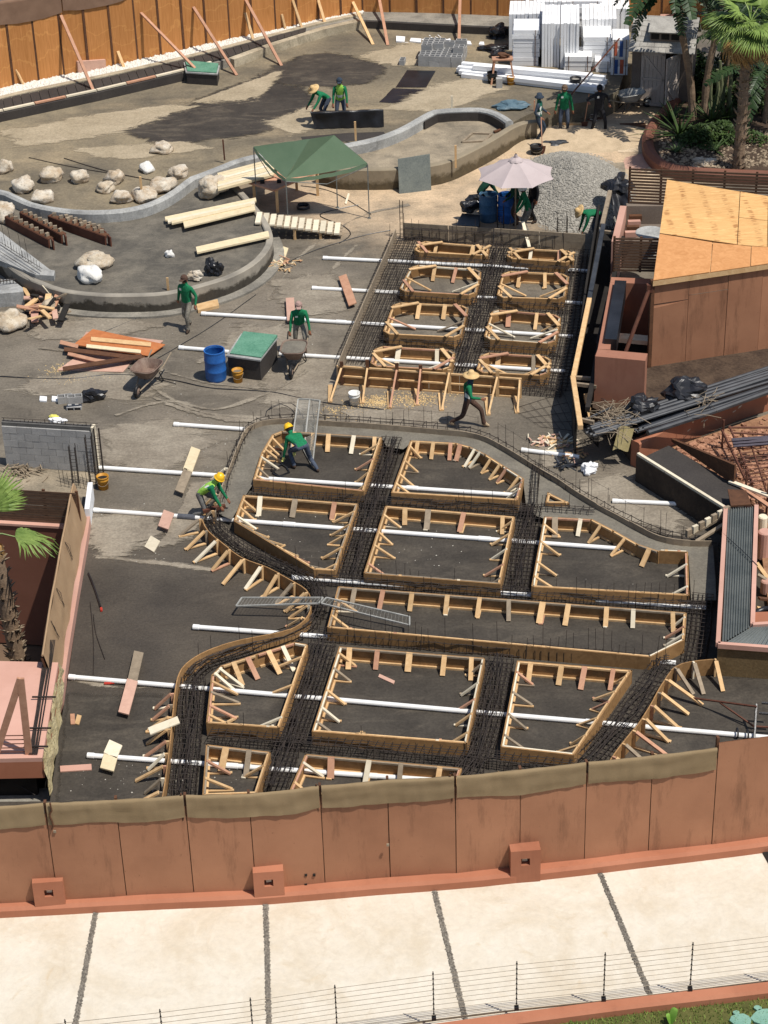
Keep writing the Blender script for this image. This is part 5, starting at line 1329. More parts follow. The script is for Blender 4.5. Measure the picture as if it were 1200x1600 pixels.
mb = MB(); mb.box(G(1196, 985, .45), (.7, .45, .7)); solo(mb, 'salmon_block', m_salm, 'salmon block below the black tyre, right edge', 'block')
# steel rack with rebar (right edge)
rk = thing('steel_rack', 'rusty steel rack loaded with rebar over the red rubble, right edge', 'rack', G(1170, 740))
zz = .75
c4 = [G(1133, 668, zz), G(1205, 662, zz), G(1215, 750, zz), G(1168, 765, zz)]
for (a, b, r_) in [((1128, 672), (1166, 752), .035), ((1140, 666), (1176, 755), .03), ((1172, 690), (1200, 775), .025), ((1138, 668), (1215, 668), .03), ((1142, 676), (1215, 680), .025)]:
    mb = MB(); mb.tube([G(*a, zz), G(*b, zz - .15)], r_, 5); part(mb, 'frame_bar', m_rust, rk)
m_blued = M2('dark_rebar_bundle', S(52, 48, 58), S(76, 70, 80), 3, .5, .1, 30, .004, .2, metal=.3)
for k in range(9):
    mb = MB(); mb.tube([G(1143 + k * .4, 686 + k * 1.5, zz + .05 + .03 * (k % 3)), G(1225, 680 + k * 1.5, zz + .05 + .03 * (k % 2))], .022, 5); part(mb, 'rebar_length', m_blued, rk)
for k in range(9):
    y = 702 + k * 6.5; mb = MB(); mb.tube([G(1150 + k * 2.3, y, zz - .05), G(1215, y - R.uniform(2, 10), zz - .05)], .016, 4); part(mb, 'cross_bar', m_rust, rk)
for (x, y) in [(1130, 672), (1166, 752), (1200, 770)]:
    p = G(x, y, zz); mb = MB(); mb.tube([Z0(p, .1), p + V((0, 0, .3))], .03, 5); part(mb, 'upright', m_rust, rk)
# steel frame and fittings at the right edge near the hoarding
sf = thing('pipe_stand', 'rusty tube frame with clamps holding the end of the longest white pipe', 'stand', G(1180, 1150))
for (a, b, za, zb2, r_) in [((1078, 1090), (1182, 1104), .12, .55, .025), ((1125, 1098), (1178, 1135), .3, .1, .022), ((1182, 1100), (1178, 1166), .55, .02, .028), ((1186, 1114), (1215, 1116), .5, .5, .03), ((1178, 1135), (1215, 1137), .2, .2, .025), ((1190, 1098), (1215, 1100), .6, .6, .03)]:
    mb = MB(); mb.tube([G(*a, za), G(*b, zb2)], r_, 5); part(mb, 'tube', m_rust if r_ < .028 else m_blackp, sf)
for (x, y) in [(1152, 1145), (1168, 1147)]:
    p = G(x, y, .12); mb = MB(); mb.tube([p + V((0, math.cos(k * .628) * .1, math.sin(k * .628) * .1)) for k in range(11)], .02, 5); part(mb, 'clamp', m_blackp, sf)
mb = MB(); mb.box(G(1163, 1160, .05), (.5, .1, .06)); part(mb, 'foot', m_blackp, sf)
# ================================================================== OBJECTS
# ---- boulders --------------------------------------------------------------
def boulder_mat():
    t = NT('boulder_stone')
    o = t.n('ShaderNodeTexCoord').outputs['Object']
    a = t.mix(t.rand(), S(206, 194, 172), S(220, 211, 195))
    c = t.mix(t.ramp(t.noise(2.2, 7, .7), [(.35, 0.0), (.62, 1.0)]), a, S(176, 154, 126))
    c = t.mix(t.math('MULTIPLY', t.ramp(t.noise(4, 6, .7), [(.5, 0.0), (.64, 1.0)]), .6), c, S(214, 206, 192))
    c = t.mix(t.math('MULTIPLY', t.ramp(t.noise(9, 6, .8), [(.56, 0.0), (.64, 1.0)]), .6), c, S(98, 88, 78))
    return t.fin(c, .9, t.noise(5, 8, .75), .8, .08)
m_boul = boulder_mat()
m_boulw = M2('white_boulder', S(206, 202, 194), S(222, 220, 214), 4, .9, .5, 30, .03, .1)
BO = [(9, 272, 25, 24, UP, 0, 'cut by the left edge, behind the wavy kerb'), (81, 285, 37, 27, UP, 0, 'pointed at its top, second from the left behind the wavy kerb'), (36, 301, 36, 20, UP, 0, 'low and flat, just behind the left end of the wavy kerb'),
      (68, 318, 33, 22, UP, 0, 'smooth, close behind the kerb below the pointed one'), (125, 288, 28, 24, UP, 0, 'squarish, standing alone between the pointed one and the pair'), (182, 288, 28, 23, UP, 0, 'rounded, upper one of the pair left of the short stake'),
      (165, 302, 28, 21, UP, 0, 'pale, lower one of the pair left of the short stake'), (191, 318, 31, 22, UP, 0, 'rounded, touching the kerb left of the short stake'), (226, 314, 37, 22, UP, 0, 'behind the short wooden stake, near the kerb'),
      (254, 302, 37, 25, UP, 0, 'tan and low, right of the one behind the stake'), (230, 270, 24, 18, UP, 1, 'small and whitest, alone above the kerb group'), (254, 241, 28, 20, UP, 0, 'farthest of all, alone on the pool floor'),
      (280, 279, 31, 22, UP, 0, 'reddish, rightmost on the upper pool floor'), (334, 309, 46, 37, .55, 0, 'large and angular, beside the pale timber stack'), (8, 348, 34, 32, .5, 0, 'cut by the left edge, below the kerb by the brown joists'),
      (147, 421, 46, 26, .5, 0, 'tan, behind the white one on the lower terrace'), (142, 443, 41, 31, .5, 1, 'white with a dark face, on the lower terrace'), (265, 403, 14, 12, .5, 1, 'tiny and white, alone in the middle of the lower terrace'),
      (16, 517, 52, 38, 0, 0, 'biggest, grey and hollowed, at the left edge below the terrace'), (77, 497, 25, 32, 0, 0, 'upright and rounded, beside the heap of broken timber')]
for i, (x, y, wpx, hpx, z, wh, lb) in enumerate(BO):
    s_ = 62.5 + .031 * (y - 800); w_ = wpx / s_; P = G(x, y - hpx * .18, z)
    hh = max(.2, (hpx - w_ * s_ * .30) / (s_ * .88)); hh = max(hh, w_ * .5)
    mb = MB(); M = Matrix.Rotation(R.uniform(0, 6), 3, 'Z') @ Matrix.Rotation(R.uniform(-.2, .2), 3, 'X')
    mb.rock((0, 0, hh * .42), (w_ * .60, w_ * .52, hh * .62), i + 3, .42, 22, 15, 0, M)
    for v in mb.v:
        # facets: planes cut off the lump
        for q in range(7):
            n = V((math.cos(q * 2.4 + i), math.sin(q * 2.4 + i), .35 + .5 * math.sin(q * 1.7 + i))).normalized(); dd = (v - V((0, 0, hh * .42))).dot(n); lim = (.40 + .035 * ((q * 7 + i * 3) % 4)) * w_
            if dd > lim: v -= n * (dd - lim) * .6
        v.z = max(v.z, -.03)
    solo(mb, 'boulder', m_boulw if wh else m_boul, ('whitish boulder, ' if wh else 'boulder, ') + lb, 'boulder', P, 'boulders set about the pool terraces', rz=0.0, smooth=True)
# ---- stakes and small timbers on the terraces
def stake(x, y0, y1, z, lb, m=None, w=.07):
    P = G(x, y1, z); h = ZAT(P, y0) - z; mb = MB(); mb.beam(P, P + V((R.uniform(-.02, .02), 0, h)), w, w * .7, up=(0, 1, 0)); solo(mb, 'stake', m or m_pine, lb, 'stake', P, 'wooden stakes round the pool walls')
stake(223, 276, 313, UP, 'short wooden stake in front of a boulder on the upper floor'); stake(351, 218, 250, .86, 'thin stake on the kerb left of the green canopy', m_rust, .05)
stake(265, 434, 477, 0, 'wooden stake at the pool wall beside the walking man with lowered arm'); stake(556, 190, 220, .86, 'stake in front of the black membrane roll'); stake(706, 150, 170, .86, 'pale stake behind the island basin kerb', m_pale_w)
stake(712, 227, 262, .5, 'wooden stake at the front wall of the island basin'); stake(834, 157, 205, .0, 'thin stake beside the worker in the dark hat', m_pink_w, .05); stake(511, 262, 283, .0, 'reddish stub stake below the canopy corner', m_pink_w)
def flat_boards(lst, name, label, z, th=.04, cat='timber', step=.0, mats=None, group=None):
    """boards lying on the level z: each given by four seen corners"""
    t = thing(name, label, cat, G(*lst[0][0], z), group)
    for i, q in enumerate(lst):
        zz = z + step * i; P = GS(q, zz + th)
        mb = MB(); mb.hexa([p - V((0, 0, th - .003)) for p in P], P); part(mb, 'board', (mats[i % len(mats)] if mats else m_pale_w), t)
    return t
def strip(a, b, wpx):
    """corners of a board whose axis is seen from a to b, wpx wide on the picture"""
    dx, dy = b[0] - a[0], b[1] - a[1]; L = math.hypot(dx, dy); nx, ny = -dy / L * wpx / 2, dx / L * wpx / 2
    return [(a[0] + nx, a[1] + ny), (b[0] + nx, b[1] + ny), (b[0] - nx, b[1] - ny), (a[0] - nx, a[1] - ny)]
m_cream = wood_mat('cream_boards', S(206, 188, 152), S(226, 208, 172), .12, .15)
flat_boards([strip((340, 272 + k * 3.6), (428, 249 + k * 3.6), 3.8) for k in range(7)], 'board_stack', 'stack of pale cream boards lying left of the green canopy', .9, .08, mats=[m_cream, m_cream, m_pale_w])
flat_boards([strip((258, 341), (400, 311), 5), strip((262, 345), (398, 316), 5), strip((268, 347), (392, 319), 4)], 'board_stack', 'thin bundle of long pale timbers on the terrace edge', .62, .06, step=.03, mats=[m_cream, m_pale_w])
flat_boards([strip((287, 350), (398, 323), 10)], 'wide_board', 'single wide pale board beside the thin bundle of timbers', .66, .05, mats=[m_cream])
flat_boards([strip((307, 390), (420, 365), 9)], 'wide_board', 'pale board bridging the right end of the lower terrace', .62, .06, mats=[m_cream])
# stepped ramp of cleats
rp_ = thing('cleat_ramp', 'plank ramp with cross cleats sloping down from the terrace', 'ramp', G(470, 355, .2))
a, b = [G(398, 337, .55), G(404, 349, .55)], [G(532, 354, .12), G(538, 368, .12)]
ax, bx = (a[0] + a[1]) / 2, (b[0] + b[1]) / 2; axis = bx - ax; sd = V((axis.y, -axis.x, 0)).normalized()
for k in (-1, 0, 1):
    mb = MB(); mb.beam(ax + sd * k * .26, bx + sd * k * .26, .22, .05); part(mb, 'plank', m_grey_w, rp_)
for k in range(12):
    p = ax + axis * ((k + .3) / 12); mb = MB(); mb.beam(p - sd * .42 + V((0, 0, .06)), p + sd * .42 + V((0, 0, .06)), .17, .06); part(mb, 'cleat', m_pale_w, rp_)
for u in (.45, .75):
    p = ax + axis * u; mb = MB(); mb.beam(Z0(p - sd * .35, 0), p - sd * .35, .07, .07); mb.beam(Z0(p + sd * .35, 0), p + sd * .35, .07, .07); part(mb, 'legs', m_pine, rp_, kind='stuff')
# small boards on the ground
GB = [('plank', [strip((535, 430), (551, 475), 13)], 'reddish board lying across the second row pipe, left of the grid', [m_pink_w]), ('plank', [strip((453, 465), (455, 500), 13)], 'pinkish board crossing a pipe behind the barrow worker', [m_pinkply]),
      ('plank', [strip((306, 700), (293, 735), 15), strip((294, 733), (280, 768), 14)], 'pale two piece board lying over a pipe, above the crouching worker', [m_cream, m_grey_w]), ('plank', [strip((264, 799), (255, 824), 17)], 'short reddish board crossing the pipe left of the crouching worker', [m_pinkply]),
      ('plank', [strip((243, 841), (233, 858), 17)], 'small pale board alone on the dark slab, left', [m_pale_w]), ('plank', [strip((217, 1018), (207, 1062), 15), strip((207, 1062), (193, 1114), 17)], 'long two piece board over the longest pipe, left', [m_grey_w, m_pinkply]),
      ('plank', [strip((181, 1160), (172, 1180), 22), strip((173, 1180), (167, 1202), 22)], 'two cream boards over the pipe nearest the hoarding, left', [m_pale_w, m_cream]), ('plank', [strip((94, 1201), (143, 1198), 9)], 'pink painted board lying near the hoarding, lower left', [m_pink]),
      ('plank', [strip((592, 1055), (616, 1066), 5)], 'small pink offcut on the floor of the lower middle bay', [m_pinkply]), ('plank', [strip((443, 385), (438, 400), 16)], 'small pale board by the pile of splinters', [m_cream]), ('plank', [strip((545, 302), (540, 318), 3)], 'thin white strip on the sand in front of the canopy', [m_pale_w]),
      ('plank', [strip((113, 1115), (114, 1131), 7)], 'left of two tiny wood blocks on the dark slab', [m_pink_w]), ('plank', [strip((124, 1117), (120, 1131), 7)], 'right of two tiny wood blocks on the dark slab', [m_pine]), ('plank', [strip((820, 705), (880, 704), 3)], 'thin white batten by the heap of wood offcuts', [m_pale_w]),
      ('plank', [strip((700, 160), (706, 172), 1)], 'sliver of wood behind the island', [m_pale_w])][:-1]
for nm, q, lb, ms in GB: flat_boards(q, nm, lb, .125 if ('pipe' in lb and 'near' not in lb) or 'over the pipe' in lb or 'crossing' in lb else .0, .035, 'board', mats=ms)
q = GS(strip((233, 1142), (279, 1124), 11), .42); mb = MB(); mb.hexa([p - V((0, 0, .03)) for p in q], q); solo(mb, 'plank', m_pale_w, 'white board laid across the straight edge form, lower left', 'board')
# film ply pile
pl_ = thing('plywood_pile', 'untidy pile of orange and pink plywood sheets with loose boards, left of the blue drum', 'plywood', G(180, 550))
for i, (q, z, m) in enumerate([([(90, 578), (150, 535), (210, 560), (192, 581)], .03, m_pinkply), ([(120, 540), (135, 518), (255, 532), (230, 555)], .07, m_pinkply), ([(115, 538), (145, 514), (258, 538), (232, 556)], .12, m_redply),
        (strip((142, 529), (236, 538), 6), .16, m_pine), (strip((135, 540), (220, 549), 5), .16, m_cream), (strip((94, 534), (122, 541), 6), .16, m_pink_w), (strip((100, 545), (226, 560), 6), .17, m_brown), (strip((98, 576), (222, 556), 6), .2, m_brown), (strip((106, 552), (160, 565), 5), .14, m_pink_w)]):
    P = GS(q, z); mb = MB(); mb.hexa([p - V((0, 0, .025)) for p in P], P); part(mb, 'sheet' if i < 3 else 'board', m, pl_)
# broken timber heap on the left
hp = thing('broken_timber_heap', 'heap of broken timber and pink boards against the pool wall, left', 'heap', G(80, 485))
for k in range(34):
    p = G(72 + R.gauss(0, 16), 478 + R.gauss(0, 9), R.uniform(.05, .4)); a = R.uniform(0, 6.28); l = R.uniform(.12, .45); dd = V((math.cos(a), math.sin(a), R.uniform(-.5, .5))) * l
    mb = MB(); mb.beam(p - dd, p + dd, R.uniform(.06, .2), R.uniform(.03, .06)); part(mb, 'splinter', R.choice([m_brown, m_grey_w, m_pinkply, m_pink_w, m_pine, m_void]), hp)
mb = MB(); mb.hexa([p - V((0, 0, .03)) for p in GS([(48, 487), (60, 484), (60, 502), (49, 503)], .2)], GS([(48, 487), (60, 484), (60, 502), (49, 503)], .22)); part(mb, 'pink_board', m_pink, hp)
mb = MB(); mb.beam(G(66, 446, .6), G(98, 484, .02), .03, .03); part(mb, 'leaning_stick', m_pale_w, hp)
def chips(x, y, rx, ry, n, z, lb, mats, l=(.05, .22), zmax=.15, nm='offcut_heap'):
    mb = MB(); c = G(x, y, z)
    for k in range(n):
        a = R.uniform(0, 6.28); q = G(x + R.gauss(0, rx), y + R.gauss(0, ry), z) + V((0, 0, R.uniform(0, zmax) ** 1.3 + .01)); dd = V((math.cos(a), math.sin(a), R.uniform(-.3, .3))) * R.uniform(*l)
        mb.beam(q - dd, q + dd, R.uniform(.02, .07), .015, mi=R.randrange(len(mats)))
    return solo(mb, nm, mats, lb, 'heap', c, kind='stuff')
chips(440, 414, 11, 6, 60, 0, 'scattered pale splinters beside the terrace end, in front of the ramp', [m_pine, m_cream, m_pink_w])
chips(868, 692, 16, 5, 80, 0, 'heap of pale wood offcuts at the foot of the dark trench', [m_pine, m_pale_w, m_pinkply], (.05, .18)); chips(893, 712, 10, 5, 40, 0, 'second heap of wood offcuts right of the short white pipe', [m_pine, m_pinkply, m_pink_w], (.04, .14))
chips(884, 727, 10, 3, 26, 0, 'black pipe ends and tapes in front of the offcut heaps', [m_blackp, m_hdpe], (.15, .3), .05)
m_saw = M2('sawdust', S(186, 156, 108), S(214, 188, 140), 6, .95, .5, 40, .01, 0)
def dust(lst, nm, mat, lb=None):
    for (x, y, rx, ry, n) in lst:
        mb = MB(); pebbles(mb, n, lambda: G(x + R.gauss(0, rx), y + R.gauss(0, ry), .004), .01, .03); struct(mb, nm, mat, kind='stuff')
dust([(590, 628, 14, 5, 500), (650, 624, 22, 6, 500), (120, 592, 30, 4, 260), (95, 578, 12, 5, 160), (535, 642, 20, 6, 200), (720, 610, 14, 5, 200), (620, 395, 0.1, .1, 1)][:-1], 'sawdust', m_saw)
dust([(920, 790, 60, 14, 200), (300, 700, 60, 25, 90), (640, 860, 180, 40, 90), (200, 840, 40, 20, 60), (400, 560, 120, 60, 110), (230, 1215, 60, 14, 70)], 'debris_specks', m_grav)
# ---- steel joists with pegs, white stairs
jo = [((10, 352), (78, 388), 'longest left rusty joist with pegs, by the left edge boulder'), ((33, 345), (98, 381), 'second rusty joist with pegs, behind the left one'), ((77, 351), (166, 383), 'right rusty joist with pegs on the lower terrace'), ((97, 350), (158, 370), 'hindmost short joist with pegs on the lower terrace')]
for (a, b, lb) in jo:
    A, B = G(*a, .5), G(*b, .5); t = thing('pegged_joist', lb, 'joist', A, 'rusty joists with wooden pegs'); h = .30 if a[0] != 97 else .2
    mb = MB(); mb.beam(A + V((0, 0, h / 2)), B + V((0, 0, h / 2)), .06, h); part(mb, 'web', m_rust, t)
    dd = B - A; s_ = V((dd.y, -dd.x, 0)).normalized(); s_ = s_ if s_.y > 0 else -s_
    mb = MB(); mb.beam(A + V((0, 0, h)) + s_ * .08, B + V((0, 0, h)) + s_ * .08, .18, .03); part(mb, 'flange', m_brown, t)
    for k in range(8):
        p = A + dd * ((k + .6) / 8.4) + s_ * .1; mb = MB(); mb.box(p + V((0, 0, h + .06)), (.12, .08, .12), R.uniform(0, 1)); part(mb, 'peg', m_grey_w, t)
    mb = MB(); mb.beam(B + V((0, 0, h / 2)) + s_ * .1, B + dd.normalized() * .22 + s_ * .02 + V((0, 0, h / 2)), .04, h * 1.1); part(mb, 'end_plate', m_rust, t)
st2 = thing('concrete_stair', 'pale concrete slab steps with thin rebar, left edge of the lower terrace', 'steps', G(40, 430, .5))
q = GS([(-40, 372), (0, 362), (78, 422), (86, 424), (84, 432), (55, 430), (-40, 392)], .66); mb = MB(); mb.prism([Z0(p) for p in q], .5, .68); part(mb, 'step', m_kerb, st2)
mb = MB()
for (a, b) in [((0, 382), (64, 424)), ((0, 378), (66, 420)), ((0, 393), (56, 428))]: mb.tube([G(*a, .78), G(*b, .78)], .01, 4); mb.tube([G(*a, .9), G(*b, .9)], .008, 3)
for k in range(14): p = G(4 + k * 4.5, 382 + k * 3, .68); mb.tube([p, p + V((0, 0, .25))], .006, 3)
for (x, y) in [(9, 385), (19, 392), (35, 402), (45, 410)]: p = G(x, y, .68); mb.tube([p, p + V((-.05, 0, .8))], .007, 3)
part(mb, 'stair_rebar', m_bar, st2, kind='stuff')
q = GS([(-40, 440), (18, 436), (36, 450), (36, 456), (-40, 462)], .45); mb = MB(); mb.prism([Z0(p) for p in q], .0, .45); part(mb, 'lower_step', m_kerb, st2)
mb = MB()
for k in range(7): p = G(-4 + k * 5, 443, .46); mb.tube([p, p + V((0, 0, .16))], .012, 4)
mb.tube([G(-10, 441, .6), G(26, 436, .6)], .02, 4); part(mb, 'lower_rebar', m_bar, st2, kind='stuff')
# ---- drums, buckets
m_blue = M2('blue_drum', S(28, 82, 150), S(44, 104, 176), 3, .45, .1, 20, .005, .1, spec=.5)
m_blue2 = M2('dusty_blue_drum', S(52, 92, 128), S(84, 118, 144), 4, .6, .1, 20, .005, .1)
m_ylw = M2('yellow_bucket', S(170, 116, 30), S(200, 146, 56), 6, .55, .1, 20, .004, .1)
m_wbk = M2('white_bucket', S(216, 214, 206), S(232, 230, 224), 5, .5, .1, 20, .004, 0)
m_blk2 = M2('black_tub', S(24, 24, 25), S(40, 40, 42), 4, .5)
m_red_p = M2('red_can', S(170, 44, 34), S(190, 66, 50), 4, .5)
def drum(x, y, m, lb, filled=None, r=.295, h=.9):
    c = G(x, y) ; t = thing('drum', lb, 'drum', c, 'plastic drums')
    pr = [(r * .9, 0), (r * .96, .03), (r, .08), (r, .28), (r * 1.03, .30), (r * 1.03, .33), (r, .35), (r, .58), (r * 1.03, .60), (r * 1.03, .63), (r, .65), (r, .82), (r * .97, .86), (r * .97, h), (r * .90, h), (r * .90, .84), (r * .94, .8), (r * .94, .05), (0, .05)]
    mb = MB(); mb.lathe(pr, 28); part(mb, 'shell', m, t, local=True, smooth=True)
    mb = MB(); mb.lathe([(r * .97, h - .02), (r * 1.0, h - .02), (r * 1.0, h + .012), (r * .9, h + .012), (r * .9, h - .02)], 28); part(mb, 'rim', m, t, local=True)
    if filled: mb = MB(); mb.lathe([(0, .7), (r * .93, .7)], 20); part(mb, 'water', filled, t, local=True)
    return t
drum(338, 592, m_blue, 'open blue plastic drum beside the green lidded box'); drum(763, 344, m_blue2, 'left of two drums in the shade of the pink parasol', m_void); drum(792, 345, m_blue, 'right of two drums in the shade of the pink parasol', m_void)
def bucket(x, y, m, lb, r=.155, h=.37, z=0.0, handle=True, fill=None, grp='buckets about the site'):
    c = G(x, y, z); t = thing('bucket', lb, 'bucket', c, grp)
    mb = MB(); mb.lathe([(0, 0), (r * .82, 0), (r * .93, h * .68), (r * 1.0, h * .70), (r * 1.0, h * .74), (r * .95, h * .76), (r * 1.0, h * .9), (r * 1.05, h * .92), (r * 1.05, h), (r * .96, h), (r * .8, .03), (0, .03)], 20); part(mb, 'shell', m, t, local=True, smooth=True)
    if handle: mb = MB(); mb.tube([V((math.cos(a) * r * 1.06, -math.sin(a) * r * .9 - .01, h * .78 - math.sin(a) * h * .42)) for a in [k * math.pi / 10 for k in range(11)]], .006, 4); part(mb, 'handle', m_grey_w, t, local=True)
    if fill: mb = MB(); mb.lathe([(0, h * .8), (r * .93, h * .8)], 16); part(mb, 'contents', fill, t, local=True)
    return t
bucket(372, 596, m_ylw, 'yellow bucket with dried mortar between the blue drum and the green lidded box', fill=m_wet); bucket(162, 763, m_ylw, 'yellow bucket with a black inside, by the block wall', fill=m_void); bucket(554, 632, m_wbk, 'white bucket below the propped board form')
bucket(899, 139, m_blk2, 'black bucket filled with rubble below the long white beams', .2, .42, UP, fill=m_grav); bucket(798, 132, m_ylw, 'small yellow bucket beside the saw trestle', .14, .3, UP)
bucket(928, 176, m_red_p, 'red and white bucket behind the worker in black', .16, .4, .0, fill=m_wbk); bucket(769, 130, m_blk2, 'black tub left of the saw trestle', .18, .42, UP, fill=m_void)
# ---- green lidded concrete boxes
m_glid = M2('green_lid', S(72, 122, 98), S(106, 150, 126), 2.5, .7, .3, 20, .008, 0, .3, .7)
def lidbox(px, h, z, lb, wash):
    P = [Z0(p) for p in GS(px, z)]; c = sum(P, V((0, 0, 0))) / 4; t = thing('valve_box', lb, 'box', Z0(c, z), 'concrete boxes with green lids')
    mb = MB(); mb.prism(P, z, z + h); part(mb, 'body', wash, t)
    mb = MB(); Q = [c + (p - c) * 1.06 for p in P]; mb.hexa([Z0(q, z + h + .005) for q in Q], [Z0(q, z + h + .05) for q in Q]); part(mb, 'frame', m_kerb, t)
    e = R.uniform(-.06, .06); Q = [c + (p - c) * .97 + V((.03 + e, .04, 0)) for p in P]; mb = MB(); mb.hexa([Z0(q, z + h + .055) for q in Q], [Z0(q, z + h + .085 + .05 * (i in (2, 3))) for i, q in enumerate(Q)]); part(mb, 'lid', m_glid, t); return t
lidbox([(358, 588), (408, 595), (434, 561), (380, 555)], .62, 0, 'dark concrete box with a mottled green lid beside the blue drum', m_tarred)
lidbox([(293, 131), (340, 134), (343, 121), (290, 116)], .4, UP, 'small concrete box with a pale green lid near the left fence', m_tarred)
# ---- wheelbarrows
m_tray = M2('worn_tray_steel', S(148, 148, 144), S(184, 182, 176), 4, .5, .2, 20, .006, .1, metal=.2)
m_tray_d = M2('dusty_brown_tray', S(108, 84, 74), S(140, 122, 108), 4, .7)
def barrow(loc, rz, lb, tray, load=None, tilt=0.0):
    t = thing('wheelbarrow', lb, 'wheelbarrow', loc, 'wheelbarrows', rz)
    # forward = +y (wheel), handles towards -y
    def sec(y, w, z): return [V((-w, y, z)), V((w, y, z))]
    top = [(-.36, .62), (-.40, .62), (.40, .62), (.36, .62)]
    mb = MB()
    outer = [V((math.copysign(abs(math.cos(a)) ** .55, math.cos(a)) * .36, .05 + math.copysign(abs(math.sin(a)) ** .55, math.sin(a)) * .50, .66 + .03 * math.sin(a))) for a in [k * 2 * math.pi / 20 for k in range(20)]]
    inner = [V((p.x * .58, -.02 + (p.y - .05) * .62, .36)) for p in outer]
    mb.add(outer + inner, [(k, (k + 1) % 20, 20 + (k + 1) % 20, 20 + k) for k in range(20)] + [tuple(range(20, 40))])
    in2 = [p + V((0, 0, .015)) - V((p.x * .04, (p.y - .05) * .04, 0)) for p in outer]; in3 = [p + V((0, 0, .02)) for p in inner]
    mb.add(in2 + in3, [(20 + k, 20 + (k + 1) % 20, (k + 1) % 20, k) for k in range(20)] + [tuple(range(39, 19, -1))])
    part(mb, 'tray', tray, t, local=True, smooth=False)
    mb = MB(); mb.tube(outer + [outer[0]], .016, 6, cap=False); part(mb, 'rim', tray, t, local=True)
    if load: mb = MB(); mb.add([p * 1.0 + V((0, 0, -.02)) - V((p.x * .05, (p.y - .05) * .05, 0)) for p in outer] + [V((0, .05, .70))], [(k, (k + 1) % 20, 20) for k in range(20)]); part(mb, 'load', load, t, local=True, smooth=True)
    for s_ in (-1, 1):
        mb = MB(); mb.tube([V((s_ * .30, -.95, .62)), V((s_ * .27, -.45, .44)), V((s_ * .2, .2, .33)), V((s_ * .07, .72, .22))], .022, 6); part(mb, 'handle', m_grey_w, t, local=True)
        mb = MB(); mb.tube([V((s_ * .24, -.2, .38)), V((s_ * .27, -.38, .02)), V((s_ * .27, -.28, .02)), V((s_ * .22, .05, .34))], .016, 5); part(mb, 'leg', m_blk, t, local=True)
    mb = MB(); n = 18
    mb.tube([V((0, .72 + math.cos(k * 2 * math.pi / n) * .15, .2 + math.sin(k * 2 * math.pi / n) * .15)) for k in range(n + 1)], .05, 8, cap=False)
    w_ = part(mb, 'wheel', m_blk2, t, local=True, smooth=True)
    mb = MB(); mb.lathe([(0, -.05), (.05, -.05), (.11, -.02), (.11, .02), (.05, .05), (0, .05)], 12, (0, .72, .2), M=Matrix.Rotation(math.pi / 2, 3, 'Y')); o = link('rim', mb.mesh('rim', tray), w_)
    return t
w1_ = barrow(G(233, 603), -.35 + math.pi, 'empty brownish wheelbarrow with its wheel towards the camera, left of the plywood pile front', m_tray_d); w1_['label'] = 'empty brownish wheelbarrow standing in front of the plywood pile'
barrow(G(461, 573), math.pi - .12, 'wheelbarrow full of wet grey concrete pushed by a worker', m_tray_d, m_wet)
barrow(G(983, 172), -1.25, 'empty pale wheelbarrow parked in front of the shed', m_tray)
# ---- cement blocks, bag on the ground
def cmu():
    mb = MB(); mb.box((0, -.09, .1), (.4, .02, .2)); mb.box((0, .09, .1), (.4, .02, .2))
    for x in (-.19, 0, .19): mb.box((x, 0, .1), (.022, .16, .198))
    return mb
cm = cmu().mesh('cement_block', m_block)
def place_block(x, y, z, rz, lb, up=0, grp='loose cement blocks'):
    o = link('cement_block', cm, None, G(x, y, z) if isinstance(x, (int, float)) else x); o.rotation_euler = (up, 0, rz); return tag(o, lb, 'block', grp)
place_block(102, 628, 0, .2, 'loose block left of the small stack near the black jacket'); place_block(117, 636, 0, 0, 'lowest front block of the small stack near the black jacket', math.pi / 2); place_block(118, 628, .2, .15, 'top block of the small stack near the black jacket')
for i, (x, y) in enumerate([(67, 622), (86, 622)]): flat_boards([strip((x - 5, y), (x + 6, y + 1), 7)], 'tile', ['left', 'right'][i] + ' white tile lying beside the small stack of loose blocks', 0, .05, 'tile', mats=[m_foam])
place_block(629, 100, UP, 1.4, 'single block standing left of the big block stack', math.pi / 2 * 0)
A = G(655, 104, UP); dv = (G(712, 106, UP) - A).normalized(); rz = math.atan2(dv.y, dv.x); bx_ = V((-dv.y, dv.x, 0))
for r_ in range(3):
    for c_ in range(4):
        for k in range(7):
            if r_ == 2 and (k < 2 or R.random() < .3 or (c_ in (1, 2) and k < 4)): continue
            p = A + dv * (.17 + c_ * .406 + R.uniform(-.01, .01)) + bx_ * (.12 + k * .215) + V((0, 0, r_ * .202))
            place_block(p, 0, 0, rz + R.uniform(-.03, .03), 'grey cement block in the big stack on the upper floor', 0, 'blocks of the big stack')
def cloth_lump(x, y, r, lb, m, z=0.0, seed=1, nm='plastic_bag', cat='bag', rough=.5):
    P = G(x, y, z); mb = MB(); mb.rock((0, 0, r[2] * .6), r, seed, rough, 22, 14)
    for v in mb.v:
        k = noise.noise(v * 5 / max(r) * .6 + V((seed, 0, 0))); v += V((k, k, k * .6)) * r[2] * .16; v.z = max(v.z, 0)
    return solo(mb, nm, m, lb, cat, P, rz=0.0, smooth=False)
cloth_lump(147, 624, (.32, .2, .2), 'black crumpled jacket on the ground beside the loose blocks', m_blackp, 0, 3, 'jacket', 'jacket')
cloth_lump(330, 428, (.16, .14, .28), 'left black bag on the pool wall rim', m_blackp, .55, 5); cloth_lump(342, 427, (.13, .12, .22), 'right black bag on the pool wall rim', m_blackp, .55, 7)
cloth_lump(306, 436, (.24, .12, .16), 'tan stone like sack on the pool wall rim', m_boul, .55, 8, 'sack', 'sack')
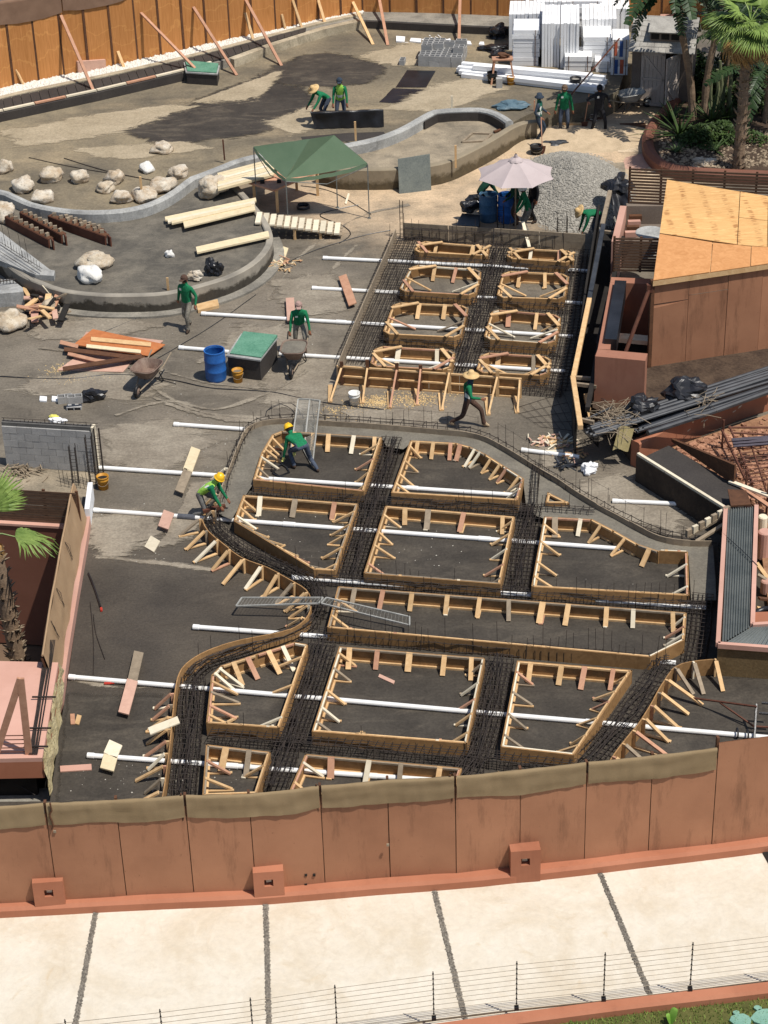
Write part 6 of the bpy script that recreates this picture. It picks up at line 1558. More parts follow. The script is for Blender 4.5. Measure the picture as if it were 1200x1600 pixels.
flat_boards([strip((308, 480), (341, 472), 10)], 'timber_offcut', 'tan timber offcut on the ground behind the walking man in camouflage trousers', 0, .1, mats=[m_pine])
cloth_lump(83, 652, (.12, .08, .05), 'yellow rag on the ground behind the block wall', M2('yellow_rag', S(214, 206, 90), S(230, 224, 130)), 0, 2, 'rag', 'rag'); cloth_lump(91, 660, (.22, .12, .08), 'white rag on top of the block wall', m_foam, 1.2, 4, 'rag', 'rag')
cloth_lump(921, 737, (.2, .18, .16), 'crumpled white sack in front of the trench end', m_foam, .0, 6, 'sack', 'sack', .6)
# ---- upper floor: membrane sheets, roll held by two workers
flat([(618, 137), (666, 137), (681, 111), (636, 110)], UP, m_blackp, 'membrane_sheet', .012)
for (px) in [[(592, 160), (650, 164), (660, 152), (605, 148)], [(604, 148), (652, 150), (662, 140), (614, 138)], [(656, 163), (692, 160), (694, 157), (660, 158)]]: flat(px, UP, m_blackp, 'membrane_sheet', .009)
A, B = G(478, 203, UP), G(600, 199, UP); dd = (B - A); n_ = V((dd.y, -dd.x, 0)).normalized(); n_ = n_ if n_.y < 0 else -n_
mb = MB()
def fn(u, v):
    s_ = v * 1.25; z = min(s_, .62); back = max(0, s_ - .62); w_ = noise.noise(V((u * 6, v * 3, 1))) * .05 * (2 - u)
    e = .12 * (1 - u) ** 6
    return A + dd * (u + e * (1 - v)) - n_ * (back * .6 + .04 * math.sin(v * 3) - w_) + V((0, 0, z + .02 - .2 * back + noise.noise(V((u * 9, 2, v))) * .02))
mb.grid(fn, 50, 14); solo(mb, 'membrane_roll', m_blackp, 'black waterproof membrane held upright by two workers at the back', 'membrane', Z0(A, UP), smooth=True)
m_grime = M2('grimy_steel_sheet', S(86, 92, 90), S(118, 122, 114), 1.6, .6, .2, 20, .005, 0, .3, .7)
a, b = G(624, 303), G(674, 297); T0, T1 = ZAT(a, 249), ZAT(b, 241)
t0_, t1_ = V((a.x - .02, a.y + .45, 0)), V((b.x - .02, b.y + .45, 0)); T0, T1 = ZAT(t0_, 249), ZAT(t1_, 241); mb = MB()
mb.hexa([a, b, b + V((0, .04, 0)), a + V((0, .04, 0))], [Z0(t0_, T0), Z0(t1_, T1), Z0(t1_ + V((0, .04, 0)), T1), Z0(t0_ + V((0, .04, 0)), T0)]); solo(mb, 'steel_sheet', m_grime, 'grimy grey sheet leaning against the island basin wall', 'sheet')
fr_ = thing('screen_frame', 'small empty frame lying on the island basin floor', 'frame', G(748, 218, .5))
c4 = GS([(722, 222), (758, 220), (768, 209), (738, 208)], .53)
for k in range(4): mb = MB(); mb.beam(c4[k], c4[(k + 1) % 4], .08, .05); part(mb, 'bar', m_grey_w, fr_)
mb = MB(); mb.beam(G(772, 206, .55), G(792, 199, .58), .1, .05); solo(mb, 'timber_offcut', m_brown, 'brown offcut in the right end of the island basin', 'timber')
# white foam scraps
for k, (px) in enumerate([[(634, 99 - 2 * k) for k in range(0)]]): pass
m_scrap = m_foam
for i, (q, lb) in enumerate([([(619, 64), (632, 65), (633, 57), (619, 56)], 'open white carton at the far left of the scrap row'), ([(691, 70), (706, 71), (704, 61), (693, 61)], 'largest white foam scrap behind the block stack'), ([(722, 68), (737, 69), (735, 64), (724, 63)], 'white foam scrap right of the tall prop'), ([(748, 69), (757, 70), (756, 65), (750, 65)], 'last white foam scrap left of the black sacks'), ([(640, 64), (658, 66), (658, 60), (642, 59)], 'thin foam scrap beside the white carton')]):
    P = GS(q, UP + .06); mb = MB(); mb.hexa([p - V((0, 0, .055)) for p in P], P); solo(mb, 'foam_scrap', m_scrap, lb, 'foam scrap', group='white foam scraps on the upper floor')
chips(680, 64, 12, 2.5, 40, UP, 'crumbled foam bits between the carton and the largest scrap', [m_foam], (.05, .12), .04, 'foam_bits')
for (x, y, r_, lb) in [(772, 78, (.5, .3, .12), 'low black sack by the foam stacks'), (776, 58, (.34, .3, .3), 'dark rolled sack by the foam stacks'), (780, 88, (.3, .3, .16), 'black sheet behind the saw trestle')]: cloth_lump(x, y, r_, lb, m_blackp, UP, int(x), 'sack', 'sack')
# saw trestle
c = G(785, 128, UP); tr = thing('saw_trestle', 'wooden saw trestle with a brown tool on top, in front of the foam stacks', 'trestle', c)
mb = MB(); mb.box((0, 0, .88), (.75, .4, .05)); part(mb, 'top', m_pink_w, tr, local=True)
for sx in (-1, 1):
    for sy in (-1, 1): mb = MB(); mb.beam((sx * .42, sy * .28, 0), (sx * .28, sy * .14, .87), .06, .05, up=(0, 1, 0)); part(mb, 'leg', m_pink_w, tr, local=True)
mb = MB(); mb.rock((.05, 0, 1.0), (.22, .14, .1), 4, .6); part(mb, 'saw', m_brown, tr, local=True)
mb = MB(); mb.box(G(780, 137, UP) + V((0, 0, .18)), (.22, .2, .36)); solo(mb, 'cement_block', m_block, 'grey block standing below the saw trestle', 'block')
# long white beams
for i, (a, b, z) in enumerate([((722, 100), (925, 118), .3), ((716, 106), (948, 128), .22), ((718, 112), (944, 136), .14), ((714, 109), (938, 126), .1), ((722, 117), (930, 142), .08), ((740, 104), (946, 122), .34), ((760, 118), (938, 139), .2)]):
    mb = MB(); P, Q = G(*a, UP + z), G(*b, UP + z); mb.beam(P, Q, .2, .14); solo(mb, 'foam_beam', m_foam, ['topmost', 'second', 'third', 'hidden rear', 'front', 'upper rear', 'short front'][i] + ' long white foam beam lying in front of the foam stacks', 'foam beam', group='long white foam beams')
# foam block stacks
def foam_stack(x0, x1, yb, yt, dep, lb, n=6, vert=False, z=UP, deep_px=None):
    a, b = G(x0, yb, z), G(x1, yb, z); h = ZAT(a, yt) - z; d_ = (b - a).normalized(); n_ = V((-d_.y, d_.x, 0)); W = (b - a).length
    t = thing('foam_stack', lb, 'foam stack', a, 'stacks of white foam sheets')
    rz = math.atan2(d_.y, d_.x)
    if not vert:
        for k in range(n):
            j = V((R.uniform(-.03, .03), R.uniform(-.03, .03), 0)); hh = h / n; mb = MB(); mb.box(a + d_ * W / 2 + n_ * dep / 2 + j + V((0, 0, (k + .5) * hh)), (W, dep, hh - .015), rz); part(mb, 'foam_sheet', m_foam, t)
        for u in (.15, .85):
            mb = MB(); p = a + d_ * W * u - n_ * .03; mb.beam(p, p + V((0, 0, h + .01)), .025, .01, up=n_)
            if (x0 + x1) % 2 == 0 or u > .5: part(mb, 'strap', m_brown, t)
    else:
        for k in range(n):
            wd = W / n; j = n_ * R.uniform(-.02, .03); mb = MB(); mb.box(a + d_ * wd * (k + .5) + n_ * dep / 2 + j + V((0, 0, h / 2 + R.uniform(-.02, .02))), (wd - .012, dep, h), rz); part(mb, 'foam_sheet', m_foam, t)
    return t
foam_stack(795, 850, 78, 22, 1.6, 'rear left stack of upright white foam sheets', 9, True); foam_stack(838, 890, 60, 3, 2.0, 'farthest middle stack of upright white foam sheets', 8, True); foam_stack(886, 940, 58, 2, 2.0, 'farthest stack of white foam sheets below the banana leaf', 6); foam_stack(936, 982, 66, 14, 1.6, 'farthest right stack of upright foam sheets', 7, True)
foam_stack(908, 962, 86, 30, 1.8, 'second row stack of upright foam sheets on the right', 9, True)
foam_stack(846, 874, 105, 37, 2.2, 'left half of the tall middle stack of upright foam sheets', 6, True); foam_stack(875, 904, 107, 37, 2.2, 'right half of the tall middle stack of upright foam sheets', 6, True)
foam_stack(801, 842, 103, 47, 1.3, 'front left stack of flat white foam sheets with dark straps', 8)
foam_stack(911, 954, 104, 58, 1.3, 'front right stack of flat white foam sheets', 7); foam_stack(882, 924, 112, 88, 1.1, 'low front stack of flat white foam sheets', 3); foam_stack(930, 953, 113, 96, .9, 'lowest narrow stack of flat foam sheets', 3)
fs = foam_stack(955, 981, 117, 62, 1.2, 'narrow foam stack printed with red and blue bands, beside the shed', 4)
m_pr, m_pb = M2('red_print', S(196, 96, 68), S(206, 112, 84)), M2('blue_print', S(52, 82, 140), S(70, 98, 152))
a, b = G(955, 117, UP), G(981, 117, UP); d_ = (b - a).normalized(); n_ = V((-d_.y, d_.x, 0)); h = ZAT(a, 62) - UP
for (u0, u1, v0, v1, m) in [(.12, .32, .55, .95, m_pr), (.45, .66, .52, .97, m_pb), (.18, .38, .04, .44, m_pb), (.5, .72, .04, .44, m_pr)]:
    mb = MB(); W = (b - a).length; P = [a + d_ * W * u - n_ * .034 + V((0, 0, h * v)) for u, v in ((u0, v0), (u1, v0), (u1, v1), (u0, v1))]; mb.add(P, [(0, 1, 2, 3)]); part(mb, 'printed_band', m, fs)
mb = MB(); mb.tube([G(882, 160, UP), G(968, 60, 2.2)], .03, 5); solo(mb, 'leaning_pole', m_rust, 'long thin pole leaning on the foam stacks behind the worker in green', 'pole')
# ---- shed
m_sh = M2('roof_shingle', S(140, 136, 130), S(172, 168, 160), 3, .9, .4, 30, .006, .2); m_door = M2('grey_door_paint', S(170, 158, 148), S(184, 172, 162), 2, .7, .1, 30, .003, 0); m_shed = M2('taupe_shed_wall', S(104, 92, 84), S(120, 108, 98), 2, .8)
A, B = G(985, 165), G(1078, 170); d_ = (B - A).normalized(); n_ = V((-d_.y, d_.x, 0)); W = (B - A).length; rz = math.atan2(d_.y, d_.x)
sh = thing('garden_shed', 'small taupe shed with grey shingled roof and two barn doors ajar', 'shed', A, None, rz)
H_ = 2.15
ins = [(0, .0), (W, .0)]
def L_(x, y, z): return V((x, y, z))
mb = MB(); mb.box((.16, .05, H_ / 2), (.32, .1, H_)); mb.box((W - .22, .05, H_ / 2), (.44, .1, H_)); mb.box((W / 2, .05, H_ - .06), (W - .8, .1, .12)); mb.box((.05, .9, H_ / 2), (.1, 1.6, H_)); mb.box((W - .05, .9, H_ / 2), (.1, 1.6, H_)); mb.box((W / 2, 1.7, H_ / 2), (W, .1, H_)); part(mb, 'wall', m_shed, sh, local=True)
mb = MB(); mb.box((W / 2, .9, .02), (W - .2, 1.5, .04)); part(mb, 'floor', m_void, sh, local=True)
for i in range(7):                                   # courses of shingles
    y0, y1 = -.28 + i * .19, -.28 + (i + 1) * .19 + .03; z0, z1 = H_ - .02 + i * .125, H_ - .02 + (i + 1) * .125 + .015
    for k in range(9):
        x0 = -.1 + (W + .2) * k / 9 + (.1 if i % 2 else 0) * (k > 0); x1 = -.1 + (W + .2) * (k + 1) / 9 + (.1 if i % 2 and k < 8 else 0) - .008
        mb = MB(); mb.hexa([L_(x0, y0, z0 - .02), L_(x1, y0, z0 - .02), L_(x1, y1, z1 - .02), L_(x0, y1, z1 - .02)], [L_(x0, y0, z0 + .012), L_(x1, y0, z0 + .012), L_(x1, y1, z1 - .006), L_(x0, y1, z1 - .006)]); part(mb, 'shingle', m_sh, sh, local=True)
mb = MB(); mb.hexa([L_(-.1, 1.0, H_ + .8), L_(W + .1, 1.0, H_ + .8), L_(W + .1, 2.1, H_), L_(-.1, 2.1, H_)], [L_(-.1, 1.04, H_ + .86), L_(W + .1, 1.04, H_ + .86), L_(W + .1, 2.1, H_ + .05), L_(-.1, 2.1, H_ + .05)]); part(mb, 'rear_roof', m_sh, sh, local=True)
x0, x1 = W * .28, W * .78
mb = MB(); mb.box(((x0 + x1) / 2, .42, H_ + .42), (x1 - x0, .6, .34)); dm = part(mb, 'dormer', m_shed, sh, local=True)
mb = MB(); mb.hexa([L_(x0 - .06, .02, H_ + .58), L_(x1 + .06, .02, H_ + .58), L_(x1 + .06, .75, H_ + .86), L_(x0 - .06, .75, H_ + .86)], [L_(x0 - .06, .0, H_ + .62), L_(x1 + .06, .0, H_ + .62), L_(x1 + .06, .75, H_ + .90), L_(x0 - .06, .75, H_ + .90)]); link('dormer_roof', mb.mesh('dormer_roof', m_sh), dm)
for k in range(3): mb = MB(); xx = x0 + (x1 - x0) * (k + .5) / 3; mb.box((xx, .11, H_ + .43), ((x1 - x0) / 3 - .08, .02, .2)); link('pane', mb.mesh('pane', m_void), dm)
def door(x, wd, ang, lb, hs):
    h = 1.98; M = Matrix.Rotation(ang, 3, 'Z'); o = V((x, -.01, .06)); mb = MB()
    def q(u, v, yy): return o + M @ V((hs * u, yy, v))
    def bar(u0, v0, u1, v1, w_): mb.beam(q(u0, v0, -.03), q(u1, v1, -.03), w_, .03, up=M @ V((0, 1, 0)))
    for k in range(6): c = q((k + .5) * wd / 6, h / 2, 0); mb.box(c, (wd / 6 - .008, .035, h), 0, 0, M)
    for v in (.05, h * .5, h - .05): bar(.02, v, wd - .02, v, .1)
    for u in (.05, wd - .05): bar(u, .03, u, h - .03, .1)
    bar(.08, h - .1, wd - .08, h * .53, .09); bar(.08, .1, wd - .08, h * .46, .09)
    part(mb, 'door', m_door, sh, local=True, label=lb)
door(.34, .86, -.05, 'left barn door nearly shut', 1); door(W - .46, .78, 1.05, 'right barn door swung open', -1)
# ---- canopy
m_can = cloth_mat('green_canopy_cloth', S(116, 142, 112), S(128, 152, 122), .0, .8)
fl_, fr__ = G(450, 342), G(577, 341); bl_ = G(393, 290)
ca = thing('canopy', 'green pop up canopy with thin legs over the carpenters bench', 'canopy', fl_)
cz_ = [ZAT(fl_, 277), ZAT(fr__, 254)]; zl = 2.0
c0 = Z0(fl_, ZAT(fl_, 279)); c1 = Z0(fr__, ZAT(fr__, 255)); c3 = G(396, 229, 2.15); c2 = c3 + (c1 - c0); c2.z = 2.1
ap1, ap2 = G(486, 214, 2.95), G(523, 211, 2.95); 
cx = (c0 + c1 + c2 + c3) / 4; apx = Z0(cx, 2.75)
apx1 = G(484, 217, 2.75); apx2 = G(522, 211, 2.8)
mb = MB()
def tri(a, b, c_, n=8, sag=.05):
    vs = []; idx = {}
    for i in range(n + 1):
        for j in range(n + 1 - i):
            u, v = i / n, j / n; w_ = 1 - u - v; p = a * w_ + b * u + c_ * v
            e = u * w_ * 4; p = p + V((0, 0, -sag * e * (1 - v) - .15 * u * v * w_ * 3 + .02 * noise.noise(V((u * 5, v * 6, a.x)))))
            idx[i, j] = len(vs); vs.append(p)
    fs = []
    for i in range(n):
        for j in range(n - i):
            fs.append((idx[i, j], idx[i + 1, j], idx[i, j + 1]))
            if j < n - i - 1: fs.append((idx[i + 1, j], idx[i + 1, j + 1], idx[i, j + 1]))
    mb.add(vs, fs)
C_ = [c0, c1, c2, c3]
tri(c0, c1, apx2); tri(c1, c2, apx2); tri(c2, c3, apx1); tri(c3, c0, apx1); mb.add([c0, apx2, apx1], [(0, 1, 2)]); mb.add([c2, apx1, apx2], [(0, 1, 2)])
part(mb, 'roof_cloth', m_can, ca, smooth=True)
for i in range(4):
    a, b = C_[i], C_[(i + 1) % 4]; mb = MB(); mb.grid(lambda u, v: a + (b - a) * u + V((0, 0, -.10 * 4 * u * (1 - u) * (1 if v < .5 else 1) - v * .13 + .01 * math.sin(u * 30)))
        , 20, 2); part(mb, 'valance', m_can, ca)
m_leg = M2('grey_leg_tube', S(96, 98, 94), S(120, 122, 118), 3, .5)
for p in C_: mb = MB(); mb.beam(Z0(p, .0 if p is not c3 else 0.0), p + V((0, 0, -.03)), .035, .035, up=(0, 1, 0)); mb.box(Z0(p, .01), (.1, .1, .02)); part(mb, 'leg', m_leg, ca)
for i in range(4):
    a, b = C_[i], C_[(i + 1) % 4]
    mb = MB(); mb.tube([a - V((0, 0, .1)), (a + b) / 2 - V((0, 0, .45)), b - V((0, 0, .1))], .014, 4); part(mb, 'truss_bar', m_leg, ca)
# bench under it
be = thing('work_bench', 'plank topped carpenters bench in the shade of the green canopy', 'bench', G(450, 300))
q = GS([(388, 285), (428, 297), (498, 268), (460, 258)], .85); mb = MB(); mb.hexa([p - V((0, 0, .06)) for p in q], q); part(mb, 'top', m_pink_w, be)
for (x, y) in [(432, 296), (495, 270), (396, 284), (462, 262)]: p = G(x, y, .8); mb = MB(); mb.beam(Z0(p), p, .09, .09, up=(0, 1, 0)); part(mb, 'leg', m_pine, be)
for (x, y) in [(410, 284), (436, 283)]: mb = MB(); mb.box(G(x, y, .9), (.14, .1, .1)); part(mb, 'tool', m_void, be)
mb = MB(); c = G(474, 327); mb.tube([c + V((math.cos(k * .5236) * .2, math.sin(k * .5236) * .2, .03 + .004 * k)) for k in range(30)], .025, 5); solo(mb, 'hose_coil', m_blackp, 'small coil of black hose in the shade of the canopy', 'hose')
# ---- parasol
m_par = cloth_mat('pale_pink_cloth', S(176, 162, 160), S(188, 174, 172), 0, .8)
Pb = G(806, 345); pz = 2.05; hub = G(806, 247, 2.62); R0 = 1.25
pb = Z0(hub); pa = thing('parasol', 'pale pink octagonal parasol shading the mixing drums', 'parasol', pb)
rim = [hub + V((math.cos(k * math.pi / 4 + .35) * R0, math.sin(k * math.pi / 4 + .35) * R0, -.52)) for k in range(8)]
for k in range(8):
    a, b = rim[k], rim[(k + 1) % 8]; mb = MB()
    mb.grid(lambda u, v: hub + (a + (b - a) * u - hub) * (.03 + .97 * v) + V((0, 0, -.05 * math.sin(math.pi * u) * v + .05 * v * (1 - v))) - (((a + b) / 2 - hub) * (.06 * math.sin(math.pi * u) * v * v)), 6, 8); part(mb, 'panel', m_par, pa, smooth=True)
    mb = MB(); mb.tube([hub - V((0, 0, .03)), a - V((0, 0, .02))], .012, 4); part(mb, 'rib', m_brown, pa)
mb = MB(); mb.lathe([(.0, .14), (.05, .12), (.06, .02), (.10, .03), (.20, -.03), (.24, -.08)], 8, hub); part(mb, 'crown_cap', m_par, pa)
mb = MB(); mb.lathe([(0, .16), (.035, .14), (.03, .02)], 8, hub); part(mb, 'finial', m_void, pa)
mb = MB(); mb.tube([pb, hub], .025, 8); part(mb, 'pole', m_grey_w, pa)
mb = MB(); mb.lathe([(0, 0), (.26, 0), (.26, .06), (.05, .12), (0, .12)], 14, pb); part(mb, 'base', m_void, pa)
# dark low sheet/bench left of the drums, sacks
mb = MB(); q = GS([(712, 352), (748, 354), (750, 336), (722, 333)], .35); mb.prism([Z0(p) for p in q], 0, .35); solo(mb, 'mixing_box', m_blackp, 'low black mixing box left of the drums under the parasol', 'box', Z0(q[0]))
cloth_lump(752, 322, (.45, .3, .3), 'dark heap of sacks behind the drums under the parasol', m_blackp, 0, 9, 'sack', 'sack'); cloth_lump(734, 330, (.25, .2, .22), 'small dark sack left of the parasol drums', m_blackp, 0.3, 12, 'sack', 'sack')
mb = MB(); mb.beam(G(817, 346, .6), G(827, 386, .2), .1, .03); solo(mb, 'chute_board', m_pale_w, 'pale chute board leading from the drums down into the footing grid', 'board')
# gravel heap
gc = G(893, 298)
def gh(p):
    d_ = (p - gc); r_ = math.hypot(d_.x / 2.0, d_.y / 3.4); return max(0, 1.15 * (1 - r_ ** 1.15)) * (1 + .15 * noise.noise(p * .8)) + .05 * noise.noise(p * 2.3) * (r_ < 1)
mb = MB(); mb.grid(lambda u, v: (lambda p: V((p.x, p.y, gh(p) - .02)))(gc + V(((u - .5) * 4.6, (v - .5) * 7.2, 0))), 46, 60)
def pg():
    while True:
        a, r_ = R.uniform(0, 6.28), R.random() ** .6 * 1.06; p = gc + V((math.cos(a) * r_ * 2.0, math.sin(a) * r_ * 3.4, 0)); return Z0(p, max(0, gh(p)) - .01)
pebbles(mb, 11000, pg, .022, .055)
solo(mb, 'gravel_heap', m_grav, 'large heap of pale grey gravel right of the pink parasol', 'gravel', gc, kind='stuff')
# trench diggings in front of the three standing workers
cloth_lump(870, 228, (.5, .22, .12), 'grey plastic sheet in the trench in front of the standing workers', m_hdpe, 0, 15, 'plastic_sheet', 'sheet')
bucket(838, 240, m_blk2, 'black and yellow tub in the trench under the shovel handle', .22, .3, 0, fill=m_void)
chips(905, 186, 16, 4, 70, .0, 'rubble and timber bits behind the worker in green', [m_grav, m_grey_w, m_rust], (.06, .2), .3, 'rubble_heap')
mb = MB(); mb.beam(G(850, 192, .08), G(908, 195, .08), .12, .1); solo(mb, 'timber_kerb', m_pine, 'pale timber lying along the edge of the upper floor behind the standing workers', 'timber')
cloth_lump(800, 168, (.55, .35, .14), 'folded blue grey tarpaulin behind the island basin', M2('blue_grey_tarp', S(70, 92, 104), S(98, 120, 130), 3, .5), UP, 18, 'tarpaulin', 'tarpaulin')
m_sandh = M2('sand', S(172, 152, 124), S(198, 176, 146), 3, .95, .4, 30, .02, 0)
mb = MB(); c = G(900, 216)
def sf_(p): d_ = p - c; r_ = math.hypot(d_.x / 3.2, d_.y / 1.5); return max(0, .28 * (1 - r_)) + .08 * noise.noise(p * 1.5) * max(0, 1 - r_)
mb.grid(lambda u, v: (lambda p: V((p.x, p.y, sf_(p) - .01)))(c + V(((u - .5) * 6.4, (v - .5) * 3.2, 0))), 40, 22); struct(mb, 'sand', m_sandh, smooth=True)
# black sheeting draped at the head of the trench
cloth_lump(966, 300, (.42, .5, .35), 'black plastic sheeting bunched at the head of the boarded trench', m_blackp, .9, 21, 'plastic_sheet', 'sheet')
mb = MB(); a, b = G(966, 300, 1.1), G(985, 365, .3)
mb.grid(lambda u, v: a + (b - a) * v + V((-.35 + .7 * u + .08 * noise.noise(V((u * 6, v * 4, 3))), .1 * noise.noise(V((u * 5, v * 5, 9))), .15 * math.sin(u * 9 + v * 3) * .5)), 16, 16); solo(mb, 'plastic_sheet', m_blackp, 'black plastic sheeting hanging down beside the court steps', 'sheet', a, smooth=True)
# ---- black pipes and bags on the bank
zp_ = .82
for i in range(24):
    o = i * 2.2; a = (905 + i * 1.6 + R.uniform(-8, 16), 666 + i * 1.5 - o * .2); b = (1215, 570 + i * 1.6 + R.uniform(-5, 5))
    mb = MB(); A_, B_ = G(a[0] + (60 if i > 14 else 0), a[1] - (14 if i > 14 else 0), zp_ + .12 * (i % 3)), G(*b, zp_ + .12 * (i % 3)); m_ = between(A_, B_, .5) + V((0, 0, R.uniform(-.04, .04))); mb.tube([A_, m_, B_], (.03, .055, .042, .075)[i % 4], 8)
    solo(mb, 'black_pipe', m_hdpe, 'black plastic pipe in the long stack on the bank below the plywood house', 'pipe', A_, 'black pipes stacked on the bank')
cloth_lump(1003, 648, (.42, .36, .36), 'left black plastic bag on the stack of black pipes', m_blackp, zp_ + .1, 31); cloth_lump(1072, 622, (.55, .4, .36), 'larger right black plastic bag on the stack of black pipes', m_blackp, zp_ + .1, 33)
mb = MB()
for k in range(150):
    p = G(960 + R.gauss(0, 12) + (90 if k > 90 else 0) * 1.6 * (k > 120), 655 + R.gauss(0, 12) - (22 if k > 120 else 0), zp_ + R.uniform(.05, .35)); a = R.uniform(0, 3.1) ; dd = V((math.cos(a) * .6, math.sin(a) * .4, R.uniform(-.25, .4))).normalized() * R.uniform(.15, .45); mb.tube([p - dd, p + V((0, 0, .03)), p + dd], .009, 3)
solo(mb, 'tangled_offcuts', m_grey_w, 'tangle of thin pale wires and battens beside the left black bag', 'offcuts', kind='stuff')
mb = MB(); c = G(974, 690, zp_)
mb.grid(lambda u, v: c + V((-.1 + .4 * u - .15 * v, .25 - .1 * v, .28 - .62 * v + .05 * math.sin(u * 5))), 6, 8); solo(mb, 'paper_sheet', M2('buff_paper', S(176, 160, 110), S(192, 176, 128)), 'buff paper sheet hanging over the end of the bank wall', 'paper')
mb = MB(); mb.tube([G(905, 660, 1.0), G(955, 637, 1.1)], .03, 5); solo(mb, 'thin_pipe', m_hdpe, 'thin dark pipe sticking out over the boarded trench', 'pipe')
# ---- mesh sieve frames in the lower slab
m_galv = M2('galvanised_mesh_frame', S(150, 148, 140), S(178, 176, 168), 4, .5, .1, 30, .003, .1, metal=.3)
def sieve(cs, lb, z4, nm='mesh_frame'):
    P = [G(x, y, z) for (x, y), z in zip(cs, z4)]; t = thing(nm, lb, 'frame', Z0(P[0]), 'wire mesh frames')
    for k in range(4): mb = MB(); mb.beam(P[k], P[(k + 1) % 4], .035, .035); part(mb, 'bar', m_galv, t)
    mb = MB()
    for k in range(1, 24): mb.tube([between(P[0], P[1], k / 24), between(P[3], P[2], k / 24)], .0028, 3, cap=False)
    for k in range(1, 9): mb.tube([between(P[0], P[3], k / 9), between(P[1], P[2], k / 9)], .0028, 3, cap=False)
    part(mb, 'mesh', m_galv, t, kind='stuff'); return t
sieve([(369, 947), (498, 943), (505, 934), (378, 934)], 'left wire mesh frame lying across the S shaped edge form', [.3, .45, .45, .3]); sieve([(502, 943), (640, 977), (640, 964), (510, 934)], 'right wire mesh frame lying across the corner of the narrow bay', [.45, .38, .38, .45])
sieve([(455, 700), (474, 700), (484, 624), (466, 624)], 'left wire mesh frame leaning by the bending worker', [.05, .05, .75, .75]); sieve([(475, 704), (488, 728), (500, 626), (484, 624)], 'right wire mesh frame leaning by the bending worker', [.05, .05, .75, .75])
# hoses and cables on the ground
def cable(px, lb, r=.012, m=None, z=.015, nm='cable'):
    L = smooth_line(GS(px, z), .2); mb = MB(); mb.tube([p + V((0, 0, .004 * math.sin(i))) for i, p in enumerate(L)], r, 4); solo(mb, nm, m or m_blackp, lb, 'cable', L[0])
cable([(0, 588), (100, 592), (180, 585), (260, 592), (330, 606), (420, 612), (500, 628), (600, 640)], 'black cable running from the left edge past the blue drum to the footing grid', .016)
cable([(160, 520), (260, 480), (380, 450), (470, 400), (560, 370), (610, 360)], 'black cable running along the foot of the pool wall to the footing grid', .014); cable([(234, 567), (330, 510), (400, 460)], 'thin cable between the plywood pile and the pool wall', .012)
cable([(560, 320), (500, 335), (535, 352), (548, 366), (530, 380)], 'black cord looping beside the cleat ramp', .014); cable([(275, 600), (240, 590), (200, 575)], 'short cable by the empty wheelbarrow', .014); cable([(580, 335), (520, 300), (470, 290)], 'cord from under the canopy bench', .012)
cable([(420, 640), (440, 632), (460, 645), (440, 658), (415, 650), (425, 635), (455, 630), (470, 650), (450, 662)], 'tangled wire loops behind the leaning mesh frames', .012); cable([(900, 230), (960, 222), (1010, 206)], 'dark hose across the shaded path', .02); cable([(990, 640), (930, 615), (905, 600)], 'wire at the trench end', .01)
cable([(45, 246), (110, 260), (180, 272)], 'left thin rod lying among the boulders', .012, m_bar, UP + .02, 'thin_rod'); cable([(100, 247), (170, 268), (240, 282)], 'right thin rod lying among the boulders', .014, m_bar, UP + .02, 'thin_rod')
cable([(138, 895), (148, 920), (157, 948)], 'black rod with a red tip lying on the dark slab, left', .022, m_blackp, .03, 'thin_rod'); cable([(146, 960), (150, 990), (164, 1030)], 'thin dark rod lying on the dark slab, left', .008, m_bar, .02, 'thin_rod'); cable([(141, 940), (146, 1000), (146, 1054)], 'thin upright wire on the dark slab, left', .008, m_bar, .02, 'thin_rod')
p = G(158, 950, .03); mb = MB(); mb.tube([p, p + V((.02, -.12, 0))], .03, 6); solo(mb, 'rod_tip', m_red_p, 'red tip of the black rod on the dark slab', 'tip')
for (x, y, lb) in [(163, 1068, 'small red marker bottle lying by the longest pipe'), (192, 1187, 'small red marker bottle lying by the pipe nearest the hoarding')]:
    p = G(x, y, .035); mb = MB(); mb.tube([p, p + V((.16, 0, 0))], .03, 7); mb.tube([p + V((.16, 0, 0)), p + V((.22, 0, 0))], .015, 6); solo(mb, 'marker_bottle', m_red_p if x < 180 else m_wbk, lb, 'bottle')
mb = MB(); pf = G(144, 780, 0); mb.beam(pf + V((0, 0, .25)), V((pf.x + .05, pf.y - 1.3, .25)), .12, .5); solo(mb, 'foam_strip', m_foam, 'white foam strip standing at the far end of the tan cloth hoarding', 'foam strip', Z0(pf))
# distant terrace roof behind the shed
mb = MB(); q = GS([(1030, 38), (1075, 42), (1072, 22), (1032, 22)], 1.6); mb.prism([Z0(p) for p in q], .3, 1.6); solo(mb, 'low_roof', m_pink, 'low pink roof behind the shed', 'roof', Z0(q[0]))
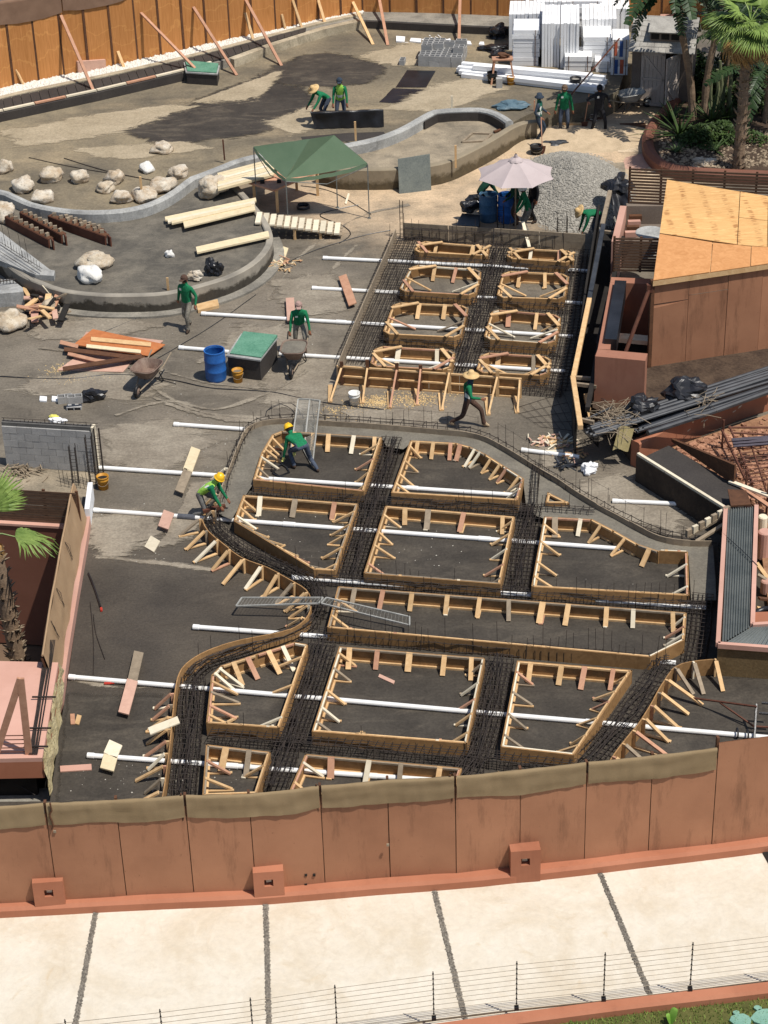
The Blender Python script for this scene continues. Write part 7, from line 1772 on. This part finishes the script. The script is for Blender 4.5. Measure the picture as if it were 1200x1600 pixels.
# ================================================================== PALMS AND PLANTS
m_fr = M2('palm_frond', S(88, 112, 48), S(128, 148, 76), 3, .5, .2, 12, .01, .25, fine=.15)
m_frd = M2('dry_frond', S(150, 116, 68), S(186, 152, 98), 3, .7, .2, 12, .01, .3, fine=.2)
m_ban = M2('banana_leaf', S(34, 52, 30), S(54, 74, 40), 2, .45, .2, 10, .01, .2, fine=.2)
m_trunk = M2('palm_trunk', S(112, 92, 74), S(146, 124, 102), 6, .9, .6, 18, .03, .1, stretch=(1, 1, 2.5))
m_boot = M2('palm_boots', S(92, 76, 60), S(172, 154, 130), 5, .9, .3, 20, .01, .1)
m_bush = M2('bush_leaf', S(40, 58, 28), S(70, 90, 42), 4, .6, .2, 12, .01, .2)
def fan_mesh(seed, n=30, r=1.0, pet=.55, droop=.35, spread=2.7):
    """fan leaf along +y: a leaf stalk, then pleated blades splitting towards the tips"""
    q = random.Random(seed); mb = MB()
    mb.tube([V((0, 0, 0)), V((0, pet * .5, .06)), V((0, pet, .04))], [.03, .02, .014], 5)
    c = V((0, pet, .04))
    for k in range(n):
        a = (k / (n - 1) - .5) * spread; L = r * (1 - .28 * (abs(a) / (spread / 2)) ** 2) * q.uniform(.88, 1.08); d = V((math.sin(a), math.cos(a), 0)); sd = V((d.y, -d.x, 0))
        pts = []
        for j in range(6):
            u = j / 5; dz = -droop * r * max(0, u - .45) ** 1.6 * q.uniform(.7, 1.6) + .06 * math.sin(u * 3) * (1 if k % 2 else .6); pts.append(c + d * L * u * (1 - .12 * u * droop) + V((0, 0, dz)) + sd * q.uniform(-.01, .01) * u)
        wd = [.006, .03, .048, .036, .018, .002]
        vs = []
        for j, p in enumerate(pts): w_ = wd[j] * r; vs += [p - sd * w_, p + V((0, 0, .014 * r)), p + sd * w_]
        fs = []
        for j in range(5): fs += [(j * 3, j * 3 + 1, j * 3 + 4, j * 3 + 3), (j * 3 + 1, j * 3 + 2, j * 3 + 5, j * 3 + 4)]
        mb.add(vs, fs)
    return mb
fans = [fan_mesh(i).mesh('frond', m_fr, smooth=False) for i in range(4)]; dryf = [fan_mesh(10 + i, 24, .95, .5, .9, 2.2).mesh('dry_frond', m_frd) for i in range(3)]
def frond(par, me, at, az, el, s_, roll=0.0, name='frond'):
    o = link(name, me, par); M = Matrix.Rotation(az, 4, 'Z') @ Matrix.Rotation(el, 4, 'X') @ Matrix.Rotation(roll, 4, 'Y')
    o.matrix_local = Matrix.Translation(at) @ M @ Matrix.Scale(s_, 4); return o
def fan_palm(path, lb, r0, r1, fr, dry, s_=1.0, boots=True, smat=None):
    base = path[0]; t = thing('fan_palm', lb, 'palm', base); L = smooth_line(path, .25); n = len(L)
    mb = MB(); mb.tube([p for p in L], [r0 + (r1 - r0) * i / (n - 1) + .015 * noise.noise(p * 4) for i, p in enumerate(L)], 12); part(mb, 'trunk', m_trunk, t)
    if boots:
        mb = MB()
        for k in range(330):
            u = R.random(); p = L[int(u * (n - 1))]; a = R.uniform(0, 6.28); d = V((math.cos(a), math.sin(a), 0)); rr_ = r0 + (r1 - r0) * u; q = p + d * rr_ * .9; l = R.uniform(.1, .24)
            sd = V((-d.y, d.x, 0)); e = q + d * l * .7 + V((0, 0, l * R.uniform(.1, .9))); mb.add([q - sd * .035, q + sd * .035, e + sd * .012, e - sd * .012, q + d * .03 - V((0, 0, .05))], [(0, 1, 2, 3), (0, 3, 4), (1, 4, 2)])
        part(mb, 'leaf_bases', m_boot, t, kind='stuff')
    top = L[-1] - base
    for (az, el, k, sc) in fr: frond(t, fans[k % 4], top + V((0, 0, R.uniform(-.05, .15))), az, el, sc * s_, R.uniform(-.3, .3))
    for (az, el, k, sc) in dry: frond(t, dryf[k % 3], top - V((0, 0, R.uniform(.0, .35))), az, el, sc * s_, R.uniform(-.5, .5), 'dry_frond')
    return t
b0 = G(1153, 262, .25); Pp = V((1, 0, 0))
pth = [b0] + [OW(x, y, b0, b0 + Pp) for x, y in [(1159, 190), (1163, 125), (1169, 62), (1172, 36)]]
fan_palm(pth, 'shaggy fan palm with a skirt of dry fronds, right edge above the slatted screen', .19, .15,
         [(k * 2.4 + R.uniform(-.2, .2), R.uniform(-.35, .9), k, R.uniform(.85, 1.15)) for k in range(20)] + [(1.7, .1, 1, 1.1), (1.3, -.3, 2, 1.1), (2.2, -.2, 3, 1.0)],
         [(k * 1.9 + R.uniform(-.3, .3), R.uniform(-1.35, -.7), k, R.uniform(.85, 1.1)) for k in range(16)])
def leaf_banana(seed, L=2.2, W=.30, droop=.6):
    q = random.Random(seed); mb = MB(); n = 26
    rib = [V((0, L * u * (1 - .25 * droop * u), L * (.35 * u - droop * u * u))) for u in [k / n for k in range(n + 1)]]
    mb.tube(rib, [.03 * (1 - .8 * k / n) for k in range(n + 1)], 4)
    for k in range(2, n):
        u = k / n; w_ = W * math.sin(math.pi * min(.97, u * .9 + .08)) ** .6
        for s_ in (-1, 1):
            d = V((s_ * 1, .35 + q.uniform(-.12, .12), q.uniform(-.5, -.02))).normalized(); a, b = rib[k], rib[k] + (rib[min(k + 1, n)] - rib[k]) * q.uniform(.8, .98); e = w_ * q.uniform(.85, 1.1)
            mb.add([a, b, b + d * e, a + d * e + V((0, 0, -.02))], [(0, 1, 2, 3)])
    return mb
bans = [leaf_banana(i, droop=.45 + .15 * i).mesh('leaf', m_ban) for i in range(4)]
def banana(path, lb, lv, r0=.14, r1=.1, m=None, nm='traveller_palm'):
    base = path[0]; t = thing(nm, lb, 'palm', base); L = smooth_line(path, .3)
    mb = MB(); mb.tube(L, [r0 + (r1 - r0) * i / (len(L) - 1) + .012 * math.sin(i * 2.2) for i in range(len(L))], 10); part(mb, 'trunk', m or m_trunk, t)
    for (az, el, k, sc) in lv: frond(t, bans[k % 4], L[-1] - base, az, el, sc, R.uniform(-.3, .3), 'leaf')
    return t
b1 = G(1082, 186, .25); P1 = [b1] + [OW(x, y, b1, b1 + V((1, -.12, 0))) for x, y in [(1079, 130), (1070, 75), (1060, 20), (1052, -30)]]
banana(P1, 'tall leaning palm in front of the shed, broad dark leaves over the foam stacks', [(1.4, -.1, 0, 1.25), (1.15, -.35, 1, 1.2), (1.75, .15, 2, 1.1), (.6, -.2, 3, 1.0), (2.4, -.2, 0, 1.1), (3.2, -.4, 1, 1.1), (4.2, -.1, 2, 1.1), (5.2, -.2, 3, 1.0), (2.0, -.6, 1, 1.2), (1.5, .5, 3, 1.2), (0, .3, 2, 1.1), (2.8, .4, 0, 1.1), (3.7, .1, 1, 1.2)] + [(2.0 + k * .17, .12 * (k % 3) + .35, k, 1.1 + .1 * (k % 4)) for k in range(12)])
b2 = G(1100, 184, .25); P2 = [b2] + [OW(x, y, b2, b2 + V((1, -.05, 0))) for x, y in [(1104, 130), (1112, 85), (1124, 30), (1132, -20)]]
banana(P2, 'second palm trunk leaning right, behind the sword leaved plant', [(k * 1.05, R.uniform(-.6, .4), k, R.uniform(1.0, 1.3)) for k in range(12)])
b3 = G(1135, 150, .25); P3 = [b3, b3 + V((0, 0, 1.2)), b3 + V((.1, 0, 2.4))]
banana(P3, 'dark broad leaved plant between the two palm trunks', [(k * .9, R.uniform(-.2, 1.0), k, R.uniform(.8, 1.1)) for k in range(11)], .09, .07, nm='banana_plant')
b4 = G(1195, 190, .25); P4 = [b4, b4 + V((0, 0, 1.0)), b4 + V((-.1, 0, 1.8))]
banana(P4, 'dark broad leaved plant at the right edge behind the shaggy palm', [(k * .8 + .3, R.uniform(-.4, .9), k, R.uniform(.8, 1.2)) for k in range(14)], .09, .07, nm='banana_plant')
b5 = G(1190, 110, .25); banana([b5, b5 + V((0, 0, 1.5)), b5 + V((0, 0, 2.6))], 'farthest broad leaved plant at the right edge', [(k * .75, R.uniform(-.5, .8), k, R.uniform(.9, 1.3)) for k in range(16)], .1, .08, nm='banana_plant')
b6 = G(1130, 96, .25); banana([b6, b6 + V((0, 0, 1.8)), b6 + V((.1, -.1, 3.4))], 'broad leaved plant behind the shed corner', [(k * .75 + .2, R.uniform(-.4, 1.0), k, R.uniform(1.0, 1.4)) for k in range(14)], .1, .08, nm='banana_plant')
# upright cut stalks
mb = MB(); t = thing('cactus_cluster', 'cluster of upright grey green columns below the shaggy palm crown', 'cactus', G(1125, 165, .25))
m_cac = M2('cactus', S(92, 98, 70), S(124, 128, 96), 4, .7)
for (x, h) in [(1117, 1.5), (1123, 1.8), (1130, 1.55), (1137, 1.9), (1142, 1.4), (1111, 1.1)]:
    p = G(x, 168 + R.uniform(-4, 5), .25); mb = MB(); mb.tube([p, p + V((R.uniform(-.1, .1), 0, h * .5)), p + V((R.uniform(-.15, .15), 0, h))], [.07, .075, .05], 7); part(mb, 'column', m_cac, t)
def sword(x, y, lb, n, h, m=None, r=.05):
    p = G(x, y, .25); t = thing('sword_plant', lb, 'plant', p, 'sword leaved plants in the palm bed')
    for k in range(n):
        a = k * 2.4 + R.uniform(-.3, .3); e = R.uniform(.25, 1.2); l = h * R.uniform(.7, 1.1); d = V((math.cos(a), math.sin(a), 0)); sd = V((-d.y, d.x, 0)); mb = MB(); vs = []
        for j in range(5):
            u = j / 4; q = d * l * u * math.cos(e) * (1 + .2 * u) + V((0, 0, l * (u * math.sin(e) - .25 * u * u * (1.3 - e)))); w_ = r * (1 - u) ** .7 + .003; vs += [q - sd * w_, q + V((0, 0, -.012)), q + sd * w_]
        mb.add(vs, sum([[(j * 3, j * 3 + 1, j * 3 + 4, j * 3 + 3), (j * 3 + 1, j * 3 + 2, j * 3 + 5, j * 3 + 4)] for j in range(4)], [])); part(mb, 'blade', m or m_bush, t, local=True)
for x, y, lb, n, h in [(1062, 212, 'largest sword leaved plant at the front of the palm bed', 34, 1.5), (1050, 190, 'sword leaved plant at the kerb near the shed door', 22, .9), (1112, 190, 'sword leaved plant at the foot of the cactus cluster', 26, 1.2), (1136, 186, 'sword leaved plant left of the shaggy palm trunk', 24, 1.1), (1058, 238, 'small sword leaved plant by the kerb curve', 12, .6), (1118, 236, 'thin sword leaved plant among the low green shrubs', 12, .7)]: sword(x, y, lb, n, h)
def shrub(x, y, lb, rx, ry, h, n, sz=.07, m=None):
    p = G(x, y, .25); t = thing('shrub', lb, 'shrub', p, 'low shrubs in the palm bed'); mb = MB()
    for k in range(n):
        a, rr_ = R.uniform(0, 6.28), R.random() ** .5; z = R.random(); cl = noise.noise(V((a * 1.3, rr_ * 3, z * 2 + x))) * .25
        q = V((math.cos(a) * rr_ * rx * (1 - .4 * z) * (1 + cl), math.sin(a) * rr_ * ry * (1 - .4 * z) * (1 + cl), h * z * (1 - .5 * rr_ ** 2) + .05)); M = Matrix.Rotation(R.uniform(0, 6.28), 3, 'Z') @ Matrix.Rotation(R.uniform(-.9, .9), 3, 'X'); s_ = sz * R.uniform(.6, 1.3)
        mb.add([q + M @ V(v) * s_ for v in ((-.5, 0, 0), (0, -.9, .1), (.5, 0, 0), (0, 1.0, -.1))], [(0, 1, 2, 3)])
    part(mb, 'foliage', m or m_bush, t, local=True, kind='stuff')
    mb = MB()
    for k in range(5): a = k * 1.26; mb.tube([V((0, 0, 0)), V((math.cos(a) * rx * .5, math.sin(a) * ry * .5, h * .7))], .015, 4)
    part(mb, 'stems', m_brown, t, local=True)
shrub(1092, 222, 'low bright shrub behind the largest sword plant', .9, .8, .6, 1500); shrub(1128, 216, 'low dark shrub left of the shaggy palm trunk', .9, .9, .6, 1500); shrub(1185, 160, 'bushy shrub at the right edge in deep shade', 1.3, 1.4, 1.3, 2600, .09); shrub(1108, 150, 'shrub between the palm trunks', .9, 1.2, 1.0, 1600, .09)
shrub(1175, 120, 'tall shrub behind the shaggy palm', 1.6, 1.6, 2.4, 3200, .1); shrub(1090, 130, 'shrub at the right wall of the shed', .8, 1.2, 1.2, 1500, .09); shrub(1165, 222, 'scraggy low shrub right of the shaggy palm foot', 1.0, .6, .4, 500)
mb = MB(); pebbles(mb, 900, lambda: G(R.uniform(1030, 1215), R.uniform(205, 262), .255), .03, .09); struct(mb, 'leaf_litter', m_boot, kind='stuff')
for (x, y, w_) in [(1096, 258, 1.0), (1108, 254, .8), (1092, 250, .6)]:
    mb = MB(); mb.rock(G(x, y, .3), (.32 * w_, .2 * w_, .12), int(x), .5); solo(mb, 'stone', m_boul, {1096: 'largest', 1108: 'right', 1092: 'smaller upper'}[x] + ' flat stone lying in the palm bed by the kerb', 'stone')
# palm of the sunken court
ym = (G(0, 1035, .95).y * .45 + G(0, 820, .42).y * .55); A, B = V((0, ym, 0)), V((1, ym, 0))
pth = [OW(x, y, A, B) for x, y in [(44, 1120), (30, 1040), (17, 980), (5, 915), (-10, 860), (-18, 835)]]
fan_palm(pth, 'fan palm rising from the sunken court at the left edge', .21, .17, [(-1.45, -.3, 0, 1.05), (-.2, .75, 1, 1.0), (1.2, .2, 0, 1.0), (2.6, .2, 1, 1.0), (-.5, 1.1, 2, 1.0)], [(k * 1.1, -1.1, k, .45) for k in range(7)], 1.05)

# ================================================================== PEOPLE
m_skin = M2('skin', S(122, 80, 58), S(140, 94, 70), 6, .6, 0, 20, .001, .1, fine=0)
CL = {}
def cl(name, a, b): CL[name] = M2('cloth_' + name, a, b, 7, .85, .6, 22, .012, .22, fine=.4); return CL[name]
cl('green', S(16, 98, 62), S(26, 120, 78)); cl('jeans', S(52, 60, 74), S(76, 84, 98)); cl('black', S(24, 24, 27), S(36, 36, 40)); cl('navy', S(40, 50, 62), S(58, 70, 84)); cl('teal', S(22, 82, 66), S(34, 100, 82)); cl('camo', S(98, 94, 84), S(146, 140, 128)); cl('brown', S(70, 50, 42), S(90, 68, 56)); cl('grey', S(92, 92, 90), S(122, 120, 116)); cl('boot', S(58, 46, 38), S(82, 66, 54)); cl('tanboot', S(160, 138, 110), S(184, 162, 132)); cl('lime', S(140, 196, 70), S(170, 216, 96)); cl('silver', S(208, 214, 204), S(226, 230, 222)); cl('dkgreen', S(16, 58, 42), S(24, 72, 54))
m_straw = M2('straw_hat', S(196, 160, 106), S(220, 188, 136), 8, .8, .3, 60, .004, .1); m_helm = M2('yellow_helmet', S(232, 176, 22), S(242, 192, 40), 3, .35, 0, 20, .001, 0, spec=.5, fine=0); m_orng = M2('orange_cloth', S(220, 84, 40), S(232, 104, 60)); m_hair = M2('dark_hair', S(26, 20, 18), S(40, 32, 28)); m_capb = M2('brown_cap', S(92, 74, 58), S(112, 92, 74)); m_eye = M2('dark_eye', S(20, 16, 14), S(28, 22, 20)); m_logo = M2('white_print', S(220, 226, 220), S(232, 236, 232)); m_glove = M2('yellow_glove', S(226, 220, 110), S(236, 232, 140))
def ik(a, b, l1, l2, hint):
    d = b - a; L = d.length
    if L > (l1 + l2) * .995: b = a + d * ((l1 + l2) * .995 / L); d = b - a; L = d.length
    u = d.normalized(); k = (l1 * l1 - l2 * l2 + L * L) / (2 * L); h = math.sqrt(max(0, l1 * l1 - k * k)); hn = hint - u * hint.dot(u); hn = hn.normalized() if hn.length > 1e-4 else V((0, 1, 0))
    return a + u * k + hn * h, b
def person(px, py, z, rz, lb, lean=0.0, pel=.93, hands=None, feet=None, shirt='green', legs='jeans', boots='boot', vest=None, hat='cap', hatm=None, head=0.0, twist=0.0, gloves=None, s_=1.0, logo=True, pelx=(0, 0)):
    loc = G(px, py, z) if py is not None else px
    t = thing('person', lb, 'person', loc, None, rz); t.scale = (s_,) * 3
    P = V((pelx[0], pelx[1], pel)); up = V((0, math.sin(lean), math.cos(lean))); fw = V((0, math.cos(lean), -math.sin(lean)))
    Tw = Matrix.Rotation(twist, 3, 'Z')
    ch = P + Tw @ (up * .40 + fw * .02); nk = P + Tw @ (up * .53); sp = P + Tw @ (up * .19 + fw * .01)
    hl_ = lean * .55 + head; hu = Tw @ V((0, math.sin(hl_), math.cos(hl_))); hf = Tw @ V((0, math.cos(hl_), -math.sin(hl_)))
    hd = nk + hu * .12 + hf * .02; ht_ = hd + hu * .10
    hands = hands or [(-.27, .07, .84), (.27, .05, .84)]; feet = feet or [(-.12, .02, 0), (.12, -.03, 0)]
    vs = [P, sp, ch, nk, hd, ht_]; rad = [.135, .13, .15, .058, .088, .075]; ed = [(0, 1), (1, 2), (2, 3), (3, 4), (4, 5)]; cls = {(0, 1): 1, (1, 2): 1, (2, 3): 1, (3, 4): 0, (4, 5): 0}
    def addv(p, r, par, c): vs.append(V(p)); rad.append(r); i = len(vs) - 1; ed.append((par, i)); cls[(par, i)] = c; return i
    for k, sd in enumerate((-1, 1)):
        sh_ = ch + Tw @ (V((sd * .185, 0, 0)) + up * .045); el_, wr = ik(sh_, V(hands[k]), .29, .26, Tw @ V((sd * .6, -1, -.3)))
        i = addv(sh_, .07, 2, 2); j = addv(el_, .05, i, 2); w_ = addv(wr, .034, j, 2)
        d = (wr - el_).normalized(); pm = wr + d * .075; pi_ = addv(pm, .034, w_, 3); sdv = d.cross(V((0, 1, .2))).normalized(); nrm = d.cross(sdv)
        for q, ln in enumerate((.072, .08, .076, .06)):
            o = sdv * (q - 1.5) * .02; f1 = addv(pm + o + d * ln * .55, .011, pi_, 3); addv(pm + o + d * ln * .85 + nrm * .03, .009, f1, 3)
        th = addv(wr + d * .045 + sdv * .042, .012, w_, 3); addv(wr + d * .09 + sdv * .055 + nrm * .015, .010, th, 3)
    for k, sd in enumerate((-1, 1)):
        hp_ = P + V((sd * .10, 0, -.05)); an = V(feet[k]) + V((0, 0, .085)); kn, an = ik(hp_, an, .46, .43, V((sd * .12, 1, .1)))
        i = addv(hp_, .098, 0, 4); j = addv(kn, .068, i, 4); a_ = addv(an, .05, j, 4); he = addv(an + V((0, -.03, -.05)), .042, a_, 5); addv(an + V((sd * .03, .16, -.052)), .038, a_, 5)
    me = bpy.data.meshes.new('body_cage'); me.from_pydata([tuple(p) for p in vs], ed, []); o = bpy.data.objects.new('body_cage', me); COL.objects.link(o)
    sk_ = o.modifiers.new('s', 'SKIN'); sk_.use_smooth_shade = True
    for i, v in enumerate(me.skin_vertices[0].data): v.radius = (rad[i] * (1.15 if i in (0, 1, 2) else 1), rad[i] * (.85 if i in (0, 1, 2) else 1)); v.use_root = (i == 0)
    o.modifiers.new('b', 'SUBSURF').levels = 1
    dg = bpy.context.evaluated_depsgraph_get(); bm_ = bpy.data.meshes.new_from_object(o.evaluated_get(dg)); bpy.data.objects.remove(o)
    bm_.name = 'body'; bm_.materials.clear()
    sm = CL[shirt]; lm = CL[legs]; mats = [m_skin, CL[vest] if vest else sm, sm, gloves or m_skin, lm, CL[boots], CL['silver']]
    for m in mats: bm_.materials.append(m)
    E = [(vs[a], vs[b], cls[(a, b)]) for a, b in ed]
    for p in bm_.polygons:
        c = p.center; best = 9; bc = 1
        for a, b, k in E:
            ab = b - a; u = max(0, min(1, (c - a).dot(ab) / ab.length_squared)); dd = (c - a - ab * u).length - (.05 if k == 1 else 0)
            if dd < best: best = dd; bc = k
        if bc == 1:
            u = (c - P).dot(Tw @ up)
            if u < -.02: bc = 4
            elif vest and (.12 < u < .17 or .30 < u < .34): bc = 6
        p.material_index = bc; p.use_smooth = True
    link('body', bm_, t)
    R3 = Matrix((hu.cross(hf) * -1, hf, hu)).transposed(); H = hd + hu * .035
    mb = MB(); mb.lathe([(.0, .135), (.05, .125), (.085, .08), (.098, .02), (.09, -.05)], 12, H - hf * .012, M=R3); part(mb, 'hair', m_hair, t, local=True, smooth=True)
    mb = MB()
    for sd in (-1, 1): mb.rock(H + R3 @ V((sd * .033, .088, -.015)), (.012, .008, .008), 1, 0, 6, 4); mb.rock(H + R3 @ V((sd * .094, .0, -.02)), (.012, .02, .03), 1, 0, 6, 4, 1)
    mb.rock(H + R3 @ V((0, .102, -.045)), (.013, .018, .024), 1, 0, 6, 4, 1); mb.rock(H + R3 @ V((0, .088, -.085)), (.024, .008, .006), 1, 0, 6, 4, 2); part(mb, 'face', [m_eye, m_skin, m_rust], t, local=True)
    mb = MB()
    if hat == 'straw': mb.lathe([(.0, .175), (.06, .17), (.088, .13), (.098, .06), (.15, .045), (.225, .03), (.225, .02), (.10, .035)], 18, H, M=R3); m = m_straw
    elif hat == 'helmet': mb.lathe([(.0, .17), (.06, .16), (.105, .11), (.122, .05), (.125, .03), (.145, .022), (.145, .014), (.11, .02)], 16, H, M=R3); mb.beam(H + R3 @ V((0, -.1, .13)), H + R3 @ V((0, .1, .13)), .03, .05, up=hu); m = m_helm
    elif hat == 'bucket': mb.lathe([(.0, .155), (.08, .15), (.105, .06), (.17, .01), (.168, .0), (.1, .03)], 14, H, M=R3); m = CL['navy']
    else: mb.lathe([(.0, .15), (.06, .14), (.1, .09), (.108, .03), (.1, .02)], 14, H, M=R3); mb.hexa([H + R3 @ V(p) for p in ((-.07, .08, .035), (.07, .08, .035), (.06, .19, .02), (-.06, .19, .02))], [H + R3 @ V(p) for p in ((-.07, .08, .045), (.07, .08, .045), (.06, .19, .03), (-.06, .19, .03))]); m = hatm or m_capb
    part(mb, {'straw': 'straw_hat', 'helmet': 'hard_hat', 'bucket': 'sun_hat'}.get(hat, 'cap'), hatm or m, t, local=True, smooth=hat != 'cap')
    if logo and not vest:
        mb = MB(); c = ch + Tw @ (V((.075, 0, 0)) + fw * .152 + up * .03); a, b = Tw @ V((.038, 0, 0)), up * .035; mb.add([c - a - b, c + a - b, c + a + b, c - a + b, c + fw * .012 + b * 1.5], [(0, 1, 2, 3), (3, 2, 4)]); part(mb, 'chest_print', m_logo, t, local=True)
    return t
def shovel(a, b, lb):
    t = thing('shovel', lb, 'shovel', b, 'shovels held by the standing workers'); mb = MB(); mb.tube([a, b + V((0, 0, .25))], .018, 6); part(mb, 'handle', m_pink_w, t)
    mb = MB(); mb.grid(lambda u, v: b + V(((u - .5) * .24 * (1 - .5 * v * v), -.02 * math.sin(u * 3.14) - .04, .3 - .3 * v)), 6, 5); part(mb, 'blade', m_rust, t)
PI = math.pi
person(513, 187, UP, 2.2, 'worker in green and straw hat bending over the black membrane', lean=1.05, pel=.86, hands=[(-.2, .75, .62), (.2, .7, .62)], hat='straw')
person(533, 193, UP, PI, 'worker in lime safety vest and dark cap standing behind the black membrane', lean=.28, hands=[(-.25, .4, .75), (.25, .4, .75)], vest='lime', hat='cap', hatm=CL['navy'])
person(841, 221, 0, -1.9, 'worker in dark sun hat and teal vest, leftmost of the three standing', hands=[(-.24, .25, 1.0), (.26, .16, .98)], shirt='navy', legs='navy', vest='teal', hat='bucket')
person(881, 207, 0, PI - .1, 'worker in bright green shirt, jeans and brown cap, middle of the three standing', hands=[(-.3, .06, .84), (.3, .06, .84)], boots='tanboot')
person(935, 207, 0, PI + .1, 'worker all in black with a hand on hip, rightmost of the three standing', hands=[(-.36, .05, 1.05), (.42, .22, 1.22)], feet=[(-.24, .02, 0), (.24, -.04, 0)], shirt='black', legs='black', boots='black', hat='cap', hatm=CL['black'])
shovel(G(921, 202, 0) + V((-.05, -.1, 1.35)), G(913, 202, 0), 'shovel held by the worker all in black'); shovel(G(846, 238, 0) + V((0, .35, 1.15)), G(847, 240, 0), 'long handled shovel of the worker in the dark sun hat')
person(826, 368, 0, 1.75, 'worker in green with a white and orange cap beside the parasol drums', lean=.3, hands=[(-.1, .45, .85), (.15, .4, .8)], legs='camo', hat='helmet', hatm=m_logo); 
person(750, 338, 0, -1.3, 'worker in dark clothes half hidden under the left side of the parasol', lean=.75, pel=.88, hands=[(-.2, .6, .7), (.2, .6, .7)], legs='black', shirt='dkgreen', hat='cap', hatm=CL['black'])
person(809, 350, 0, 1.6, 'worker in dark trousers standing right of the drums under the parasol', lean=.35, hands=[(-.15, .4, .9), (.2, .35, .9)], legs='brown', shirt='dkgreen', hat='cap', hatm=CL['black'])
person(835, 346, 0, 2.0, 'worker in black behind the one with the white and orange cap', lean=.1, shirt='black', legs='black', hat='cap', hatm=CL['black'], logo=False)
person(936, 372, 0, 1.85, 'worker in straw hat and jeans bending at the far right corner of the footing grid', lean=1.45, pel=.88, hands=[(-.15, .62, .35), (.18, .6, .3)], hat='straw', feet=[(-.16, .1, 0), (.16, -.15, 0)], head=.25)
person(296, 514, 0, PI - .5, 'man in green shirt and camouflage trousers walking below the curved pool wall', hands=[(-.36, .12, .9), (.34, -.05, .86)], feet=[(-.10, .2, 0), (.10, -.25, .02)], legs='camo', hatm=CL['brown'], lean=.06)
person(470, 546, 0, PI + .05, 'man in green shirt pushing the loaded wheelbarrow', lean=.42, pel=.88, hands=[(-.30, .42, .64), (.30, .42, .64)], legs='camo', hatm=M2('pinkish_cap', S(150, 122, 114), S(170, 142, 132)), feet=[(-.12, .15, 0), (.12, -.3, .02)])
person(731, 667, 0, -PI / 2 - .25, 'man in wide hat and dark vest striding past the propped board form', lean=.12, hands=[(-.25, -.12, .86), (.2, .4, 1.0)], feet=[(-.08, .42, 0), (.08, -.48, .05)], legs='brown', hat='straw', vest='navy', boots='tanboot', pel=.86)
person(474, 733, 0, .55, 'worker in green and a yellow cap bending over a hose in the first bay', lean=1.42, pel=.72, hands=[(-.3, .5, .2), (.05, .52, .24)], feet=[(-.18, .12, 0), (.22, -.38, 0)], legs='jeans', hat='helmet', gloves=m_glove)
person(316, 806, 0, -1.85, 'worker in lime vest and yellow hard hat crouching at the edge form', lean=.95, pel=.72, hands=[(-.15, .72, .35), (.2, .66, .32)], feet=[(-.14, .18, 0), (.14, -.22, 0)], legs='grey', vest='lime', hat='helmet', gloves=None)
mb = MB(); a = G(330, 797, .3); mb.beam(a + V((-.2, -.05, .0)), a + V((.35, .1, .05)), .09, .09); mb.box(a + V((.1, 0, -.12)), (.1, .08, .22)); solo(mb, 'power_drill', [m_rust], 'reddish power tool in the hands of the crouching worker', 'tool')
# hose of the bending worker
cable([(446, 712), (430, 722), (424, 735), (436, 744), (452, 738), (440, 726), (426, 740), (450, 748)], 'black vibrator hose coiled in front of the bending worker', .03, z=.03, nm='hose')
